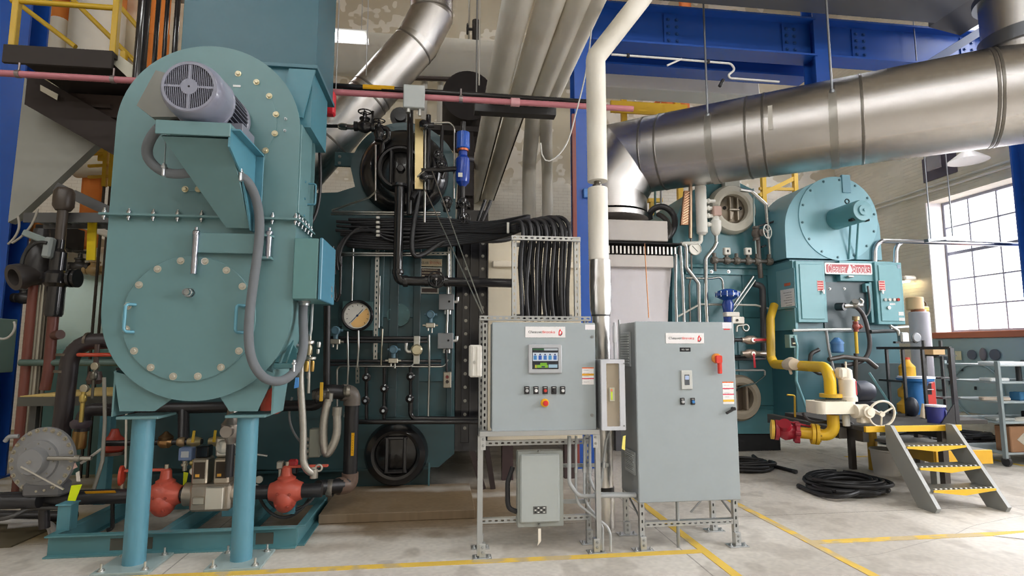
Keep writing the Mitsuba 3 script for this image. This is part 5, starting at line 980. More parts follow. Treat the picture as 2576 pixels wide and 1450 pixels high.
for pts, r, col, lab in (
    (((1700, 640, YT), (1700, 740, YT), (1703, 830, YT)), .024, SV, 'silver conduit nearest the white transition box'),
    (((1711, 620, YT), (1718, 720, YT), (1722, 830, YT)), .026, SV, 'second silver conduit from the white transition box'),
    (((1712, 612, YT), (1726, 618, YT), (1727, 675, YT), (1757, 712, YT), (1760, 830, YT)), .034, 'd0d2d0', 'silver pipe with a double kink right of the dial gauge'),
    (((1803, 610, YT), (1798, 622, YT), (1775, 652, YT), (1776, 760, YT), (1780, 830, YT)), .034, 'dcdcd8', 'white pipe kinking down from the white strainer'),
    (((1738, 600, YT), (1740, 690, YT), (1734, 720, YT), (1737, 830, YT)), .014, '55504a', 'thin dark line hanging below the copper guard'),
    (((1862, 478, YT), (1890, 482, YT), (1927, 515, YT), (1938, 655, YT)), .03, 'd6d8d6', 'silver pipe with a bent shoulder right of the manhole'),
    (((1895, 475, YT), (1897, 560, YT), (1903, 650, YT)), .013, '9fb5b5', 'thin pale line inside the bent silver pipe'),
    (((1700, 800, YT), (1760, 766, YT), (1900, 768, YT), (1945, 780, YT)), .018, 'a9aaa2', 'thin pipe arching behind the blue valve'),
    (((1895, 696, YT), (1830, 790, YT)), .022, 'c6c8c4', 'slanting silver rod right of the blue valve, upper'),
    (((1900, 705, YT), (1838, 792, YT)), .016, 'b3b5b2', 'slanting silver rod right of the blue valve, lower'),
    (((1725, 700, YT), (1790, 701, YT), (1817, 696, YT), (1820, 735, YT)), .018, 'b8bab6', 'thin pipe turning down to the blue valve'),
    (((1905, 580, YT), (1908, 640, YT), (1914, 700, YT)), .04, '4d4640', 'thick rusty vertical pipe beside the white hand wheel'),
    (((1897, 715, YT), (1918, 720, YT), (1921, 820, YT), (1922, 900, YT)), .05, '37373a', 'thick dark vertical pipe left of the yellow gas pipe'),
    (((1832, 900, YT), (1930, 892, YT)), .03, '2c2c30', 'upper dark pipe emerging right of the drive cabinet'),
    (((1832, 905, YT), (1925, 903, YT)), .02, '46464a', 'lower dark pipe emerging right of the drive cabinet'),
    (((1832, 932, YT), (1925, 932, YT), (1924, 945, YT)), .016, '8d8d88', 'thin steel pipe below the red lever valves'),
    (((1925, 945, YT), (1900, 965, YT), (1858, 975, YT), (1852, 985, 8.56)), .012, '31413f', 'thin dark hose sagging over the lower manhole')):
    pipe('boiler_pipe', lab, 'pipe', [P(*q) for q in pts], r, col, 'chrome' if lin(col)[0] > .45 else 'paint', .08, 12)
sr = thing('strainer', 'white bottle shaped strainer hanging left of the open manhole', 'strainer'); q = P(1801, 575, YT)
part(sr, 'bowl', G().lathe(q-Z1*.12, Z1, [(.03, 0), (.06, .03), (.085, .1), (.085, .24), (.06, .26), (.05, .32)], 20), 'matte', 'e0e0da'); part(sr, 'head', G().bx(q[0]-.06, q[0]+.08, YT-.07, YT+.05, q[2]+.2, q[2]+.36, .01), 'matte', 'b59a90', 'pinkish head'); part(sr, 'tail', G().cyl(q-Z1*.24, q-Z1*.1, .028, n=12), 'metal', 'b7b7b0')
mf = thing('valve_manifold', 'dark valve manifold on the right boiler under two white square heads', 'valve'); z = P(1870, 657, YT)[2]
a, b = P(1792, 657, YT)[0], P(1938, 657, YT)[0]
part(mf, 'pipe', G().cyl((a, YT, z), (b, YT, z), .035, n=14), 'paint', '45443f')
for px in (1797, 1828, 1853, 1882, 1905, 1935): x = P(px, 657, YT)[0]; part(mf, 'body', G().lathe((x-.05, YT, z), X1, [(.05, 0), (.065, .03), (.065, .07), (.05, .1)], 14).cyl((x, YT, z), (x, YT, z+.12), .03, n=10).cyl((x, YT-.02, z-.02), (x, YT-.02, z-.18 if px in (1797, 1830) else z-.06), .02, n=10), 'paint', '57524b')
for px in (1828, 1881): c = P(px, 633, YT); part(mf, 'actuator_head', G().box(c, (.11, .08, .12), .012).cyl(c-Z1*.06, c-Z1*.16, .025, n=10), 'matte', 'e0ded6'); part(mf, 'display', G().box(c-Y1*.041, (.03, .003, .04)), 'matte', '3a3a38')
hw = valve('wheel_valve', 'rusty valve with a small white hand wheel facing the viewer on the right boiler', P(1902, 588, YT), Z1, V(.5, -1, 0), .045, '57504a', .11, wcol='e3e3dd')
dv2 = thing('diaphragm_valve', 'glossy blue diaphragm valve with a wide flanged top, left of the dark pipe', 'control valve'); q = P(1830, 742, 8.3)
part(dv2, 'diaphragm_case', G().lathe(q-Z1*.09, Z1, [(.06, 0), (.16, .05), (.185, .07), (.185, .11), (.15, .15), (.06, .18)], 32), 'gloss', '1d3f8c')
for i in range(12): t = i*math.pi/6; part(dv2, 'bolt', G().cyl(q+V(.178*math.cos(t), .178*math.sin(t), -.04), q+V(.178*math.cos(t), .178*math.sin(t), .05), .01, n=6), 'metal', 'c3cbd6')
part(dv2, 'yoke', G().lathe(q-Z1*.45, Z1, [(.07, 0), (.075, .2), (.09, .3), (.06, .38)], 24), 'gloss', '1a3880'); part(dv2, 'stem', G().cyl(q-Z1*.75, q-Z1*.44, .03, n=12), 'paint', '2c3034')
ps = thing('positioner', 'white valve positioner boxes stacked below the blue diaphragm valve', 'positioner')
for (a, b, c, d) in ((1827, 785, 1862, 797), (1842, 797, 1874, 815)): p0, p1 = P(a, b, 8.2), P(c, d, 8.2); part(ps, 'body', G().bx(p0[0], p1[0], 8.2, 8.32, p1[2], p0[2], .012), 'matte', 'e3e0d8')
k = P(1855, 806, 8.19); part(ps, 'knob', G().cyl(k, k+Y1*.012, .02, n=12), 'matte', '4a4a48'); part(ps, 'bracket', G().tube(PQ((1853, 835, 8.25), (1853, 820, 8.25), (1872, 818, 8.25)), .02, 8, .04).torus(P(1876, 825, 8.25), Y1, .05, .018, 16, 6), 'metal', 'b3b2aa')
for y, lev, lab in ((856, (1.0, 0, .02), 'valve with a long red lever pointing right, above its twin'), (890, (.05, 0, -1), 'valve with a short red lever hanging down')):
    c = P(1888, y, 8.25); t = thing('lever_valve', lab, 'valve'); part(t, 'body', G().lathe(c-X1*.15, X1, [(.04, 0), (.04, .05), (.07, .1), (.07, .2), (.04, .25), (.04, .42)], 16).cyl(c, c-Y1*.09, .035, n=12), 'metal', 'c9b8ac')
    L = V(*lev)*(.34 if y < 870 else .22); part(t, 'lever', G().bar(c-Y1*.09, c-Y1*.09+L, .035, .014, .004, up=-Y1), 'paint', 'c22c3a', 'red lever')
    if y < 870: part(t, 'wheel', G().torus(c-X1*.34, X1, .1, .025, 18, 8).cyl(c-X1*.4, c-X1*.1, .03, n=10), 'rubber', '1c1c20')
for (a, b, lab) in (((1907, 570), (1953, 556), 'black flat bar latch at the top of the right boiler edge'), ((1915, 622), (1926, 618), 'short black latch on the right boiler')):
    solo('latch_bar', G().bar(P(*a, YT), P(*b, YT), .05, .03, .006), 'rubber', '1c1c1e', lab, 'latch')
# transition box and breeching
tb_ = thing('transition_box', 'white breeching box under the flue stub, tapering down behind the drive cabinet', 'breeching')
yb_ = 8.45
a, b = P(1535, 552, yb_), P(1681, 608, yb_); part(tb_, 'upper_box', G().bx(a[0]-.6, b[0], yb_, 10.2, b[2], a[2], .01), 'matte', 'c3bdb8')
a1, b1 = P(1535, 640, yb_), P(1700, 655, yb_); part(tb_, 'lower_flange', G().bx(a1[0]-.6, P(1695, 655, yb_)[0], yb_, 10.2, P(1600, 672, yb_)[2], a1[2], .01), 'matte', 'c9c3be')
cs = [P(x, y, yb_+.1)[[0, 2]] for x, y in ((1690, 668), (1682, 760), (1672, 830))]
part(tb_, 'hopper', G().prism([(a[0]-.6, cs[0][1]), tuple(cs[0]), tuple(cs[1]), (cs[1][0]-.12, .6), (a[0]-.6, .6)], (0, yb_+.1, 0), *FR, -1.4), 'matte', 'd3cfd2')
part(tb_, 'leg', G().bx(a[0]+.2, a[0]+.32, 9, 9.12, 0, .62).bx(a[0]-.4, a[0]-.28, 9, 9.12, 0, .62), 'paint', '55555a')
gz0, gz1 = P(1600, 638, yb_)[2], P(1600, 614, yb_)[2]; part(tb_, 'dark_gap', G().bx(a[0]-.5, P(1690, 620, yb_)[0], yb_+.15, 10.1, gz0-.02, gz1+.05), 'matte', '1a1818')
for i in range(20): x = a[0]-.1+i*.065; part(tb_, 'grille_bar', G().bx(x, x+.03, yb_+.03, yb_+.06, gz0+.0, gz1-.03), 'metal', 'c6c3bf')
part(tb_, 'cover_strip', G().bx(a[0]-.5, P(1712, 612, yb_)[0], yb_-.05, yb_+.4, gz1, gz1+.02), 'matte', '1b1b1d')
pipe('copper_line', 'thin copper line hanging in front of the white breeching box', 'tube', PQ((1622, 612, 8.42), (1622, 618, 8.3), (1624, 660, 8.3), (1632, 800, 8.3)), .007, 'c98a5c', 'metal')
for i, (px, lab) in enumerate(((1648, 'left thin white post behind the white breeching box'), (1663, 'right thin white post behind the white breeching box'))): solo('white_post', G().cyl(P(px, 550, 10.3), P(px, 478, 10.3), .022, n=10), 'matte', ('7f9a94', 'd9d6d0')[i], lab, 'post')
pipe('black_hose', 'black hoses looping over the corner right of the white breeching box', 'hose', PQ((1680, 600, 8.6), (1695, 575, 8.6), (1690, 535, 8.7), (1665, 520, 8.7), (1640, 530, 8.8), (1635, 552, 8.9)), .05, '1c1c1f', 'rubber', smooth=True)
part('black_hose', 'clutter', G().tube(PQ((1672, 605, 8.5), (1684, 590, 8.5), (1680, 560, 8.6), (1655, 540, 8.8)), .04, 8, smooth=True), 'rubber', '2a2826')
# ------------------------------------------------------------ burner front with its blower drum and sign
YM = 8.1
bm = thing('burner_unit', 'teal burner front with a big round blower drum on top and a red maker sign', 'burner')
r0, r1 = P(1978, 640, YM), P(2218, 640, YM); cxm = (r0[0]+r1[0])/2; rm = (r1[0]-r0[0])/2; zt_ = P(2100, 455, YM)[2]; zbm2 = P(2100, 652, YM)[2]
hs = [(cxm-rm, zbm2), (cxm+rm, zbm2)]+circ((cxm, zt_-rm), rm, 40, 0, math.pi, True)
part(bm, 'blower_housing', G().prism(hs, (0, YM, 0), *FR, -.75), 'paint', '6fa0ad')
dcx = P(2108, 550, YM); part(bm, 'inlet_disc', G().lathe((dcx[0], YM, dcx[2]), -Y1, [(rm*.83, 0), (rm*.83, .014), (.0001, .016)], 56), 'paint', '7fb0bd')
for i in range(14): t = (i+.3)*2*math.pi/14; part(bm, 'disc_bolt', G().bolt((dcx[0]+rm*.77*math.cos(t), YM-.015, dcx[2]+rm*.77*math.sin(t)), -Y1, .022, .012), 'paint', '47727c')
e0, e1 = P(2086, 560, YM), P(2166, 528, 7.48)
mm = part(bm, 'drive_motor', G().lathe((dcx[0]-.06, YM, dcx[2]-.02), -Y1, [(.13, 0), (.17, .03), (.17, .55), (.15, .6), (.0001, .6)], 32), 'paint', '4f858c')
part(mm, 'end_cap', G().lathe((dcx[0]-.06, YM-.6, dcx[2]-.02), -Y1, [(.155, 0), (.155, .01), (.08, .015), (.08, .04), (.02, .04), (.02, .06), (.0001, .06)], 28), 'paint', '6fa0aa')
for k in (-1, 1): part(mm, 'vent', G().box((dcx[0]-.06+k*.12, YM-.52, dcx[2]-.15), (.05, .08, .03)), 'matte', '16201f')
part(mm, 'eye', G().torus((dcx[0]-.06, YM-.3, dcx[2]+.2), Y1, .035, .01, 14, 6), 'metal', '3a4a4c')
for dx in (.16, .32): part(bm, 'stay_rod', G().cyl((dcx[0]+dx*.8, YM-.02, zbm2), (dcx[0]+dx*.6, YM-.1-dx*.3, dcx[2]-.12), .016, n=8), 'paint', '5a8f98')
q0 = P(2081, 400, YM); part(bm, 'top_bar', G().bx(P(2086, 0, YM)[0], P(2106, 0, YM)[0], YM-.03, YM+.02, P(2095, 485, YM)[2], P(2095, 440, YM)[2], .004), 'paint', '6f9fb0')
yw = 7.95
f = lambda px, py: P(px, py, yw)
part(bm, 'windbox', G().bx(f(2000, 700)[0], f(2266, 700)[0], yw+.12, Y2+.2, f(2100, 1062)[2], f(2100, 652)[2], .006), 'paint', '35606a')
part(bm, 'lower_skirt', G().bx(f(2030, 0)[0], f(2225, 0)[0], yw+.09, yw+.12, f(2100, 1050)[2], f(2100, 915)[2], .004), 'paint', '1d3135')
part(bm, 'side_panel', G().bx(f(2000, 700)[0]-.02, f(2000, 700)[0]+.02, yw+.02, Y2-.05, f(2000, 830)[2], f(2000, 655)[2]), 'paint', '5f929c')
part(bm, 'header', G().bx(f(2072, 0)[0], f(2198, 0)[0], yw+.02, yw+.14, f(2100, 706)[2], f(2100, 655)[2], .004), 'paint', '5a8d95')
rc0, rc1 = f(2079, 708), f(2196, 812)
part(bm, 'recess_back', G().bx(rc0[0], rc1[0], yw+.1, yw+.115, f(2100, 835)[2], rc0[2]), 'paint', '33444a')
part(bm, 'recess_frame', G().bx(rc0[0]-.04, rc0[0], yw+.02, yw+.14, rc1[2], rc0[2]).bx(rc1[0], rc1[0]+.04, yw+.02, yw+.14, rc1[2], rc0[2]), 'paint', '4f828a')
for nm, (xa_, ya_, xb_, yb2_), lab in (('left', (1999, 657, 2080, 812), ''), ('right', (2197, 660, 2276, 817), '')):
    p0, p1 = f(xa_, ya_), f(xb_, yb2_)
    cbx = part(bm, 'cabinet_box', G().bx(p0[0], p1[0], yw-.02, yw+.16, p1[2], p0[2], .006), 'paint', '5c9098')
    part(cbx, 'cabinet_door', G().bx(p0[0]+.05, p1[0]-.05, yw-.035, yw-.018, p1[2]+.05, p0[2]-.05, .006), 'paint', '64979f')
    wx = f(2060 if nm == 'left' else 2214, 720); part(cbx, 'warning_label', G().box((wx[0], yw-.037, wx[2]), (.11, .003, .16)), 'matte', 'd9a9a6')
    for k in range(4): part(cbx, 'print', G().box((wx[0], yw-.039, wx[2]+.06-.038*k), (.09, .001, .014)), 'matte', 'b0383c')
    hx = f(2064 if nm == 'left' else 2212, 733); part(cbx, 'latch', G().cyl((hx[0], yw-.03, hx[2]), (hx[0], yw-.07, hx[2]), .022, n=12).box((hx[0], yw-.07, hx[2]-.015), (.03, .015, .07), .005), 'metal', 'd6d6d2')
for px, col in ((2221, 'b9b9b4'), (2232, 'd9d9d4'), (2243, 'c9c9c4'), (2253, 'a33a35')): q = f(px, 755); part(cbx, 'control_button', G().cyl((q[0], yw-.03, q[2]), (q[0], yw-.06, q[2]), .025, n=14), 'gloss', col)
q = f(2230, 775); part(cbx, 'control_button', G().cyl((q[0], yw-.03, q[2]), (q[0], yw-.06, q[2]), .028, n=14), 'metal', 'c9c9c4')
for (x, y, w, h, c) in ((2240, 766, .1, .03, 'c9ced0'), (2262, 790, .09, .06, 'd3d6d6'), (2264, 804, .1, .05, 'c9cccc'), (2256, 672, .05, .06, '8fa3b3')): q = f(x, y); part(cbx, 'label', G().box((q[0], yw-.037, q[2]), (w, .003, h)), 'matte', c)
g0, g1 = f(2074, 661), f(2195, 692)
sg = part(bm, 'maker_sign', G().prism(rrect(g0[0], g1[0], g1[2], g0[2], .03), (0, yw+.02, 0), *FR, .02), 'paint', 'e6e2de', 'red sign with white lettering and a flame')
sg2 = part(sg, 'sign_field', G().prism(rrect(g0[0]+.025, g1[0]-.025, g1[2]+.025, g0[2]-.025, .02), (0, yw, 0), *FR, .004), 'paint', 'a3242f')
zc = (g0[2]+g1[2])/2; W = g1[0]-g0[0]
text(sg, 'Cleaver', .13, (g0[0]+W*.25, yw-.004, zc-.005), *FR, 'f0ecea', width=W*.38); text(sg, 'Brooks', .13, (g0[0]+W*.765, yw-.004, zc-.005), *FR, 'f0ecea', width=W*.36)
c = g0[0]+W*.515; part(sg, 'flame_mark', G().prism([(c-.05, zc-.05), (c-.02, zc+.02), (c+.0, zc+.085), (c+.035, zc+.02), (c+.05, zc-.03), (c+.02, zc-.075), (c-.03, zc-.075)], (0, yw-.004, 0), *FR, .0015), 'matte', 'f0ecea')
q = f(2136, 697); part(bm, 'sign_lamp', G().box((q[0], yw-.02, q[2]), (.1, .06, .03), .008), 'metal', 'b3b3ae')
sp0, sp1 = P(1962, 724, 8.3), P(2002, 782, 8.0)
xsd = f(2000, 700)[0]-.03
nt = thing('paper_note', 'white printed paper sheet in a teal holder on the left flank of the burner front', 'paper'); 
def side(px, py): return PXw(px, py, xsd)
h0, h1 = side(1958, 780), side(1999, 680)
part(nt, 'holder', G().bx(xsd-.01, xsd, min(h0[1], h1[1]), max(h0[1], h1[1]), h0[2], side(1970, 680)[2], .003), 'paint', '74a3ad')
n0, n1 = side(1965, 774), side(1999, 725); part(nt, 'sheet', G().bx(xsd-.014, xsd-.01, min(n0[1], n1[1]), max(n0[1], n1[1])-.02, n0[2], n1[2]), 'matte', 'e6e6e6')
for k in range(8): part(nt, 'print', G().bx(xsd-.0155, xsd-.014, min(n0[1], n1[1])+.06, max(n0[1], n1[1])-.1-.03*(k % 3), n1[2]-.06-.04*k, n1[2]-.052-.04*k), 'matte', '8a8a8e')
k = side(1982, 716); part(nt, 'switch', G().box(k, (.03, .16, .05), .006), 'paint', 'c9684a', 'small orange switch')
# burner gear in the recess and below
bg = thing('burner_gun', 'oil burner gun with a looping dark hose in the dark recess', 'burner gun'); yg2 = 7.8
part(bg, 'barrel', G().cyl(P(2105, 772, yg2+.1), P(2125, 772, yg2-.02), .06, n=16), 'gloss', '1d1d20'); part(bg, 'body', G().cyl(P(2122, 771, yg2), P(2168, 768, yg2), .035, n=14).sphere(P(2150, 766, yg2), .07, 12, 7).cyl(P(2150, 766, yg2), P(2152, 758, yg2-.05), .05, n=12), 'metal', 'a8a6a0')
part(bg, 'handle', G().tube(PQ((2165, 770, yg2), (2172, 758, yg2), (2162, 752, yg2)), .02, 8, .03), 'metal', 'bdbbb4')
part(bg, 'hose', G().tube(PQ((2152, 772, yg2), (2170, 790, yg2), (2183, 830, yg2), (2188, 870, yg2), (2178, 900, yg2), (2150, 915, yg2), (2120, 920, yg2)), .032, 10, smooth=True), 'rubber', '3d3a3c')
part(bg, 'hose', G().tube(PQ((2183, 720, yg2), (2188, 760, yg2), (2180, 795, yg2), (2170, 800, yg2)), .016, 8, smooth=True), 'rubber', '46484a')
solo('teal_recess_box', G().box(P(2180, 725, yw+.06), (.1, .08, .14), .008), 'paint', '5f939c', 'small teal box in the top right corner of the burner recess', 'junction box')
part(bm, 'recess_bolt', G().bolt(P(2087, 727, yw+.1), -Y1, .02, .02), 'metal', 'c9c9c4'); part(bm, 'recess_bolt', G().bolt(P(2124, 727, yw+.1), -Y1, .02, .02), 'metal', 'c9c9c4')
yl = 7.75
for pts, r, col, lab in (
    (((1995, 832, yl), (2075, 830, yl), (2140, 829, yl)), .022, 'b9bdbc', 'steel rod running below the left burner cabinet'),
    (((2078, 830, yl), (2085, 880, yl), (2098, 935, yl)), .02, '8a8d8f', 'slanting lever rod below the burner recess'),
    (((2153, 800, yl), (2153, 840, yl), (2156, 890, yl)), .024, 'd0ab2a', 'short yellow vertical pipe below the burner recess'),
    (((2153, 890, yl), (2152, 960, yl)), .03, '38332e', 'dark pipe continuing below the short yellow pipe'),
    (((2190, 835, yl), (2260, 832, yl)), .03, '3a3f42', 'dark horizontal pipe below the right burner cabinet'),
    (((2085, 905, yl), (2120, 898, yl), (2180, 905, yl), (2205, 925, yl)), .035, '45413d', 'rusty pipe run low in front of the burner'),
    (((2060, 880, yl), (2040, 890, yl), (2035, 925, yl), (2060, 940, yl), (2090, 938, yl)), .03, '2c2b2c', 'dark curved hose left of the slanting lever'),
    (((1998, 845, yl), (2005, 870, yl), (2003, 960, yl), (2030, 1030, yl), (2045, 1060, yl)), .02, '6fa0aa', 'teal tube curving down the left of the burner base')):
    pipe('burner_pipe', lab, 'pipe', [P(*q) for q in pts], r, col, 'paint', .08, 12)
t = valve('brass_valve', 'rusty red valve on the short yellow pipe below the burner recess', P(2153, 822, yl), Z1, X1, .03, '8a4238', .0)
part(t, 'cap', G().cyl(P(2153, 797, yl), P(2153, 806, yl), .05, n=12), 'metal', 'a38a6a')
t = thing('oil_filter', 'small blue oil filter pot below the burner recess', 'filter'); q = P(2106, 870, yl); part(t, 'pot', G().lathe(q-Z1*.11, Z1, [(.07, 0), (.085, .02), (.085, .17), (.06, .2), (.03, .23)], 20), 'paint', '3f6c9c'); part(t, 'rim', G().cyl(q+Z1*.03, q+Z1*.05, .095, n=20), 'paint', '4a78a8')
t = thing('switch_box', 'grey switch box with a dark dial left of the burner base', 'switch box'); q0, q1 = P(1985, 842, yl), P(2008, 876, yl); part(t, 'body', G().bx(q0[0], q1[0], yl, yl+.12, q1[2], q0[2], .008), 'paint', '62837f'); part(t, 'dial', G().bx(q0[0]+.03, q1[0]-.03, yl-.006, yl, q1[2]+.03, q0[2]-.05), 'matte', '1c211f'); part(t, 'mark', G().bx(q0[0]+.045, q1[0]-.045, yl-.008, yl-.006, q1[2]+.06, q1[2]+.08), 'matte', 'cfcbb0')
t = thing('fuel_pump', 'grey round fuel pump body low behind the white motor valve', 'pump'); q = P(2170, 985, yl); part(t, 'body', G().lathe(q+V(-.2, 0, 0), X1, [(.1, 0), (.16, .05), (.16, .25), (.12, .33), (.05, .36)], 24), 'paint', '4a4f5c'); part(t, 'foot', G().box(q-Z1*.2, (.3, .2, .12), .01), 'paint', '3a3d46')
t = thing('linkage_arm', 'bright air damper linkage with a round mirror dial at the right burner corner', 'linkage'); 
part(t, 'arm', G().tube(PQ((2238, 820, 7.6), (2258, 832, 7.6), (2262, 845, 7.6)), .025, 8).bar(P(2240, 825, 7.6), P(2285, 822, 7.6), .03, .03).box(P(2272, 850, 7.6), (.14, .1, .16), .02), 'metal', 'b5bab9'); part(t, 'bracket', G().bar(P(2250, 862, 7.6), P(2305, 862, 7.6), .05, .03).tube(PQ((2300, 862, 7.6), (2308, 858, 7.6), (2307, 850, 7.6)), .012, 8), 'paint', '2a2c2e'); k = P(2306, 850, 7.55); part(t, 'dial', G().lathe(k, -Y1, [(.07, -.02), (.075, .0), (.06, .012), (.0001, .012)], 24), 'metal', '8d9094')
# conduits arching from the burner cabinet to the right wall
for pts, lab in ((((2200, 662, 8.06), (2200, 606, 8.06), (2340, 604, 8.06), (2660, 610, 8.06)), 'left silver conduit arching from the right burner cabinet towards the window'), (((2253, 662, 8.09), (2253, 607, 8.09), (2400, 610, 8.09), (2650, 600, 8.09)), 'right silver conduit arching from the right burner cabinet towards the window')):
    pp = [P(*q) for q in pts]; zz = pp[1][2]; pp[2][2] = zz; pp[3] = V(9.9, pp[3][1], zz+(.0 if pp[3][0] else 0)); pp = [pp[0], pp[1], pp[3]]
    pipe('arched_conduit', lab, 'conduit', pp, .036, 'b9bcc2', 'chrome', .28, 14)
t = thing('conduit_hanger', 'dark strut hung on two thin rods, holding the silver conduits before the window', 'hanger'); a, b = P(2330, 606, 7.8), P(2408, 596, 8.3)
part(t, 'strut', G().bar(a, b, .06, .05), 'paint', '4a565f')
for k in (.15, .85): c = a+(b-a)*k; part(t, 'rod', G().cyl(c, V(c[0], c[1], ZC), .01, n=8), 'metal', '9a9da6')
# gas train: yellow pipe with white motor valve
gp_ = thing('gas_pipe', 'bright yellow gas pipe stepping down in front of the right boiler', 'gas pipe'); yg3 = 6.15; KG = .8
part(gp_, 'pipe', G().tube(PQ((1948, 768, 8.3), (1938, 800, 8.2), (1940, 905, 8.0)), .062, 20, .1), 'paint', 'b8951f')
va = P(2090, 1000, yg3); top = P(2090, 925, yg3)
part(gp_, 'pipe', G().tube([P(1940, 900, 8.0), P(1948, 917, 7.95), P(1965, 918, 7.5), V(va[0], yg3, top[2]), V(va[0], yg3, va[2])], .066, 24, .16, seg=8), 'paint', 'dcb31a')
part(gp_, 'flange', G().cyl((va[0], yg3, va[2]-.0), (va[0], yg3, va[2]+.04), .12, n=28), 'paint', 'c79f2a')
lowz = P(2085, 1098, yg3)[2]; v0 = P(2095, 1045, yg3)
part(gp_, 'pipe', G().tube([V(v0[0], yg3, v0[2]), V(v0[0], yg3, lowz), V(P(2015, 1080, yg3)[0], yg3+.2, lowz+.03)], .066, 24, .14, seg=8), 'paint', 'd3aa22')
fx = P(2068, 1092, yg3); fd = unit(V(P(2015, 1080, yg3)[0], yg3+.2, lowz+.03)-V(v0[0], yg3, lowz))
for k in (0, .045): part(gp_, 'flange', G().cyl(V(v0[0], yg3, lowz)+fd*(.16+k), V(v0[0], yg3, lowz)+fd*(.195+k), .12, n=28), 'paint', 'c9a024')
for i in range(8): t = i*math.pi/4; a_, b_, _ = frame(fd); part(gp_, 'flange_bolt', G().bolt(V(v0[0], yg3, lowz)+fd*.16+.095*(math.cos(t)*a_+math.sin(t)*b_), -fd, .017, .015), 'paint', '8d7022')
wrap = solo('pipe_wrap', G().tube(PQ((1980, 918, 7.1), (1990, 916, 6.98), (1999, 917, 6.86)), [.075, .09, .076], 14).tube(PQ((1985, 925, 7.0), (1990, 940, 6.9)), .02, 8), 'matte', 'cdbfa9', 'pale cloth bandage wrapped round the horizontal yellow gas pipe', 'cloth')
rv = thing('red_valve', 'deep red flanged valve at the lower left end of the yellow gas pipe', 'valve'); c = V(P(2008, 1080, yg3)[0], yg3+.22, lowz+.035)
part(rv, 'body', G().lathe(c-fd*.13, fd, [(.12, 0), (.12, .04), (.08, .05), (.104, .11), (.11, .145), (.08, .21), (.12, .22), (.12, .26)], 20), 'paint', '8d1c2a'); part(rv, 'bonnet', G().cyl(c, c+V(-.08, -.08, .1), .07, n=16), 'paint', '8d1c2a'); part(rv, 'lever', G().bar(c+V(-.02, -.02, .12), c+V(.34, -.1, .04), .032, .02, .006), 'paint', 'a3202f'); part(rv, 'rear_flange', G().cyl(c+fd*.14, c+fd*.175, .115, n=24), 'paint', 'cba53a')
for i in range(6): t = i*math.pi/3; a_, b_, _ = frame(fd); part(rv, 'lobe', G().cyl(c-fd*.135+.105*(math.cos(t)*a_+math.sin(t)*b_), c-fd*.08+.105*(math.cos(t)*a_+math.sin(t)*b_), .032, n=10), 'paint', '7d1826')
t = pipe('brass_line', 'thin brass line rising from the red valve', 'tube', PQ((2000, 1050, 6.4), (1999, 995, 6.4), (1980, 994, 6.4)), .012, 'b59438', 'metal', .03)
mv = thing('motor_valve', 'cream white motorised valve with a spoked hand wheel on the yellow gas pipe', 'motorised valve')
a, b = P(2050, 1008, yg3-.08), P(2148, 1040, yg3-.08); zc = (a[2]+b[2])/2; hh = (a[2]-b[2])/2
part(mv, 'gear_body', G().prism(rrect(a[0], b[0], yg3-.16, yg3+.14, .07), (0, 0, zc-hh), X1, Y1, 2*hh*.92), 'matte', 'e3dccb')
part(mv, 'cover_plate', G().bx(a[0]+.1, b[0]-.08, yg3-.12, yg3+.08, zc+hh*.84, zc+hh*1.0, .01), 'metal', '8d8d84')
k = P(2133, 1000, yg3-.05); k1 = P(2133, 940, yg3-.05)
part(mv, 'motor_housing', G().lathe(V(k[0], k[1], zc+hh*.8), Z1, [(.1, 0), (.1, .05), (.09, .06), (.09, .25), (.065, .27), (.06, .36), (.035, .38), (.01, .39), (.01, .46)], 24), 'matte', 'e0d8c8')
part(mv, 'terminal_cap', G().bx(k[0]-.12, k[0]-.02, k[1]-.06, k[1]+.06, zc+hh*.8+.26, zc+hh*.8+.39, .025), 'matte', 'e0d8c8')
part(mv, 'red_label', G().box((k[0]+.066, k[1]-.066, zc+hh*.8+.155), (.045, .002, .16), 0, rotz(.75)), 'matte', 'd23a4a', 'red and white label')
q = P(2170, 1035, yg3-.15); part(mv, 'gearbox', G().cyl(q-X1*.11, q+X1*.05, .08, n=20).cyl(q, q-Y1*.11, .068, n=20).cyl(q-Y1*.11, q-Y1*.125, .04, n=16).box(q-Z1*.095, (.11, .1, .08), .01), 'matte', 'e0d8c8')
hc_ = P(2218, 1042, yg3-.25); handwheel(mv, hc_, V(.1, .95, .2), .15, 'e6dfd0', 'matte', .014); part(mv, 'wheel_shaft', G().cyl(q+X1*.05, hc_, .018, n=10), 'matte', 'd6cfc0')
part(mv, 'under_motor', G().cyl(P(2127, 1045, yg3-.05), P(2130, 1072, yg3-.05), .04, n=14), 'matte', 'd6d6d0')
pipe('clevis_hook', 'dark conduit curling below the white motor valve', 'conduit', PQ((2020, 1040, 6.3), (2040, 1060, 6.28), (2070, 1062, 6.25), (2120, 1058, 6.22), (2155, 1075, 6.15)), .016, '2c2c2e', 'paint', smooth=True)
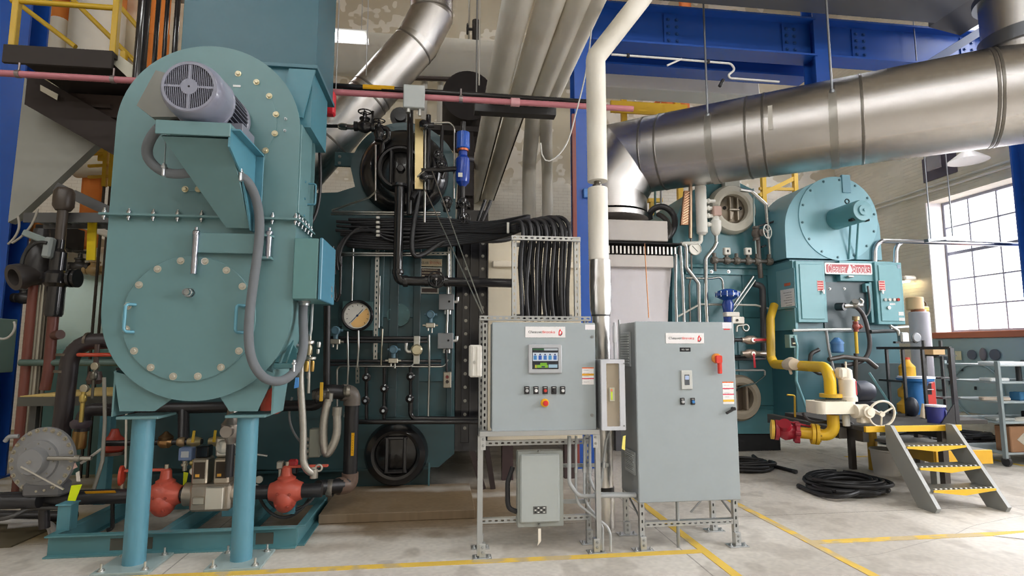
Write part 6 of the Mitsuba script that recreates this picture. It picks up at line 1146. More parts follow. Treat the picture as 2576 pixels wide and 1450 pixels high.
# ------------------------------------------------------------ platform, steps and what stands about
ypf = 5.85; zp = P(2300, 1074, ypf)[2]; pxa, pxb = P(2178, 1075, ypf)[0], P(2416, 1075, ypf)[0]; ypr = 7.35
pf = thing('platform', 'black steel working platform with a yellow front edge before the burner', 'platform')
part(pf, 'deck', G().bx(pxa, pxb, ypf+.03, ypr, zp-.05, zp, .004), 'matte', '3c3a38'); part(pf, 'edge', G().bx(pxa, pxb+.02, ypf, ypf+.035, zp-.055, zp+.01, .003), 'paint', 'd9ac28', 'yellow nosing')
for x in (pxa+.02, pxb-.06): part(pf, 'side_beam', G().bx(x-.02, x+.05, ypf+.05, ypr, zp-.17, zp-.05), 'paint', '2a2725')
part(pf, 'side_beam', G().bx(pxa-.14, pxa-.04, ypf+.25, ypr+.2, zp-.16, zp-.04, .004), 'paint', '393531')
part(pf, 'deck', G().bx(pxb, pxb+.85, 6.3, ypr, zp-.05, zp, .004), 'matte', '3c3a38')
for x, y in ((pxb-.1, 6.0), (pxb+.7, 7.2), (5.68, 7.28)): part(pf, 'leg', G().bx(x-.035, x+.035, y-.035, y+.035, 0, zp-.05), 'paint', '3a3430')
lg = Fl(2175, 1118); part(pf, 'leg', G().cyl((5.93, 7.2, 0), (5.93, 7.2, zp-.05), .06, n=18), 'paint', 'c79c26', 'yellow post')
def D(px, py): return Fl(px, py, zp)
rl = thing('guard_rail', 'black steel guard rail on the right side of the platform', 'railing')
r0_ = D(2403, 1066); zr = P(2391, 876, r0_[1])[2]; r1_ = P(2391, 876, r0_[1]); r2_ = P(2207, 873, 7.25)
part(rl, 'top_rail', G().bar((r1_[0], r1_[1], zr), (r2_[0], r2_[1], zr), .035, .035), 'paint', '1d1d20'); part(rl, 'post', G().bar((r1_[0], r1_[1], zr), (r1_[0], r1_[1], zp), .05, .04), 'paint', '2a2a30')
for k in (.35, .62, .86): c = r1_+(r2_-r1_)*k; part(rl, 'post', G().bar((c[0], c[1], zr), (c[0], c[1], zp), .032, .032), 'paint', '1f1f22')
part(rl, 'gusset', G().prism([(r1_[0]-.02, zp), (r1_[0]-.22, zp), (r1_[0]-.02, zp+.24)], (0, r1_[1], 0), *FR, .016), 'paint', '232327')
c0, c1 = r1_+(r2_-r1_)*.62, r2_; zm = zp+(zr-zp)*.5; part(rl, 'mid_rail', G().bar((c0[0], c0[1], zm), (c1[0], c1[1], zm), .028, .028), 'paint', '222226')
c = D(2250, 1040); pipe('rail_hook', 'black bent hook tube standing beside the rail posts', 'tube', [c, c+V(.2, 0, .012), c+V(.25, 0, .2)], .016, '1f1f22', 'paint', .1)
c = D(2255, 1042); solo('teal_post', G().bar(c+V(-.2, .2, .55), c, .035, .025), 'paint', '5a8a92', 'slanting teal strip leaning by the rail', 'bar')
# steps
sp = thing('steps', 'short grey steel steps with three yellow edged treads leading up to the platform', 'steps')
fl0, fl1 = Fl(2368, 1292), Fl(2545, 1288); tl, tr = P(2222, 1078, ypf-.03), P(2374, 1072, ypf-.03)
for k, (f0_, t0_) in enumerate(((fl0, tl), (fl1, tr))):
    x = (f0_[0]+t0_[0])/2; a_, b_ = V(x, f0_[1], 0), V(x, ypf-.02, zp+.02)
    part(sp, 'stringer', G().prism([(a_[1]-.0, 0), (a_[1]+.2, 0), (b_[1], zp-.2), (b_[1], zp+.03), (b_[1]-.08, zp+.03), (a_[1]-.03, .05)], (x-.02, 0, 0), Y1, Z1, .045), 'paint', '8b8d8a')
xs0, xs1 = (fl0[0]+tl[0])/2+.025, (fl1[0]+tr[0])/2-.02
for k, py in enumerate((1118, 1176, 1234)):
    t = 1-(k+1)/4; y = fl0[1]+(ypf-fl0[1])*t; z = zp*t*1.0+.02
    tp = part(sp, 'tread', G().bx(xs0, xs1, y-.1, y+.14, z-.03, z, .003), 'metal', 'a3a49e')
    part(tp, 'nosing', G().prism([(xs0, z), (xs1, z), (xs1, z-.02), ((xs0+xs1)/2, z-.06), (xs0, z-.02)], (0, y-.1, 0), *FR, .012), 'paint', 'dfae26', 'yellow nosing'); 
    for i in range(12): x = xs0+.04+i*(xs1-xs0-.08)/11; part(tp, 'grip', G().box((x, y-.08, z+.006), (.03, .03, .012), .004), 'metal', 'c9c9c4')
lp = thing('low_bench', 'low yellow fronted step platform with grey top, right of the steps', 'platform')
yb3 = 6.2; a, b = P(2290, 1140, yb3), P(2504, 1150, yb3-.05); zt2 = P(2480, 1133, yb3)[2]
part(lp, 'top', G().bx(P(2350, 1130, yb3)[0], b[0], yb3, yb3+1.2, zt2-.03, zt2, .004), 'matte', '8d8d8a'); part(lp, 'front', G().bx(P(2350, 1130, yb3)[0], b[0], yb3-.02, yb3+.02, zt2-.16, zt2+.004, .004), 'paint', 'd6a42a', 'yellow front board'); part(lp, 'side', G().bar(V(P(2350, 1130, yb3)[0], yb3, zt2-.07), V(P(2250, 1125, 6.9)[0]-.05, 6.9, zt2-.07), .03, .14), 'paint', 'a37f22')
for x in (P(2360, 1130, yb3)[0], b[0]-.12): part(lp, 'leg', G().bx(x, x+.09, yb3+.05, yb3+.14, 0, zt2-.03), 'paint', '9a9c98')
part(lp, 'leg', G().bx(b[0]-.12, b[0]-.03, yb3+1.05, yb3+1.14, 0, zt2-.03), 'paint', '9a9c98')
c = Fl(2255, 1200); bk = thing('white_bucket', 'white plastic bucket standing behind the left step stringer', 'bucket'); part(bk, 'bucket', G().lathe((c[0], c[1]+.15, 0), Z1, [(.15, 0), (.155, .01), (.18, .3), (.195, .31), (.195, .33), (.175, .33), (.145, .02), (.0001, .02)], 32), 'matte', 'd3d1cc')
c = D(2356, 1064); t = thing('paint_pail', 'dark blue lidded pail on the platform edge', 'pail'); part(t, 'pail', G().lathe((c[0], c[1], zp), Z1, [(.09, 0), (.1, .19)], 28), 'paint', '2a2f74'); part(t, 'lid', G().cyl((c[0], c[1], zp+.19), (c[0], c[1], zp+.21), .107, n=28), 'paint', 'd6d6e2'); part(t, 'label', G().box((c[0]+.065, c[1]-.076, zp+.1), (.09, .003, .11), .001, rotz(.7)), 'matte', '7a82c0')
c = D(2308, 1042); t = thing('blue_funnel_bin', 'tall blue bin with a wide flared rim standing on the platform', 'bin'); H3 = P(2304, 952, c[1])[2]-zp; part(t, 'bin', G().lathe((c[0], c[1], zp), Z1, [(.1, 0), (.11, .15), (.125, H3*.75), (.15, H3*.88), (.21, H3*.93), (.22, H3)], 32), 'paint', '2f6fae'); part(t, 'lid_liner', G().cyl((c[0]+.02, c[1], zp+H3), (c[0]+.02, c[1], zp+H3+.025), .215, n=28), 'matte', 'd6dde6')
t = thing('red_cabinet', 'small red cabinet with two dark shelves behind the blue bin', 'cabinet'); yv_ = 7.0; q0, q1 = P(2322, 962, yv_), P(2360, 1050, yv_); part(t, 'body', G().bx(q0[0], q1[0], yv_, yv_+.2, zp, q0[2], .008), 'paint', 'c43a34'); part(t, 'opening', G().bx(q0[0]+.02, q1[0]-.07, yv_-.005, yv_, P(0, 1018, yv_)[2], P(0, 982, yv_)[2]), 'matte', '2a1f22'); part(t, 'shelf', G().bx(q0[0]+.01, q1[0]-.06, yv_-.03, yv_, P(0, 1001, yv_)[2]-.01, P(0, 1001, yv_)[2]).bx(q0[0]+.01, q1[0]-.07, yv_-.03, yv_, P(0, 980, yv_)[2]-.01, P(0, 980, yv_)[2]), 'matte', 'c9c6c6')
yj = 7.1
for i, (px, y0, y1, lab) in enumerate(((2278, 1000, 968, 'lower yellow jug by the rail posts'), (2276, 1040, 1003, 'yellow jug at the foot of the rail posts'), (2280, 950, 905, 'yellow jug with red cap highest behind the rail'))):
    z1 = P(px, y1, yj)[2]; z0 = P(px, y0, yj)[2] if i != 1 else zp; x = P(px, y1, yj)[0]; hh = z1-z0
    t = thing('yellow_jug', lab, 'jug'); part(t, 'body', G().lathe((x, yj, z0), Z1, [(.09, 0), (.1, .02), (.1, hh*.6), (.05, hh*.85), (.04, hh)], 20), 'paint', 'd3a22c'); part(t, 'cap', G().cyl((x, yj, z1), (x, yj, z1+.03), .045, n=14), 'paint', ('e0c04a', 'e0c04a', 'b0402c')[i])
t = thing('storage_shelf', 'small dark shelf unit holding yellow jugs behind the rail', 'shelf'); x0, x1 = P(2258, 0, 7.2)[0], P(2298, 0, 7.2)[0]
for z in (zp+.02, P(2278, 1000, yj)[2], P(2278, 950, yj)[2], P(2278, 893, yj)[2]): part(t, 'board', G().bx(x0, x1, 6.98, 7.24, z-.02, z), 'paint', '3a3c3e')
for x in (x0, x1): part(t, 'upright', G().bx(x-.012, x+.012, 7.2, 7.24, 0, P(0, 850, 7.2)[2]), 'paint', '4a4c4e')
solo('cardboard_box', G().bx(P(2262, 0, yj)[0], P(2290, 0, yj)[0], 7.0, 7.18, P(2278, 893, yj)[2], P(2278, 875, yj)[2], .004), 'matte', 'c9ad84', 'small cardboard box on the top of the jug shelf', 'box')
c = D(2326, 1053); solo('leaning_book', G().box(c+V(0, 0, .09), (.08, .025, .18), .003, np.array([[math.cos(.25), 0, math.sin(.25)], [0, 1, 0], [-math.sin(.25), 0, math.cos(.25)]])), 'matte', 'dccbb2', 'cream booklet leaning beside the dark blue pail', 'book')
c = D(2296, 1048); t = thing('black_sack', 'black crumpled tool bag at the foot of the blue bin', 'bag'); part(t, 'bag', G().sphere((c[0], c[1], zp+.12), (.08, .08, .13), 14, 8), 'rubber', '1e2430')
# hoses on the floor
def coil(name, label, c, R, n, r, seed, col='17181b', end=None, sq=.75):
    rg = np.random.default_rng(seed); t = thing(name, label, 'hose')
    for i in range(n):
        k = 28; a0 = rg.random()*6; rr = R*(.72+.33*rg.random()); cx_, cy_ = c[0]+.05*rg.standard_normal(), c[1]+.04*rg.standard_normal(); z = r+.9*r*(i//2)
        th = a0+np.linspace(0, 2*math.pi*(.93+.07*rg.random()), k)
        w = rg.standard_normal(3)*.05
        pts = [(cx_+rr*math.cos(a)*(1+w[0]*math.sin(2*a)), cy_+rr*sq*math.sin(a)*(1+w[1]*math.cos(2*a)), z+.02*math.sin(a+w[2]*9)**2) for a in th]
        part(t, 'loop', G().tube(pts, r, 8, smooth=True, seg=1), 'rubber', col)
    if end: part(t, 'free_end', G().tube(end, r*1.15, 8, smooth=True), 'rubber', col); part(t, 'coupling', G().cyl(V(*end[-1]), V(*end[-1])+unit(V(*end[-1])-V(*end[-2]))*.05, r*1.25, n=10), 'rubber', '2c2d30')
    return t
c = Fl(2125, 1238)
coil('hose_coil', 'coil of black hose lying on the open floor left of the steps', c, .44, 14, .022, 3, end=[Fl(2160, 1262)+V(0, 0, .1), Fl(2100, 1262)+V(0, 0, .05), Fl(2045, 1245)+V(0, 0, .03), Fl(2015, 1232)+V(0, 0, .03)])
c = Fl(1880, 1180); coil('hose_coil', 'coil of black cable on the floor behind the drive cabinet', c, .36, 9, .022, 8, end=[Fl(1895, 1165)+V(0, 0, .1), Fl(1930, 1175)+V(0, 0, .04), Fl(1965, 1183)+V(0, 0, .025), Fl(1996, 1191)+V(0, 0, .025)])
c = Fl(2300, 1120); coil('hose_pile', 'heap of grey and black hoses stored under the platform', Fl(2315, 1118), .62, 12, .03, 12, '2a2a2c')
c = Fl(2315, 1118); part('hose_pile', 'loop', G().tube([c+V(-.5, -.1, .22), c+V(-.1, -.3, .28), c+V(.3, -.2, .2), c+V(.6, .1, .12)], .025, 8, smooth=True), 'rubber', '8d8d8a')
coil('hose_pile', 'heap of black hoses on the floor right of the platform', Fl(2445, 1112), .4, 9, .03, 21, '232325')
# ------------------------------------------------------------ right wall corner
ht = thing('water_heater', 'tall pale grey cylinder tank standing behind the burner by the wall', 'tank'); q0 = P(2305, 785, 9.3); part(ht, 'tank', G().lathe((q0[0]+.05, 9.3, 0), Z1, [(.165, 0), (.165, q0[2]-.02), (.15, q0[2])], 32), 'matte', 'b9b6bd')
part(ht, 'cap', G().cyl((q0[0]+.05, 9.3, q0[2]), (q0[0]+.05, 9.3, q0[2]+.04), .12, n=24), 'paint', 'a9694a')
solo('tan_drum', G().lathe((q0[0]-.02, 9.3, q0[2]+.04), Z1, [(.13, 0), (.14, .01), (.14, .22), (.13, .23)], 24), 'matte', 'd9b98f', 'tan cardboard drum standing on the grey tank', 'drum')
t = thing('yellow_tools', 'yellow tool with dark handle lying on top of the grey tank', 'tool'); q = P(2322, 778, 9.25); part(t, 'body', G().box(q, (.2, .1, .1), .02), 'paint', 'd9b03a'); part(t, 'handle', G().torus(q+Z1*.08, Y1, .07, .015, 16, 6), 'rubber', '4a3a22')
wl = PXw(2290, 710, XW)
t = thing('wall_lamp', 'lit white lamp glowing warm on the brick wall beside the burner cabinet', 'wall lamp'); wl = V(wl[0]-.25, wl[1], wl[2])
part(t, 'shade', G().bx(wl[0]-.14, wl[0]+.14, wl[1]-.3, wl[1]+.3, wl[2], wl[2]+.1, .03), 'paint', 'f3ecdc'); part(t, 'lamp_tube', G().cyl((wl[0], wl[1]-.25, wl[2]-.02), (wl[0], wl[1]+.25, wl[2]-.02), .02, n=10), 'tube_light', emitter={'type': 'area', 'radiance': {'type': 'rgb', 'value': [42, 30, 16]}}); part(t, 'bracket', G().bx(wl[0], XW-.01, wl[1]-.03, wl[1]+.03, wl[2]+.04, wl[2]+.07), 'paint', 'd0c9ba')
for i, dz in enumerate((0, .1)):
    a, b = PXw(2190, 536, XW-.05), PXw(2560, 438, XW-.05); z = a[2]+dz; solo('wall_conduit', G().cyl((XW-.05, YB-.1, z+.05), (XW-.05, 5, z+.05), .02, n=10), 'paint', 'd6d3cc', ('lower', 'upper')[i]+' of two pale conduits running along the brick wall above the window', 'conduit')
a, b = PXw(2325, 455, XW), PXw(2408, 415, XW); t = thing('wall_vent', 'dark square wall opening with a tilted damper above the window', 'vent'); part(t, 'opening', G().bx(XW-.02, XW, min(a[1], b[1]), max(a[1], b[1]), a[2]-.05, a[2]+.45), 'matte', '55505c'); part(t, 'damper', G().bx(XW-.2, XW-.16, (a[1]+b[1])/2-.2, (a[1]+b[1])/2+.1, a[2]+.1, a[2]+.4), 'matte', '8d8a90')
q = PXw(2435, 406, XW-.5); t = thing('shade_lamp', 'white enamel lamp shade hanging under the flue before the wall', 'pendant lamp'); part(t, 'shade', G().lathe(q, Z1, [(.32, 0), (.3, .02), (.12, .16), (.06, .2)], 28), 'paint', 'e9e6e2'); part(t, 'stem', G().cyl(q+Z1*.18, V(q[0], q[1], ZC), .015, n=8), 'metal', '8d8d8d')
def onwall(px, py): return PXw(px, py, XW-.03)
def circle_on_wall(px, py, r, name, label, cat, col, mat='paint', ring=False):
    q = onwall(px, py)
    g = G().torus(q-X1*.02, X1, r, .014, 28, 8) if ring else G().lathe(q, -X1, [(r, 0), (r, .02), (.0001, .022)], 24)
    return solo(name, g, mat, col, label, cat)
q = onwall(2362, 940); solo('hung_hose', G().tube([q+V(-.03, .28*math.cos(a), .34*math.sin(a)) for a in np.linspace(0, 2*math.pi, 24, endpoint=False)], .018, 8, closed=True), 'rubber', '2c3034', 'black ring of hose hung on the pale wall board behind the rail', 'hose')
circle_on_wall(2446, 893, .09, 'round_blank', 'left dark round flange blank hung on the pale wall board', 'flange blank', '4a5260'); circle_on_wall(2504, 893, .1, 'round_blank', 'right dark round flange blank hung on the pale wall board', 'flange blank', '4a5260')
q = onwall(2475, 892); solo('hung_glove', G().sphere(q-X1*.02, (.03, .07, .12), 12, 8), 'matte', '6d6a70', 'grey bundle hung between the two round flange blanks', 'bundle'); q = onwall(2413, 895); solo('hung_tag', G().box(q-X1*.02, (.004, .13, .17), 0), 'matte', 'd9d3b3', 'cream card hung on the pale wall board beside the rail corner', 'card')
q = onwall(2380, 905); solo('hung_torch', G().bar(q+V(-.03, -.1, -.06), q+V(-.03, .14, .09), .08, .08, .02), 'matte', '55606a', 'grey tool hung slanting on the wall board beside the hose ring', 'tool')
for i, (px, py) in enumerate(((2421, 930), (2455, 977), (2506, 935), (2515, 983))): q = onwall(px, py); solo('board_hook', G().box(q-X1*.01, (.02, .04, .06), .004), 'matte', '22262a', ('upper left', 'lower left', 'upper right', 'lower right')[i]+' small black hook on the pale wall board behind the cart', 'hook')
circle_on_wall(2462, 985, .5, 'big_ring', 'large pale ring outline hung on the wall board behind the cart', 'ring', '7f959a', ring=True)
# cart
ct = thing('shelf_cart', 'tall grey steel shelf cart on castors at the right edge', 'cart')
cy0, cy1 = 6.75, 7.6; A_ = P(2500, 915, cy0); B_ = P(2434, 915, cy1+.6)
x0 = Fl(2505, 1168)[0]-.05; x1 = x0+1.5; y0, y1 = 7.1, 7.95
zt3 = P(2500, 915, y0)[2]
lv = [P(2500, y, y0)[2] for y in (918, 962, 1012, 1064, 1142)]
for x in (x0, x1):
    for y in (y0, y1): part(ct, 'post', G().bx(x-.035, x+.005, y-.005, y+.035, .12, zt3+.03).bx(x-.035, x-.03, y-.005, y+.05, .12, zt3+.03), 'paint', '8b979b')
for i, z in enumerate(lv): part(ct, 'shelf', G().bx(x0-.03, x1, y0, y1, z-.025, z, .003), 'paint', '9aa6aa' if i else 'b9c2c6')
for x in (x0+.04, x1-.05):
    for y in (y0+.06, y1-.06): w = part(ct, 'castor', G().cyl((x-.02, y, .065), (x+.02, y, .065), .065, n=18), 'rubber', '26272b'); part(w, 'fork', G().bx(x-.03, x+.03, y-.03, y+.03, .1, lv[4]-.02), 'metal', '77797b')
rg = np.random.default_rng(2)
its = [(.25, 0, 'folded white rag on the top shelf of the cart', 'rag', (.5, .3, .04), 'dfe3e6'), (.8, 0, 'dark cloth strip on the top shelf of the cart', 'cloth', (.4, .15, .06), '2f3336'), (.12, 1, 'white parts tray on the second shelf of the cart', 'tray', (.3, .2, .05), 'dde1e2'), (.5, 1, 'black standing bottle on the second shelf of the cart', 'bottle', None, '23262a'), (.75, 1, 'dark oil can on the second shelf of the cart', 'oil can', None, '4a4c4e'), (.1, 2, 'beige flat part on the third shelf of the cart', 'part', (.35, .12, .05), 'cdbfb0'), (.45, 2, 'blue box on the third shelf of the cart', 'box', (.14, .14, .12), '3a6d94'), (.85, 2, 'black flat tray on the third shelf of the cart', 'tray', (.5, .25, .04), '22252a'), (.15, 3, 'metal tray on the fourth shelf of the cart', 'tray', (.3, .2, .04), 'a9adab'), (.75, 3, 'black box on the fourth shelf of the cart', 'box', (.35, .25, .12), '1d1f24')]
for u, s_, lab, cat, dim, col in its:
    x, y, z = x0+u*1.1, y0+.22, lv[s_]
    if dim is None:
        t = thing('shelf_item', lab, cat); part(t, 'body', G().lathe((x, y, z), Z1, [(.06, 0), (.06, .08), (.02, .13), (.015, .22)], 16) if 'can' in lab else G().lathe((x, y, z), Z1, [(.035, 0), (.035, .2), (.015, .24), (.015, .28)], 16), 'paint', col)
    else: solo('shelf_item', G().box((x, y, z+dim[2]/2), dim, .012, rotz(rg.normal()*.15)), 'matte', col, lab, cat)
t = thing('wooden_crate', 'brown crate with a pale diamond mark on the bottom shelf of the cart', 'crate'); part(t, 'body', G().bx(x0+.1, x0+.85, y0+.03, y0+.26, lv[4], lv[4]+.36, .01), 'matte', '8d6a4f'); part(t, 'diamond', G().prism([(x0+.2, lv[4]+.18), (x0+.33, lv[4]+.08), (x0+.46, lv[4]+.18), (x0+.33, lv[4]+.28)], (0, y0+.03, 0), *FR, .004), 'matte', 'b9b3a6'); part(t, 'slat', G().bx(x0+.55, x0+.555, y0+.026, y0+.03, lv[4], lv[4]+.38), 'matte', '5a4232')
solo('grey_sack', G().sphere((x0+.5, y0+.15, lv[4]+.42), (.22, .1, .06), 16, 8), 'matte', 'c9c9c0', 'pale crumpled sack lying on the brown crate', 'sack')
solo('scrap_paper', G().prism([Fl(2500, 1350)[:2], Fl(2576, 1342)[:2], Fl(2576, 1358)[:2]], (0, 0, .002), X1, Y1, .003), 'matte', 'e6e3dd', 'thin white sheet lying on the floor at the right edge', 'paper')
# ------------------------------------------------------------ gas train on its skid, under the fan
sk = thing('skid', 'low teal steel skid frame with upright posts under the fan', 'skid')
ky0, ky1, kx0, kx1 = 5.08, 6.35, -3.08, -1.17
def chan(p0, p1, inside, h=.17, w=.06):
    p0, p1 = V(*p0), V(*p1); ax = unit(p1-p0); s = V(*inside); L = np.linalg.norm(p1-p0); R = np.stack([ax, s, np.cross(ax, s)], 1)
    g = G().box((p0+p1)/2+Z1*h/2, (L, .01, h), .002, R)
    for z in (.006, h-.006): g.box((p0+p1)/2+Z1*z+s*w/2, (L, w, .012), .002, R)
    return g
part(sk, 'front_channel', chan((kx0, ky0, 0), (kx1, ky0, 0), -Y1), 'paint', '4c7a80'); part(sk, 'rear_channel', chan((kx0, ky1, 0), (kx1, ky1, 0), Y1), 'paint', '4c7a80')
for x, s in ((kx0, X1), (kx1, X1), (-2.25, X1), (-1.7, X1)): part(sk, 'cross_channel', chan((x, ky0, 0), (x, ky1, 0), s), 'paint', '446f76')
for x0_, x1_ in ((-2.62, -2.3), (-1.5, -1.36)): part(sk, 'dark_plate', G().bx(x0_, x1_, ky0-.008, ky0, .03, .12), 'matte', '4a4a42')
for px, y, zt_ in ((165, 5.2, 1268), (268, 6.0, 1035), (575, 5.46, 1266), (728, 5.46, 1262), (420, 6.1, 1225)):
    c = P(px, zt_, y); zc = c[2]; part(sk, 'post', G().bx(c[0]-.05, c[0]+.05, y-.012, y+.0, .16, zc, .002).bx(c[0]+.04, c[0]+.05, y, y+.09, .16, zc, .002), 'paint', '5c93a3' if px > 500 else '4d7f8a'); part(sk, 'post_saddle', G().bx(c[0]-.06, c[0]+.06, y-.03, y+.1, zc-.01, zc, .002), 'paint', '5c93a3')
YG = 5.42; zg = P(600, 1240, YG)[2]
def gx(px, y=1240): return P(px, y, YG)[0]
gp1 = pipe('gas_main', 'thick black gas pipe running through the red valves along the skid', 'pipe', [(gx(-60), YG, zg), (gx(810), YG, zg)], .062, '1d1d20', 'paint', 0, 20)
x = gx(262); part(gp1, 'pipe_marker', G().box((x, YG-.05, zg+.045), (.24, .004, .05), 0, np.array([[1, 0, 0], [0, .7, -.7], [0, .7, .7]])), 'matte', 'd99a1c', 'amber pipe marker')
for px in (372, 352): part(gp1, 'flange_ring', G().cyl((gx(px)-.015, YG, zg), (gx(px)+.015, YG, zg), .082, n=22), 'metal', '8d8d8a' if px > 360 else '2a2a2c')
def red_valve(px, label, lever):
    t = thing('plug_valve', label, 'valve'); x = gx(px); c = V(x, YG, zg)
    part(t, 'body', G().lathe(c-X1*.14, X1, [(.075, 0), (.085, .03), (.115, .08), (.12, .14), (.115, .2), (.085, .25), (.075, .28)], 24).sphere(c-Z1*.06-Y1*.02, (.1, .12, .12), 18, 10), 'paint', 'b5503f')
    part(t, 'bonnet', G().lathe(c+Z1*.09, Z1, [(.075, 0), (.08, .03), (.05, .05), (.042, .12), (.03, .13)], 20), 'paint', 'b5503f')
    part(t, 'stem_nut', G().cyl(c+Z1*.2, c+Z1*.26, .018, n=8), 'metal', 'b9b0a0')
    part(t, 'lever', G().bar(c+Z1*.215+X1*.03*np.sign(-lever), c+Z1*(.215)+X1*lever, .05, .02, .006), 'paint', 'bb5240')
    for k in range(4): a_ = k*math.pi/2+.7; part(t, 'body_bolt', G().bolt(c+V(.07*math.cos(a_), -.1-.02*abs(math.sin(a_)), -.05+.07*math.sin(a_)), -Y1, .014, .014), 'paint', '9c4436')
    return t
red_valve(415, 'brick red gas valve with its lever pointing left, between the two fan legs', -.34); red_valve(720, 'brick red gas valve with its lever pointing right, right of the fan legs', .36)
ac = thing('actuator_valve', 'beige double safety shutoff valve with two black topped actuators on the gas pipe', 'valve'); x = gx(540); c = V(x, YG, zg)
part(ac, 'body', G().bx(x-.17, x+.17, YG-.11, YG+.1, zg-.13, zg+.1, .02).cyl(c-X1*.24, c-X1*.16, .1, n=20).cyl(c+X1*.16, c+X1*.24, .1, n=20), 'metal', 'b9aea0')
part(ac, 'cover', G().bx(x-.02, x+.13, YG-.17, YG-.11, zg-.1, zg+.09, .008), 'metal', 'd9d4c8'); part(ac, 'side_cover', G().bx(x-.13, x-.03, YG-.14, YG-.11, zg-.06, zg+.0, .006), 'metal', 'd2cbbd')
for s in (-.1, .08): 
    h_ = part(ac, 'actuator', G().bx(x+s-.065, x+s+.065, YG-.1, YG+.06, zg+.1, zg+.32, .012), 'metal', 'b3a898'); part(h_, 'window', G().bx(x+s-.045, x+s+.045, YG-.104, YG-.1, zg+.15, zg+.29), 'matte', '3a3028'); part(h_, 'indicator', G().bx(x+s-.03, x+s+.005, YG-.107, YG-.104, zg+.165, zg+.19), 'matte', 'd9a24a')
part(ac, 'top_cap', G().bx(x-.16, x-.05, YG-.06, YG+.05, zg+.32, zg+.42, .01), 'gloss', '17171a')
part(ac, 'junction_dial', G().bx(x+.02, x+.16, YG-.1, YG+.02, zg+.33, zg+.5, .015).lathe((x+.09, YG-.1, zg+.42), -Y1, [(.06, 0), (.06, .02), (.045, .03), (.0001, .035)], 22), 'metal', 'c9c6bf')
gb2 = pipe('gas_elbow_run', 'black pipe with rusty elbows rising from the gas pipe, yellow pipe label on it', 'pipe', PQ((800, 1228, 5.6), (880, 1220, 5.9), (886, 990, 5.9), (830, 985, 5.75), (790, 1000, 5.7)), .07, '17171a', 'paint', .09, 20)
part(gb2, 'elbow', G().tube(PQ((850, 1224, 5.8), (880, 1220, 5.9), (881, 1190, 5.9)), .082, 18, .09), 'paint', '6d5a50', 'rusty elbow'); part(gb2, 'elbow', G().tube(PQ((885, 1020, 5.9), (886, 990, 5.9), (860, 988, 5.85)), .084, 18, .09), 'paint', '5d5650', 'rusty elbow')
q0, q1 = P(882, 1148, 5.81), P(891, 1090, 5.81); ml_ = part(gb2, 'pipe_label', G().bx(q0[0], q1[0], 5.815, 5.83, q0[2], q1[2]), 'matte', 'e3a91e', 'yellow pipe label'); 
for k in range(9): part(ml_, 'print', G().bx(q0[0]+.012, q1[0]-.012, 5.8135, 5.815, q0[2]+.025+.024*k, q0[2]+.036+.024*k), 'matte', '3a2c10')
part(gb2, 'union', G().lathe(P(822, 1229, 5.67), X1, [(.078, 0), (.082, .04), (.078, .06)], 18, False), 'metal', '8f8a84')
# upper pilot line, gauges and small fittings
yp2 = 5.75; pz = P(480, 1112, yp2)[2]
pl_ = pipe('pilot_line', 'thin black pilot gas line with fittings between the fan legs', 'pipe', [(P(350, 0, yp2)[0], yp2, pz), (P(575, 0, yp2)[0], yp2, pz)], .026, '1b1b1e')
t = thing('brass_regulator', 'dull brass regulator on the pilot line', 'regulator'); q = V(P(417, 1110, yp2)[0], yp2, pz); part(t, 'body', G().lathe(q-X1*.06, X1, [(.03, 0), (.055, .03), (.055, .09), (.03, .12)], 16), 'metal', 'a37d52'); part(t, 'dome', G().lathe(q+Z1*.02, Z1, [(.06, 0), (.065, .03), (.03, .06), (.012, .08)], 18), 'metal', '5d4a34')
for i, (px, lab) in enumerate(((490, 'left yellow lever ball valve on the pilot line'), (543, 'right yellow lever ball valve on the pilot line'))):
    t = thing('ball_valve', lab, 'valve'); q = V(P(px, 1110, yp2)[0], yp2, pz); part(t, 'body', G().lathe(q-X1*.06, X1, [(.035, 0), (.042, .03), (.05, .06), (.042, .09), (.035, .12)], 14), 'metal', 'b7aa84'); part(t, 'lever', G().bar(q-Y1*.05+Z1*.0, q-Y1*.05+V(.01, 0, .11), .025, .01, .003, up=-Y1), 'paint', 'd9b52a', 'yellow lever')
part(pl_, 'coupling', G().lathe(V(P(518, 0, yp2)[0], yp2, pz), X1, [(.035, 0), (.045, .02), (.045, .05), (.035, .07)], 14), 'metal', 'b39a78')
vt = thing('steel_valve', 'grey cast steel valve hanging from a nipple left of the right fan leg', 'valve'); q = P(582, 1082, 5.3); part(vt, 'body', G().lathe(q-Z1*.12, Z1, [(.035, 0), (.05, .04), (.085, .1), (.085, .17), (.05, .22), (.04, .3)], 20).cyl(q-Y1*.13, q+Y1*.02, .05, n=16), 'metal', '9a938c'); part(vt, 'pipe', G().cyl(q-Z1*.4, q-Z1*.1, .035, n=14).cyl(q+Z1*.17, q+Z1*.3, .03, n=14), 'paint', '1c1c1f'); part(vt, 'tube', G().tube([q-Z1*.12+X1*.03, q+V(.12, 0, -.2), q+V(.3, .05, -.24)], .01, 8, .03), 'metal', 'a9a9a4')
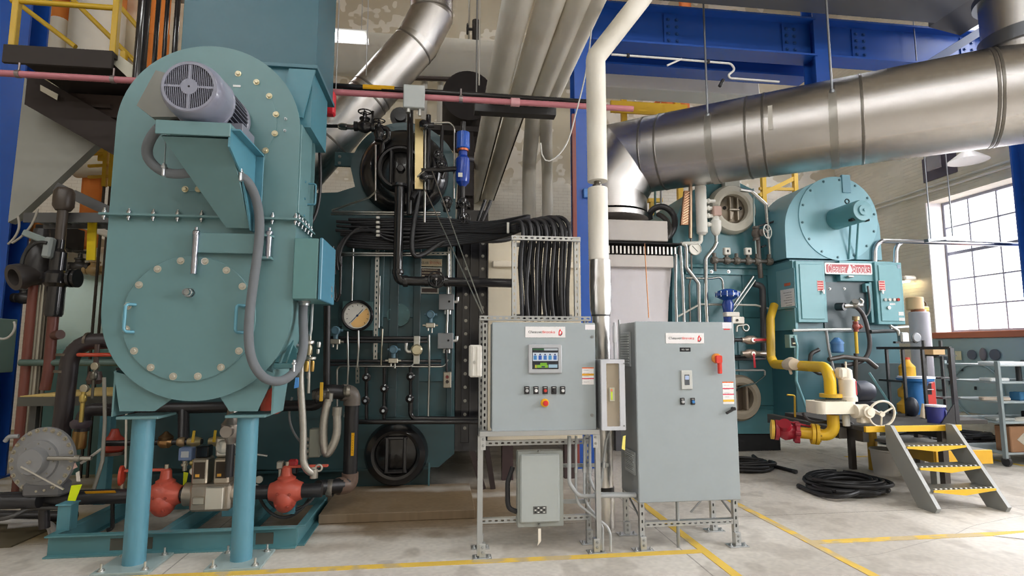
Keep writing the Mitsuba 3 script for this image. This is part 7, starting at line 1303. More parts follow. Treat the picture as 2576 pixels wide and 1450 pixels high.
t = thing('pressure_switch', 'small blue grey pressure switch box with a white label between the fan legs', 'pressure switch'); q0, q1 = P(449, 1128, 5.45), P(483, 1160, 5.45); part(t, 'body', G().bx(q0[0], q1[0], 5.45, 5.53, q1[2], q0[2], .008), 'paint', '6f86b0'); part(t, 'label', G().bx(q0[0]+.025, q1[0]-.03, 5.447, 5.45, q1[2]+.03, q0[2]-.03), 'matte', 'cfd6e0'); part(t, 'neck', G().cyl(P(465, 1160, 5.49), P(465, 1185, 5.49), .02, n=10).cyl(P(465, 1166, 5.49), P(465, 1172, 5.49), .032, n=10), 'metal', 'b5b3a6'); part(t, 'tag', G().prism([tuple(P(a_, b_, 5.46)[[0, 2]]) for a_, b_ in ((462, 1188), (474, 1190), (470, 1212), (460, 1224))], (0, 5.46, 0), *FR, .003), 'matte', 'c9d62a', 'lime tag')
t = thing('small_gauge', 'small brass rimmed gauge with a yellow lever valve above it', 'gauge'); q = P(487, 1186, 5.4); part(t, 'case', G().lathe(q, -Y1, [(.034, -.03), (.036, .005), (.03, .01), (.0001, .008)], 20), 'metal', 'c9bf9a'); part(t, 'dial', G().cyl(q-Y1*.009, q-Y1*.0105, .028, n=18), 'matte', 'e9e6de'); part(t, 'valve', G().cyl(q+Z1*.03, q+Z1*.1, .018, n=10).cyl(q+V(-.03, 0, .07), q+V(.07, 0, .07), .02, n=10), 'metal', 'bfae6e'); part(t, 'lever', G().bar(q+V(.04, -.02, .08), q+V(.05, -.02, .2), .022, .01, .003, up=-Y1), 'paint', 'd9b52a')
t = thing('gas_regulator', 'brick red bell shaped regulator below the right end of the fan', 'regulator'); q = P(684, 1025, 5.6); part(t, 'body', G().lathe(q-Z1*.06, Z1, [(.06, 0), (.1, .03), (.1, .09), (.06, .17), (.045, .22), (.02, .24)], 22), 'paint', 'b04a3c'); part(t, 'stem', G().cyl(q+Z1*.17, q+Z1*.28, .012, n=8), 'metal', 'c9a27a')
pipe('supply_pipe', 'dark pipe crossing behind the fan legs just below the round housing', 'pipe', [P(300, 1030, 6.0), P(800, 1020, 6.0), P(815, 980, 6.0)], .055, '1c1b1d', 'paint', .08, 16)
pipe('supply_drop', 'dark vertical pipe dropping from the pipe behind the fan legs', 'pipe', [P(462, 1030, 6.0), P(462, 1112, 5.85)], .05, '1c1b1d', 'paint', 0, 14)
t = thing('red_switch', 'small red topped limit switch standing above the right red valve', 'switch'); q = P(737, 1165, 5.45); part(t, 'cap', G().box(q, (.08, .07, .06), .012), 'paint', '9c2428'); part(t, 'base', G().box(q-Z1*.06, (.09, .08, .07), .008), 'gloss', '151517')
t = thing('limit_switch', 'small silver switch block left of the red topped one', 'switch'); q = P(706, 1170, 5.45); part(t, 'block', G().box(q, (.06, .06, .07), .008).cyl(q-Z1*.12, q-Z1*.03, .018, n=10), 'metal', 'b9b5ac')
t = thing('tiny_gauge', 'tiny round gauge on a stem just right of the right fan leg', 'gauge'); q = P(652, 1207, 5.4); part(t, 'case', G().lathe(q, -Y1, [(.03, -.02), (.033, .008), (.0001, .01)], 18), 'metal', 'a3a39c'); part(t, 'stem', G().bar(q+V(-.1, .02, -.03), q+V(.1, .02, -.09), .012, .012), 'metal', 'd0d0cb')
# braided hoses and the gland box
for pts, r, lab in ((((757, 905, 5.35), (758, 1000, 5.35), (763, 1120, 5.35), (768, 1175, 5.35), (790, 1192, 5.4)), .032, 'long braided steel hose hanging right of the fan'), (((826, 1000, 5.7), (818, 1040, 5.7), (814, 1110, 5.7), (822, 1142, 5.7), (838, 1120, 5.7), (848, 1060, 5.7), (848, 1035, 5.7)), .04, 'wide braided steel hose hanging in a loop')):
    t = solo('braided_hose', G().tube([P(*q) for q in pts], r, 16, smooth=True, seg=8), 'braid', None, lab, 'hose')
    for k in (0, -1): q = P(*pts[k]); part(t, 'ferrule', G().cyl(q-Z1*.04, q+Z1*.04, r*1.15, n=14), 'metal', 'a9a59c')
tb2 = thing('gland_box', 'grey green terminal box with four cable glands beside the braided hoses', 'junction box'); q0, q1 = P(778, 1080, 5.75), P(804, 1152, 5.75); part(tb2, 'body', G().bx(q0[0], q1[0], 5.75, 5.85, q1[2], q0[2], .008), 'paint', '8d9186')
for y in (1106, 1122, 1136, 1150): q = P(778, y, 5.8); part(tb2, 'gland', G().cyl(q, q-X1*.05, .022, n=12).hexnut(q-X1*.03, -X1, .03, .02), 'metal', 'c3c3bd')
for i, (px, y0, y1) in enumerate(((770, 1180, 1195), (785, 1178, 1190))): t = thing('lifting_ring', ('left', 'right')[i]+' small steel ring by the foot of the braided hose', 'ring'); q = P(788+i*14, 1186-8*i, 5.4); part(t, 'ring', G().torus(q, Y1, .028, .011, 16, 7), 'metal', 'c9c6be')
t = valve('ball_valve', 'dark valve with an upright yellow lever at the top of the braided hose', P(808, 995, 5.65), X1, -Y1, .03, '4a4640'); q = P(808, 1005, 5.55); part(t, 'lever', G().bx(q[0]-.016, q[0]+.016, q[1]-.01, q[1], q[2]-.02, q[2]+.16, .004), 'paint', 'd9ab2a', 'yellow lever')
t = pipe('manifold_pipe', 'short grey pipe with unions leading to the rusty elbow', 'pipe', PQ((820, 985, 5.7), (880, 985, 5.85)), .036, '7f7a72', 'metal'); part(t, 'union', G().lathe(P(866, 985, 5.8), X1, [(.05, 0), (.06, .03), (.05, .06)], 16), 'metal', '9a958c')
# gas control cluster beside the fan
gc_ = thing('solenoid_cluster', 'cluster of brass and steel solenoid fittings right of the fan conduit', 'solenoid valve')
for (px, y, w, h, col) in ((778, 862, 26, 10, 'c9c6bf'), (778, 882, 16, 24, 'b7a888'), (782, 902, 26, 8, 'c3c0b8'), (772, 922, 14, 26, 'c9a25a'), (786, 922, 10, 26, 'b08d50'), (800, 885, 8, 12, 'b9b9b3'), (802, 868, 10, 14, 'c9c9c4'), (775, 945, 10, 16, '8d8a84')):
    q = P(px, y, 5.25); part(gc_, 'fitting', G().lathe(q-Z1*h*.0018, Z1, [(w*.0014, 0), (w*.0018, h*.0008), (w*.0018, h*.003), (w*.0014, h*.0037)], 14), 'metal', col)
part(gc_, 'stem_pipe', G().cyl(P(780, 840, 5.25), P(776, 990, 5.25), .014, n=10), 'metal', 'a9a49a')
solo('blue_rag', G().prism([tuple(P(a_, b_, 5.2)[[0, 2]]) for a_, b_ in ((744, 950), (752, 950), (752, 975), (740, 978))], (0, 5.2, 0), *FR, .012), 'matte', '5a9be0', 'small bright blue rag hanging beside the braided hose', 'rag')
for pts, r, col, lab in ((((786, 762, 5.2), (783, 830, 5.2), (780, 845, 5.2)), .012, 'a9adae', 'thin grey conduit dropping from the teal side box'), (((752, 810, 5.2), (742, 850, 5.2), (750, 880, 5.2), (765, 850, 5.2)), .012, '9a9ea0', 'thin looped grey conduit below the teal side box'), (((823, 770, 5.9), (822, 930, 5.9), (822, 985, 5.9)), .035, '141416', 'thick black vertical pipe right of the solenoid cluster')):
    pipe('side_tube', lab, 'conduit', [P(*q) for q in pts], r, col, 'paint', .06, 10)
# teal side box with its conduit
jx0, jx1 = P(737, 680, 4.62)[0], P(799, 680, 4.62)[0]
jb1 = thing('side_box', 'teal hinged electrical box on the right flank of the fan', 'electrical enclosure')
jz0, jz1 = P(797, 753, 4.62)[2], P(797, 600, 4.62)[2]
part(jb1, 'body', G().bx(jx0, jx1, 4.62, 5.16, jz0, jz1, .006), 'paint', '557c7c'); part(jb1, 'door', G().bx(jx1+.008, jx1+.035, 4.615, 5.17, jz0-.006, jz1+.006, .006), 'paint', '44758a'); part(jb1, 'hinge_strip', G().bx(jx1, jx1+.008, 4.63, 4.645, jz0, jz1), 'matte', '24383c')
part(jb1, 'mount_plate', G().bx(XR-.03, jx0, 5.1, 5.14, jz0+.05, jz1-.02), 'matte', '16181a'); part(jb1, 'mount_plate', G().bx(jx0-.14, jx0, 4.7, 5.1, jz0-.0, jz0+.012), 'paint', '3f6468')
for dz, h in ((.1, .05), (.05, .025)): part(jb1, 'label', G().bx(jx1+.035, jx1+.037, 5.03, 5.07, jz0+dz, jz0+dz+h), 'metal', 'c3c8ca')
cd = thing('flex_conduit', 'thick grey flexible conduit looping down the fan front from the motor to the side box', 'conduit')
xg = P(765, 760, 4.85)
part(cd, 'conduit', G().tube([P(400, 322, 4.2), P(376, 355, 4.25), P(372, 395, 4.3), P(412, 432, 4.33), P(490, 433, 4.33), P(560, 432, 4.33), P(612, 448, 4.36), P(640, 490, 4.46), P(652, 545, 4.55), P(645, 660, 4.55), P(629, 780, 4.55), P(626, 860, 4.55), P(640, 920, 4.56), P(672, 955, 4.58), P(712, 957, 4.66), P(748, 925, 4.74), P(764, 860, 4.8), xg], .036, 14, smooth=True, seg=6), 'matte', '63676b')
part(cd, 'connector', G().lathe(xg-Z1*.03, Z1, [(.044, 0), (.044, .02), (.052, .025), (.052, .055), (.044, .06), (.044, .09)], 16), 'metal', 'b5b8ba')
for px, py in ((413, 428), (606, 440), (740, 921)): q = P(px, py, 4.3 if px < 700 else 4.7); part(cd, 'clip', G().box(q, (.02, .04, .1), .006).box(q+Z1*.02, (.03, .05, .02), .004), 'metal', 'c3c6c8')
part(cd, 'clip_rod', G().cyl(P(418, 330, 4.3), P(413, 428, 4.3), .005, n=6).cyl(P(611, 335, 4.3), P(607, 440, 4.3), .005, n=6), 'metal', 'a9b6ba')
part(fan, 'conduit_bracket', G().bar(P(690, 921, 4.75), P(748, 921, 4.75), .05, .04, .004).bar(P(697, 915, 4.8), P(718, 850, 5.0), .03, .03).bar(P(715, 915, 4.8), P(735, 860, 5.0), .03, .03), 'paint', '4d777c')
part(fan, 'side_wing', G().prism([tuple(P(a_, b_, 5.1)[[0, 2]]) for a_, b_ in ((725, 850), (748, 880), (745, 915), (690, 915))], (0, 5.1, 0), *FR, .014), 'paint', '3f6a70')
# ------------------------------------------------------------ regulator and piping at the left edge
rg_ = thing('gas_regulator', 'large grey round diaphragm regulator ringed with bolts at the left edge', 'regulator'); YR = 5.3; q = P(112, 1157, YR); ax = unit(V(-.12, -1, .05)); a_, b_, _ = frame(ax); RR = .27
part(rg_, 'rear_case', G().lathe(q-ax*.12, ax, [(.1, 0), (.2, .03), (RR-.02, .1), (RR-.02, .12)], 44), 'paint', '6d6e70')
part(rg_, 'front_case', G().lathe(q, ax, [(RR, 0), (RR, .03), (RR-.05, .035), (.17, .06), (.165, .08), (.115, .09), (.11, .13), (.1, .15), (.0001, .15)], 48), 'paint', '7f8082')
for i in range(24): t = i*2*math.pi/24; c = q+(RR-.022)*(math.cos(t)*a_+math.sin(t)*b_)+ax*.03; part(rg_, 'rim_bolt', G().bolt(c, ax, .019, .016), 'metal', 'b9b3a3')
for i in range(8): t = i*2*math.pi/8; c = q+.14*(math.cos(t)*a_+math.sin(t)*b_)+ax*.075; part(rg_, 'cover_bolt', G().bolt(c, ax, .011, .012), 'metal', 'a9a498')
part(rg_, 'centre_nut', G().bolt(q+ax*.15, ax, .016, .02), 'metal', 'c3bdb0'); part(rg_, 'lever_arm', G().bar(q+ax*.16+V(-.05, 0, -.03), q+ax*.16+V(.28, 0, -.22), .016, .012), 'metal', 'd3d0c8'); part(rg_, 'vent_pipe', G().cyl(q+V(.1, -.12, .03), q+V(.42, -.1, .02), .018, n=10).hexnut(q+V(.3, -.11, .025), X1, .03, .04), 'metal', 'a39f96'); part(rg_, 'handle', G().tube([q+V(-.2, -.02, .2), q+V(-.27, -.03, .2), q+V(-.3, -.02, .16)], .018, 8, .03), 'paint', '8a8b8c')
part(rg_, 'lower_body', G().bx(q[0]-.12, q[0]+.18, YR-.06, YR+.1, zg+.05, q[2]-.18, .02), 'paint', '5a5a5c')
solo('lime_tag', G().prism([tuple(P(a_, b_, 5.2)[[0, 2]]) for a_, b_ in ((170, 1260), (180, 1222), (207, 1219), (190, 1261))], (0, 5.2, 0), *FR, .003), 'matte', 'd6e81e', 'fluorescent lime green tag hanging on the black gas pipe', 'tag')
solo('white_label', G().prism([tuple(P(a_, b_, 5.21)[[0, 2]]) for a_, b_ in ((191, 1190), (200, 1185), (203, 1212), (193, 1212))], (0, 5.21, 0), *FR, .003), 'matte', 'cdc6bd', 'small pale tag just above the fluorescent lime tag', 'tag')
solo('red_tag', G().prism([tuple(P(a_, b_, 5.25)[[0, 2]]) for a_, b_ in ((178, 1170), (190, 1165), (196, 1176), (182, 1182))], (0, 5.25, 0), *FR, .003), 'matte', 'd3b3ab', 'little red striped card right of the grey round regulator', 'tag')
hp = pipe('hot_pipe', 'thick dark brown pipe bending down left of the fan housing', 'pipe', PQ((300, 857, 6.0), (180, 862, 6.0), (152, 1110, 6.0)), .078, '2b2527', 'paint', .32, 24)
for a_, b_ in ((222, 858), (166, 893), (160, 935)): q = P(a_, b_, 6.0); d = X1 if a_ > 200 else unit(P(152, 1110, 6.0)-P(180, 862, 6.0)); part(hp, 'weld_band', G().cyl(q-d*.012, q+d*.012, .082, n=24), 'metal', '6a6258')
for pts, r, col, lab in (
    (((320, 1032, 5.8), (212, 1030, 5.8), (205, 1085, 5.8)), .06, '262326', 'dark pipe with an elbow left of the left fan leg'),
    (((-40, 1298, 5.9), (190, 1300, 5.9)), .05, '1b1b1d', 'black pipe lying low at the left edge behind the skid'),
    (((-40, 1265, 5.3), (100, 1260, 5.3)), .06, '222225', 'short thick dark pipe end at the lower left edge'),
    (((-40, 1312, 5.7), (110, 1314, 5.7), (132, 1322, 5.65), (140, 1345, 5.6)), .024, 'cfcfd0', 'white plastic tube low at the left edge, outer of the pair'),
    (((20, 1325, 5.6), (105, 1318, 5.7), (124, 1326, 5.68), (130, 1348, 5.62)), .022, 'bdbdbf', 'white plastic tube low at the left edge, inner of the pair'),
    (((-20, 1310, 5.2), (28, 1302, 5.2), (70, 1280, 5.3), (150, 1278, 5.4)), .018, '3a3836', 'thin dark conduit with bright couplings at the lower left edge'),
    (((50, 913, 6.6), (330, 913, 6.6)), .035, '4a5f58', 'green grey pipe crossing the dark pit at the left'),
    (((262, 950, 5.7), (264, 1060, 5.7), (258, 1160, 5.6), (235, 1235, 5.5)), .016, '8d8a80', 'grey flexible tube sagging right of the grey round regulator'),
    (((255, 1130, 5.5), (215, 1160, 5.5), (205, 1165, 5.4)), .012, 'b9b5ac', 'thin steel tube bent over the regulator vent'),
    (((318, 1040, 5.6), (316, 1170, 5.6), (310, 1200, 5.6)), .01, 'c9c4b8', 'thin pale wire beside the left fan leg'),
    (((110, 1265, 5.45), (112, 1330, 5.45)), .04, '2a2628', 'short dark brown leg under the gas pipe'),
    (((283, 1250, 5.5), (283, 1330, 5.5), (270, 1335, 5.5)), .016, '1b1b1d', 'small dark drain pipe in the skid'),
    (((310, 925, 6.2), (308, 1040, 6.2)), .06, '242224', 'dark stand pipe behind the left edge of the fan')):
    pipe('left_pipe', lab, 'pipe', [P(*q) for q in pts], r, col, 'paint', .12, 12)
t = thing('brass_union', 'brown brass union on the elbow pipe above the regulator', 'fitting'); q = P(200, 1105, 5.8); part(t, 'nut', G().lathe(q-Z1*.09, Z1, [(.055, 0), (.06, .02), (.06, .16), (.05, .18)], 8), 'metal', '9a7a4c'); part(t, 'collar', G().lathe(q+Z1*.1, Z1, [(.07, 0), (.085, .03), (.085, .06), (.06, .08)], 18), 'paint', '4a4248')
t = thing('red_valve', 'small dark red valve at the rear of the skid, left of the left fan leg', 'valve'); q = P(287, 1112, 5.9); part(t, 'body', G().lathe(q-Z1*.1, Z1, [(.06, 0), (.09, .03), (.09, .12), (.05, .16), (.03, .22)], 18), 'paint', '9c3a2c'); part(t, 'flange', G().cyl(q-Z1*.12, q-Z1*.09, .1, n=16), 'metal', '6a5a50')
t = thing('red_gauge', 'gauge with a red rim seen edge on beside the left fan leg', 'gauge'); q = P(308, 1197, 5.45); part(t, 'case', G().lathe(q, V(-1, -.3, 0), [(.05, -.02), (.085, 0), (.085, .02), (.0001, .03)], 22), 'paint', 'b8402c'); part(t, 'stem', G().cyl(q-Z1*.16, q-Z1*.07, .022, n=10), 'metal', 'b3a898')
t = thing('wheel_valve', 'valve with a flat orange red hand wheel left of the fan housing', 'valve'); q = P(243, 893, 5.9); part(t, 'stem', G().cyl(q-Z1*.16, q+Z1*.1, .022, n=10).lathe(q-Z1*.28, Z1, [(.05, 0), (.07, .04), (.05, .12)], 14), 'paint', '4a3a34'); handwheel(t, q, Z1, .14, 'b5452f', r=.018)
for i, (px, py, yy, lab) in enumerate(((238, 922, 5.8, 'small white gauge below the orange red hand wheel'), (211, 978, 5.6, 'small brass gauge on a brass fitting above the elbow pipe'))):
    t = thing('small_gauge', lab, 'gauge'); q = P(px, py, yy); part(t, 'case', G().lathe(q, V(-.2, -1, 0), [(.035, -.025), (.038, .005), (.03, .01), (.0001, .009)], 20), 'metal', 'b9b3a0'); part(t, 'stem', G().cyl(q-Z1*.3, q-Z1*.03, .018 if i else .012, n=10).lathe(q-Z1*.13, Z1, [(.018, 0), (.03, .02), (.03, .06), (.018, .08)], 12), 'metal', 'c0a860' if i else '6a675e')
tp2 = thing('tan_table', 'sloping tan topped bench between pipes in the dark left background', 'bench'); z = P(150, 1000, 6.6)[2]
part(tp2, 'top', G().prism([tuple(P(a_, b_, 6.6)[:2])+() for a_, b_ in ()] or [(-4.2, 6.3), (-2.9, 6.3), (-2.9, 7.6), (-4.2, 7.6)], (0, 0, z), X1, Y1, .04), 'matte', 'c3a96c'); part(tp2, 'edge', G().bx(-4.2, -2.9, 6.27, 6.31, z-.06, z+.03), 'paint', '4a4a44')
for x in (-4.1, -3.0): part(tp2, 'leg', G().bx(x-.03, x+.03, 6.35, 6.41, 0, z), 'paint', '3a3a38')
# ------------------------------------------------------------ stair landing and column at the upper left
YLD = 6.3
sl = thing('stair_landing', 'black steel stair landing with a broad stringer slanting down behind the fan', 'stairs')
a, b = P(8, 112, YLD), P(284, 126, YLD); z1 = (a[2]+b[2])/2; z0 = P(150, 160, YLD)[2]
part(sl, 'fascia', G().bx(a[0], b[0], YLD, YLD+.04, z0-.02, z1, .004), 'matte', '35302e'); part(sl, 'deck', G().bx(a[0], b[0], YLD+.04, 7.4, z1-.06, z1-.01), 'matte', '2d2826'); part(sl, 'rear_fascia', G().bx(a[0], b[0], 7.36, 7.4, z0-.02, z1), 'matte', '2a2624')
part(sl, 'cross_beam', G().bx(a[0]+.2, b[0]+.5, 7.0, 7.1, z0-.3, z0-.02, .004), 'matte', '3a302c')
def strg(y, x0_, z0_, x1_, z1_, h): return G().prism([(x0_, z0_), (x1_, z1_), (x1_, z1_-h), (x0_, z0_-h)], (0, y, 0), *FR, -.05)
s0_, s1_ = P(70, 176, 6.9), P(340, 331, 6.9); part(sl, 'stringer', strg(6.9, s0_[0], s0_[2], s1_[0]+.8, s1_[2]-.45, .42), 'matte', '2e2725')
e0_, e1_ = P(284, 128, YLD+.1), P(336, 168, YLD+.1); part(sl, 'end_plate', G().prism([tuple(P(a_, b_, YLD+.1)[[0, 2]]) for a_, b_ in ((285, 128), (336, 165), (336, 198), (322, 196), (284, 160))], (0, YLD+.1, 0), *FR, -.03), 'matte', 'c9c6b6', 'pale painted end plate')
t_ = P(123, 232, 6.85); part(sl, 'sign_plate', G().prism([tuple(P(a_, b_, 6.85)[[0, 2]]) for a_, b_ in ((101, 213), (146, 237), (143, 252), (101, 228))], (0, 6.85, 0), *FR, -.006), 'matte', 'd9d3c2', 'cream label')
for k in range(5): x = s0_[0]+.75+k*.27; z = s0_[2]-.35-k*.22; part(sl, 'tread', G().bx(x-.12, x+.14, 6.95, 7.7, z-.04, z), 'matte', '3a322e')
yr_ = thing('landing_rail', 'yellow pipe guard rail on the black stair landing', 'railing')
for x, zt_ in ((34, -40), (186, 18), (289, -40)):
    q = P(x-3, 112, YLD+.05); t_ = P(x+(12 if zt_ > 0 else 12), zt_, YLD+.05); part(yr_, 'post', G().bar((q[0], YLD+.06 if x != 186 else 7.3, z1-.01), (q[0], YLD+.06 if x != 186 else 7.3, t_[2]), .065, .065, .006), 'paint', 'c39f26')
q0, q1 = P(28, 4, YLD+.06), P(292, 18, YLD+.06); zr_ = (q0[2]+q1[2])/2; part(yr_, 'rail', G().cyl((q0[0], YLD+.06, zr_), (q1[0], YLD+.06, zr_), .03, n=12), 'paint', 'c39f26')
for pts in (((45, 8), (190, 118)), ((178, -5), (340, 155)), ((303, 18), (350, 72))): part(yr_, 'stair_rail', G().cyl(P(*pts[0], 7.35), P(*pts[1], 7.35), .03, n=12), 'paint', 'b3922a')
gh_ = thing('grey_chute', 'pale grey slanting sheet metal chute under the stair stringer', 'chute')
part(gh_, 'side_sheet', G().prism([tuple(P(a_, b_, 7.2)[[0, 2]]) for a_, b_ in ((62, 195), (275, 330), (255, 350), (42, 548), (20, 560))], (0, 7.2, 0), *FR, -.12), 'matte', '8f8f88')
for px0, px1, w, lab in ((372, 343, .06, 'thickest black pipe of the row left of the stack duct'), (402, 384, .024, 'thin black pipe, second of the row left of the stack duct'), (424, 408, .022, 'thin black pipe, third of the row left of the stack duct'), (452, 432, .028, 'black pipe of the row touching the left side of the stack duct')):
    q = P((px0+px1)/2, 90, 6.15 if w > .05 else 6.4); solo('riser_pipe', G().cyl((q[0], q[1], 1.6 if w > .05 else q[2]-.7), (q[0], q[1], ZC), w, n=16), 'gloss', '1d1b1c', lab, 'pipe')
cw = P(300, 110, 10.2); t = thing('cream_vessel', 'large cream coloured horizontal vessel behind the stair landing', 'tank'); part(t, 'shell', G().cyl((cw[0]-1.6, 10.2, cw[2]), (cw[0]+1.7, 10.2, cw[2]), .72, n=44), 'matte', 'd9cfb8'); [part(t, 'hanger_rod', G().cyl((cw[0]+k, 10.2, cw[2]+.6), (cw[0]+k, 10.2, ZC), .03, n=8), 'metal', '8d8a84') for k in (-1, 1)]
for px, c1_, w, lab in ((150, 'd9833c', .11, 'orange and white upright pipe behind the landing rail'), (250, 'd98a45', .36, 'broad orange topped white pipe above the cream vessel')):
    q = P(px, 50 if px < 200 else 15, 9.2); t = thing('striped_pipe', lab, 'pipe'); part(t, 'orange_section', G().cyl((q[0], 9.2, q[2]), (q[0], 9.2, ZC-.03), w, n=24), 'matte', c1_); part(t, 'white_section', G().cyl((q[0], 9.2, q[2]-.55 if px < 200 else q[2]-1.0), (q[0], 9.2, q[2]), w*1.02, n=24), 'matte', 'e3ddcf')
for i, (px, y0, y1) in enumerate(((405, 0, 50), (398, 130, 185), (245, 350, 470))):
    q0, q1 = P(px, y0, 8.8), P(px, y1, 8.8); solo('orange_pipe', G().cyl((q0[0], 8.8, 0 if i else q1[2]-.3), (q0[0], 8.8, q0[2]+.3 if i else ZC), .14, n=20), 'matte', 'd27a36', ('orange pipe section high between the black riser pipes', 'orange pipe section low between the black riser pipes', 'orange pipe behind the yellow ladder under the chute')[i], 'pipe')
ld = thing('yellow_ladder', 'yellow caged ladder seen under the grey chute, left of the fan', 'ladder')
for px in (262, 278): part(ld, 'rail', G().bar(P(px, 470, 8.0), P(px+8, 335, 8.0), .05, .05), 'paint', 'cba227'); part(ld, 'support', G().bar(V(*P(px, 470, 8.0)[:2], 0), P(px, 470, 8.0), .025, .025), 'matte', '3a332c')
for py in (360, 388, 418, 446): part(ld, 'rung', G().bar(P(222, py, 8.0), P(272, py-2, 8.0), .035, .035), 'paint', 'c39a22')
for i in range(4): part(ld, 'cage_bar', G().bar(P(248+i*4, 405, 8.05), P(252+i*4, 350, 8.05), .02, .02), 'paint', 'd6b02a')
solo('white_pipe', G().cyl(P(190, 420, 8.6), P(300, 415, 8.6), .16, n=20), 'matte', 'd3cab3', 'short cream pipe behind the yellow ladder', 'pipe'); solo('cream_pipe', G().cyl(P(150, 545, 8.0), P(290, 596, 8.0), .05, n=14), 'matte', 'd9d3c6', 'thin cream pipe slanting down to the fan below the cable trays', 'pipe')
for i, (p0, p1, lab) in enumerate((((140, 470, 6.9), (300, 545, 6.9), 'dark cable tray sloping down to the fan seam'), ((60, 548, 6.7), (295, 548, 6.7), 'level dark cable tray left of the fan seam'))):
    t = thing('cable_tray', lab, 'cable tray'); A_, B_ = P(*p0), P(*p1); 
    for s in (0, .32): part(t, 'side_rail', G().bar(A_+Y1*s, B_+Y1*s, .025, .11), 'paint', '4a4a4a')
    for k in range(12): c = A_+(B_-A_)*(k+.5)/12; part(t, 'rung', G().bar(c, c+Y1*.32, .05, .025), 'paint', '5a5a58')
yb_s = thing('yellow_strips', 'three bright yellow hanging strips with dark stripes left of the fan', 'strips')
for i in range(3): q0, q1 = P(226+i*7, 549, 6.9), P(222+i*7, 655, 6.9); part(yb_s, 'strip', G().bar(q1, q0, .035, .02), 'paint', 'e0c21c')
solo('orange_duct', G().bx(P(62, 0, 8.4)[0], P(140, 0, 8.4)[0], 8.4, 8.9, P(0, 590, 8.4)[2], P(0, 552, 8.4)[2], .01), 'matte', 'c9803c', 'orange rectangular duct piece below the level cable tray', 'duct'); part('orange_duct', 'hanger_rod', G().cyl((P(100, 0, 8.4)[0], 8.6, P(0, 560, 8.4)[2]), (P(100, 0, 8.4)[0], 8.6, ZC), .015, n=8), 'metal', '77736a'); solo('dark_box', G().bx(P(142, 0, 8.0)[0], P(218, 0, 8.0)[0], 8.0, 8.4, P(0, 620, 8.0)[2], P(0, 562, 8.0)[2], .01), 'matte', '201d1c', 'large black box behind the rusty valve trees', 'box')
bb = thing('cream_beam', 'cream horizontal beam with rounded panels behind the left valve trees', 'beam'); part(bb, 'beam', G().bx(P(30, 0, 10)[0], P(300, 0, 10)[0], 10, 10.2, P(0, 650, 10)[2], P(0, 625, 10)[2], .02), 'matte', 'cfc6b4'); part(bb, 'upper_beam', G().bx(P(30, 0, 10.1)[0], P(300, 0, 10.1)[0], 10.1, 10.3, P(0, 618, 10.1)[2], P(0, 592, 10.1)[2], .02), 'matte', 'b3a58c')
ty = 9.0; c0 = P(150, 785, ty); txl = _lc+.3; ta = thing('aqua_tank', 'pale aqua horizontal boiler shell in the left background', 'tank'); part(ta, 'shell', G().cyl((txl, ty, c0[2]), (c0[0]+2.4, ty, c0[2]), .85, n=48), 'paint', 'd6f0e8'); part(ta, 'top_band', G().cyl((txl, ty, c0[2]+.25), (c0[0]+2.2, ty, c0[2]+.25), .72, n=40), 'matte', 'd9d3bd'); part(ta, 'base', G().bx(txl, c0[0]+2.4, ty-.8, ty+.8, 0, c0[2]-.55), 'paint', '3a5f5c')
part(ta, 'seam_strip', G().bx(txl, c0[0]+2.4, ty-.88, ty-.8, c0[2]-.6, c0[2]-.55), 'paint', '5f8a84')
lk = solo('grey_locker', G().bx(P(20, 0, 7.2)[0], P(62, 0, 7.2)[0], 7.2, 7.6, P(0, 940, 7.2)[2], P(0, 800, 7.2)[2], .008), 'paint', '6d837c', 'grey green locker box beside the left blue column', 'locker')
# rusty valve trees
vt1 = thing('relief_valve', 'big dark relief valve with a gaping angled outlet in the left background', 'valve'); yv = 6.7
q = P(95, 690, yv); part(vt1, 'body', G().lathe(q-Z1*.12, Z1, [(.06, 0), (.13, .06), (.15, .2), (.13, .38), (.09, .46), (.07, .62)], 24), 'paint', '2c2a2b'); o_ = P(62, 718, yv-.1)
part(vt1, 'outlet', G().lathe(q+V(0, -.02, 0), o_-q+V(0, 0, .1), [(.12, 0), (.12, .1), (.14, .14), (.14, .22), (.09, .22), (.08, .1)], 24, False), 'paint', '3a3635'); part(vt1, 'outlet_dark', G().cyl(q+unit(o_-q+V(0, 0, .1))*.1, q+unit(o_-q+V(0, 0, .1))*.11, .1, n=20), 'matte', '0f0e0e')
part(vt1, 'inlet_pipe', G().cyl((q[0]-.02, yv, .3), (q[0]-.02, yv, q[2]-.1), .055, n=14), 'paint', '6d3c33', 'rust red inlet pipe')
vt2 = thing('safety_valve', 'tall black safety valve with flanges on a rusty pipe, left of the fan', 'valve'); q = P(143, 700, yv-.1); part(vt2, 'body', G().lathe(q-Z1*.42, Z1, [(.07, 0), (.085, .03), (.085, .32), (.12, .36), (.12, .46), (.08, .5), (.08, .7), (.05, .74), (.05, .84)], 24), 'gloss', '1f1e20'); part(vt2, 'side_flange', G().lathe(q+X1*.06, X1, [(.06, 0), (.06, .07), (.1, .07), (.1, .1), (.08, .105), (.08, .12), (.1, .125), (.1, .15)], 24), 'gloss', '19191a')
part(vt2, 'inlet_pipe', G().tube([q-Z1*.42, q-Z1*1.0, q+V(-.02, 0, -1.2)], .05, 14), 'paint', '5d322b', 'rust red inlet pipe'); part(vt2, 'outlet_stub', G().cyl(P(135, 845, yv-.1), P(152, 842, yv-.15), .05, n=16), 'paint', '4a2f28')
part(vt2, 'upper_pipe', G().cyl(q+Z1*.4, q+Z1*.95, .05, n=14).lathe(q+Z1*.75, Z1, [(.07, 0), (.1, .05), (.1, .2), (.07, .25)], 18), 'paint', '3c332c')
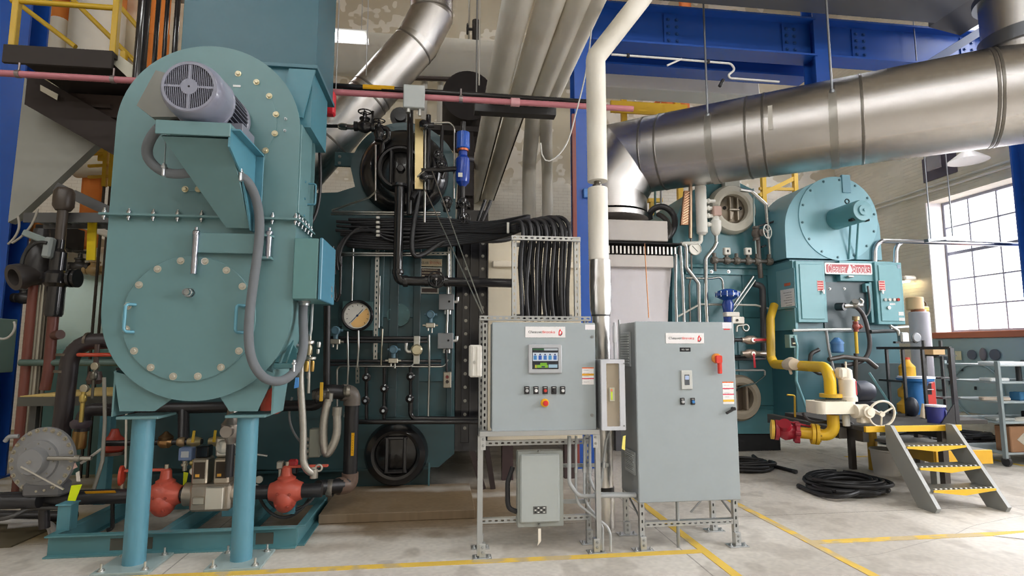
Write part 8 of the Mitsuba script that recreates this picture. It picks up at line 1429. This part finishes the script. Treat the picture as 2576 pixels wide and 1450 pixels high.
for i, (px, col, r) in enumerate(((103, '8d8a80', .022), (112, 'a39f94', .026), (121, '6a665e', .018), (131, '77736a', .02), (90, '55302a', .04))):
    p0, p1 = P(px+8, 620, yv), P(px-22, 1120, yv); solo('thin_riser', G().cyl((p0[0], yv, 0), (p0[0], yv, p0[2]), r, n=12), 'metal' if i < 4 else 'paint', col, ('first', 'second', 'third', 'fourth', 'rust red')[i]+' thin upright pipe among the rusty valves at the left', 'pipe')
t = thing('grey_actuator', 'grey tube shaped actuator on top of the rusty valve tree', 'actuator'); part(t, 'tube', G().bar(P(118, 650, yv-.2), P(128, 598, yv-.2), .09, .09, .02), 'paint', '8f9696'); part(t, 'arm', G().bar(P(60, 585, yv-.2), P(118, 608, yv-.2), .06, .07, .01), 'paint', '7f8c8a'); part(t, 'cable', G().tube(PQ((118, 612, yv-.25), (85, 615, yv-.25), (62, 640, yv-.25), (55, 665, yv-.25)), .018, 8, smooth=True), 'rubber', '2a2a2a')
for i, (px, py, lab) in enumerate(((200, 672, 'dark wheel valve on a thin pipe above the aqua tank'), (238, 680, 'brass valve above the aqua tank, next to the fan'), (60, 750, 'dark valve low in front of the aqua tank at the left'))):
    valve('tank_valve', lab, P(px, py, 8.1), X1, Z1, .05, ('24221f', '9a7f52', '2a2826')[i], .09 if i == 0 else 0)
pipe('tank_pipe', 'thin black pipe above the aqua tank', 'pipe', PQ((195, 672, 8.1), (290, 674, 8.1)), .022, '242220')
for i, pts in enumerate((((95, 525, 6.5), (60, 590, 6.5), (30, 612, 6.5)), ((45, 545, 6.5), (48, 570, 6.5), (20, 615, 6.5)))): pipe('loose_cable', ('long', 'short')[i]+' thin pale cable draped from the grey chute to the left column', 'cable', [P(*q) for q in pts], .012, '9a948a', 'rubber', smooth=True)
pipe('loose_cable', 'pale cable loop at the left blue column, at mid height', 'cable', PQ((-5, 850, 6.4), (15, 852, 6.4), (32, 838, 6.4), (35, 810, 6.4)), .012, 'a9a6a0', 'rubber', smooth=True)
# ------------------------------------------------------------ high background right of the white drop pipe
wb2 = solo('white_duct', G().bx(P(1500, 0, 9.4)[0], P(1900, 0, 9.4)[0], 9.4, 9.9, P(1700, 228, 9.4)[2], P(1700, 190, 9.4)[2]+.05, .02), 'matte', 'dcd8d2', 'white rectangular duct running just below the slim blue beam', 'duct')
yw_ = thing('yellow_walkway', 'yellow walkway beam and posts far behind the flue, right of the white drop pipe', 'walkway'); yy = 11.6
part(yw_, 'kick_plate', G().bx(P(1532, 0, yy)[0], P(1720, 0, yy)[0], yy, yy+.06, P(1600, 285, yy)[2], P(1600, 256, yy)[2]), 'paint', 'cda224')
for px in (1567, 1700): x = P(px, 0, yy)[0]; part(yw_, 'post', G().bx(x-.06, x+.06, yy+.06, yy+.16, 0, P(0, 200, yy)[2]+.4), 'paint', 'c79c22')
part(yw_, 'white_post', G().cyl(P(1596, 256, yy), P(1594, 200, yy), .04, n=10), 'matte', 'dad6cc')
for i, (px, w, y0, y1, lab) in enumerate(((1676, .13, 200, 262, 'left orange pipe behind the yellow walkway posts'), (1715, .16, 210, 262, 'right orange pipe behind the yellow walkway posts'), (1722, .14, -20, 32, 'orange pipe on the wall above the deep blue beam'), (1522, .13, -20, 14, 'short orange pipe above the left end of the deep blue beam'))):
    q0, q1 = P(px, y0, 11.9), P(px, y1, 11.9); solo('orange_stub', G().cyl((q0[0], 11.9, q1[2]-.2), (q0[0], 11.9, q0[2]+.25), w, n=20).bx(q0[0]-.04, q0[0]+.04, 11.9, YB, (q0[2]+q1[2])/2-.04, (q0[2]+q1[2])/2+.04), 'matte', 'cf7440', lab, 'pipe')
t = thing('yellow_gate', 'yellow railing with a slanting brace behind the right boiler top', 'railing'); yz = 11.0
for px in (1915, 1995): part(t, 'post', G().bar(V(*P(px, 560, yz)[:2], 0), P(px+4, 430, yz), .09, .09), 'paint', 'd3a820')
part(t, 'brace', G().bar(P(1910, 492, yz), P(2000, 448, yz), .07, .09), 'paint', 'd3a820'); part(t, 'rail', G().bar(P(1910, 475, yz), P(2000, 477, yz), .06, .06), 'paint', 'c99f22')
t = thing('yellow_bracket', 'small yellow bracket seen in the gap right of the white breeching box', 'bracket'); part(t, 'bar', G().bar(P(1630, 505, 11.0), P(1665, 505, 11.0), .1, .08).bar(V(*P(1640, 500, 11.0)[:2], 0), P(1640, 500, 11.0), .1, .08), 'paint', 'd6ab24')
cdt = thing('camera_conduit', 'thin white conduit clipped under the blue beam, bent down to a small camera', 'conduit'); yq = 7.75
part(cdt, 'pipe', G().tube(PQ((1538, 137, yq), (1690, 148, yq), (1838, 160, yq), (1850, 175, yq), (1822, 196, yq), (1960, 206, yq)), .018, 10, .08), 'paint', 'dcdcd8'); part(cdt, 'camera', G().bar(P(1810, 218, yq), P(1820, 200, yq), .05, .05, .01), 'rubber', '1d1d1f'); part(cdt, 'branch', G().tube(PQ((1715, 148, yq), (1700, 155, yq), (1678, 165, yq)), .016, 8), 'paint', 'e3e3df')
for px, py in ((1580, 140), (1782, 155)): part(cdt, 'clip', G().box(P(px, py, yq-.01), (.04, .04, .06), .006), 'rubber', '1f2024')
dk = thing('dark_duct', 'dark grey rectangular duct across the top right corner above the blue beam', 'duct'); yd = 6.6
p0, p1 = P(1500, -5, yd), P(2480, 66, yd); zz = P(2000, 30, yd+.7)[2]; part(dk, 'duct_wall', G().bx(p0[0], p1[0], yd, yd+.7, zz, zz+.55, .01), 'paint', '44464a'); part(dk, 'hopper', G().prism([(p1[0]-.1, zz+.0), (p1[0]+.45, zz-.1), (p1[0]+.7, zz+.6), (p1[0]-.1, zz+.6)], (0, yd, 0), *FR, -.8), 'paint', '3a3c42'); q = P(2030, 26, yd); part(dk, 'yellow_tape', G().bx(q[0]-.1, q[0]+.1, yd-.004, yd, zz+.0, zz+.05), 'matte', 'dcb32a')
for x in (p0[0]+.5, p1[0]-.5): part(dk, 'hanger_rod', G().cyl((x, yd+.35, zz+.5), (x, yd+.35, ZC), .02, n=8), 'metal', '6a6a6a')
for px, lab in ((1484, 'thin white wire hanging in front of the blue column'),):
    pipe('hanging_wire', lab, 'cable', PQ((1500, -20, 5.6), (1484, 110, 5.6), (1470, 200, 5.6), (1445, 300, 5.6), (1410, 385, 5.6), (1385, 405, 5.6), (1360, 360, 5.6)), .008, 'd0d0cc', 'rubber', smooth=True)
for i, (px, y0, y1) in enumerate(((1207, 0, 180), (1250, 0, 0))):
    if y1: q = P(px, y0, 8.2); solo('hanger_cable', G().cyl((q[0], 8.2, P(px, 215, 8.2)[2]), (q[0], 8.2, ZC), .012, n=6), 'metal', 'd6d3cc', 'thin white hanger rod left of the white roof pipes', 'hanger rod')
for i, (px, lab) in enumerate(((1068, 'left thin white wall pipe below the white vessel'), (1108, 'right thin white wall pipe below the white vessel'))): q = P(px, 200, 11.9); solo('wall_pipe', G().cyl((q[0], 11.9, 3.5), (q[0], 11.9, q[2]+.4), .07, n=12), 'matte', 'd3cfc6', lab, 'pipe')
t = thing('dark_disc', 'dark round vessel end behind the pink pipe, left of the white roof pipes', 'vessel'); q = P(1178, 240, 9.6); part(t, 'shell', G().cyl(q, q+Y1*1.8, .46, n=36), 'matte', '1e1a1a'); part(t, 'support', G().bx(q[0]-.15, q[0]+.15, 10.2, 10.5, 0, q[2]-.3), 'matte', '2a2322')
t = thing('wall_valve', 'black valve on the wall above the white vessel', 'valve'); q = P(1197, 80, 11.4); part(t, 'body', G().cyl(q-Z1*.3, q+Z1*.25, .08, n=14), 'paint', '1f1a18'); part(t, 'wheel', G().torus(q-X1*.18+Z1*.05, X1, .1, .02, 16, 6).cyl(q-X1*.18+Z1*.05, q+Z1*.05, .03, n=8), 'paint', '1f1a18')
pipe('wall_rail', 'dark brown pipe frame on the wall behind the drum', 'pipe', PQ((1030, 196, 11.2), (1160, 200, 11.2), (1160, 240, 11.2)), .05, '3a2f2a', 'paint')
t = thing('dark_beam', 'dark beam below the pink pipe, behind the grey hung box', 'beam'); yy = 8.2; part(t, 'beam', G().bx(P(1065, 0, yy)[0], P(1205, 0, yy)[0], yy, yy+.2, P(0, 272, yy)[2], P(0, 258, yy)[2]), 'matte', '2c2827'); part(t, 'hanger', G().bx(P(1178, 0, yy)[0]-.1, P(1178, 0, yy)[0]+.1, yy+.02, yy+.18, P(0, 450, yy)[2], P(0, 258, yy)[2]), 'matte', '24201f')
for i, (a_, lab) in enumerate((((652, 1268), 'outer dark hose looping on the floor behind the right fan leg'), ((668, 1262), 'inner dark hose looping on the floor behind the right fan leg'))):
    pipe('floor_hose', lab, 'hose', [P(a_[0], a_[1]-20, 5.6), P(a_[0]+28, a_[1]+22-6*i, 5.55), P(a_[0]+70, a_[1]+34-12*i, 5.5), P(a_[0]+105, a_[1]+14-8*i, 5.5), P(a_[0]+125, a_[1]-12-6*i, 5.55)], .014, '3a3c3e', 'rubber', smooth=True)
pipe('wall_tube', 'thin grey tube curving in front of the boiler left of the gland box', 'tube', PQ((735, 1000, 6.0), (728, 1035, 6.0), (735, 1080, 6.0), (752, 1108, 6.0), (776, 1118, 5.82)), .012, '77797a', 'rubber', smooth=True)
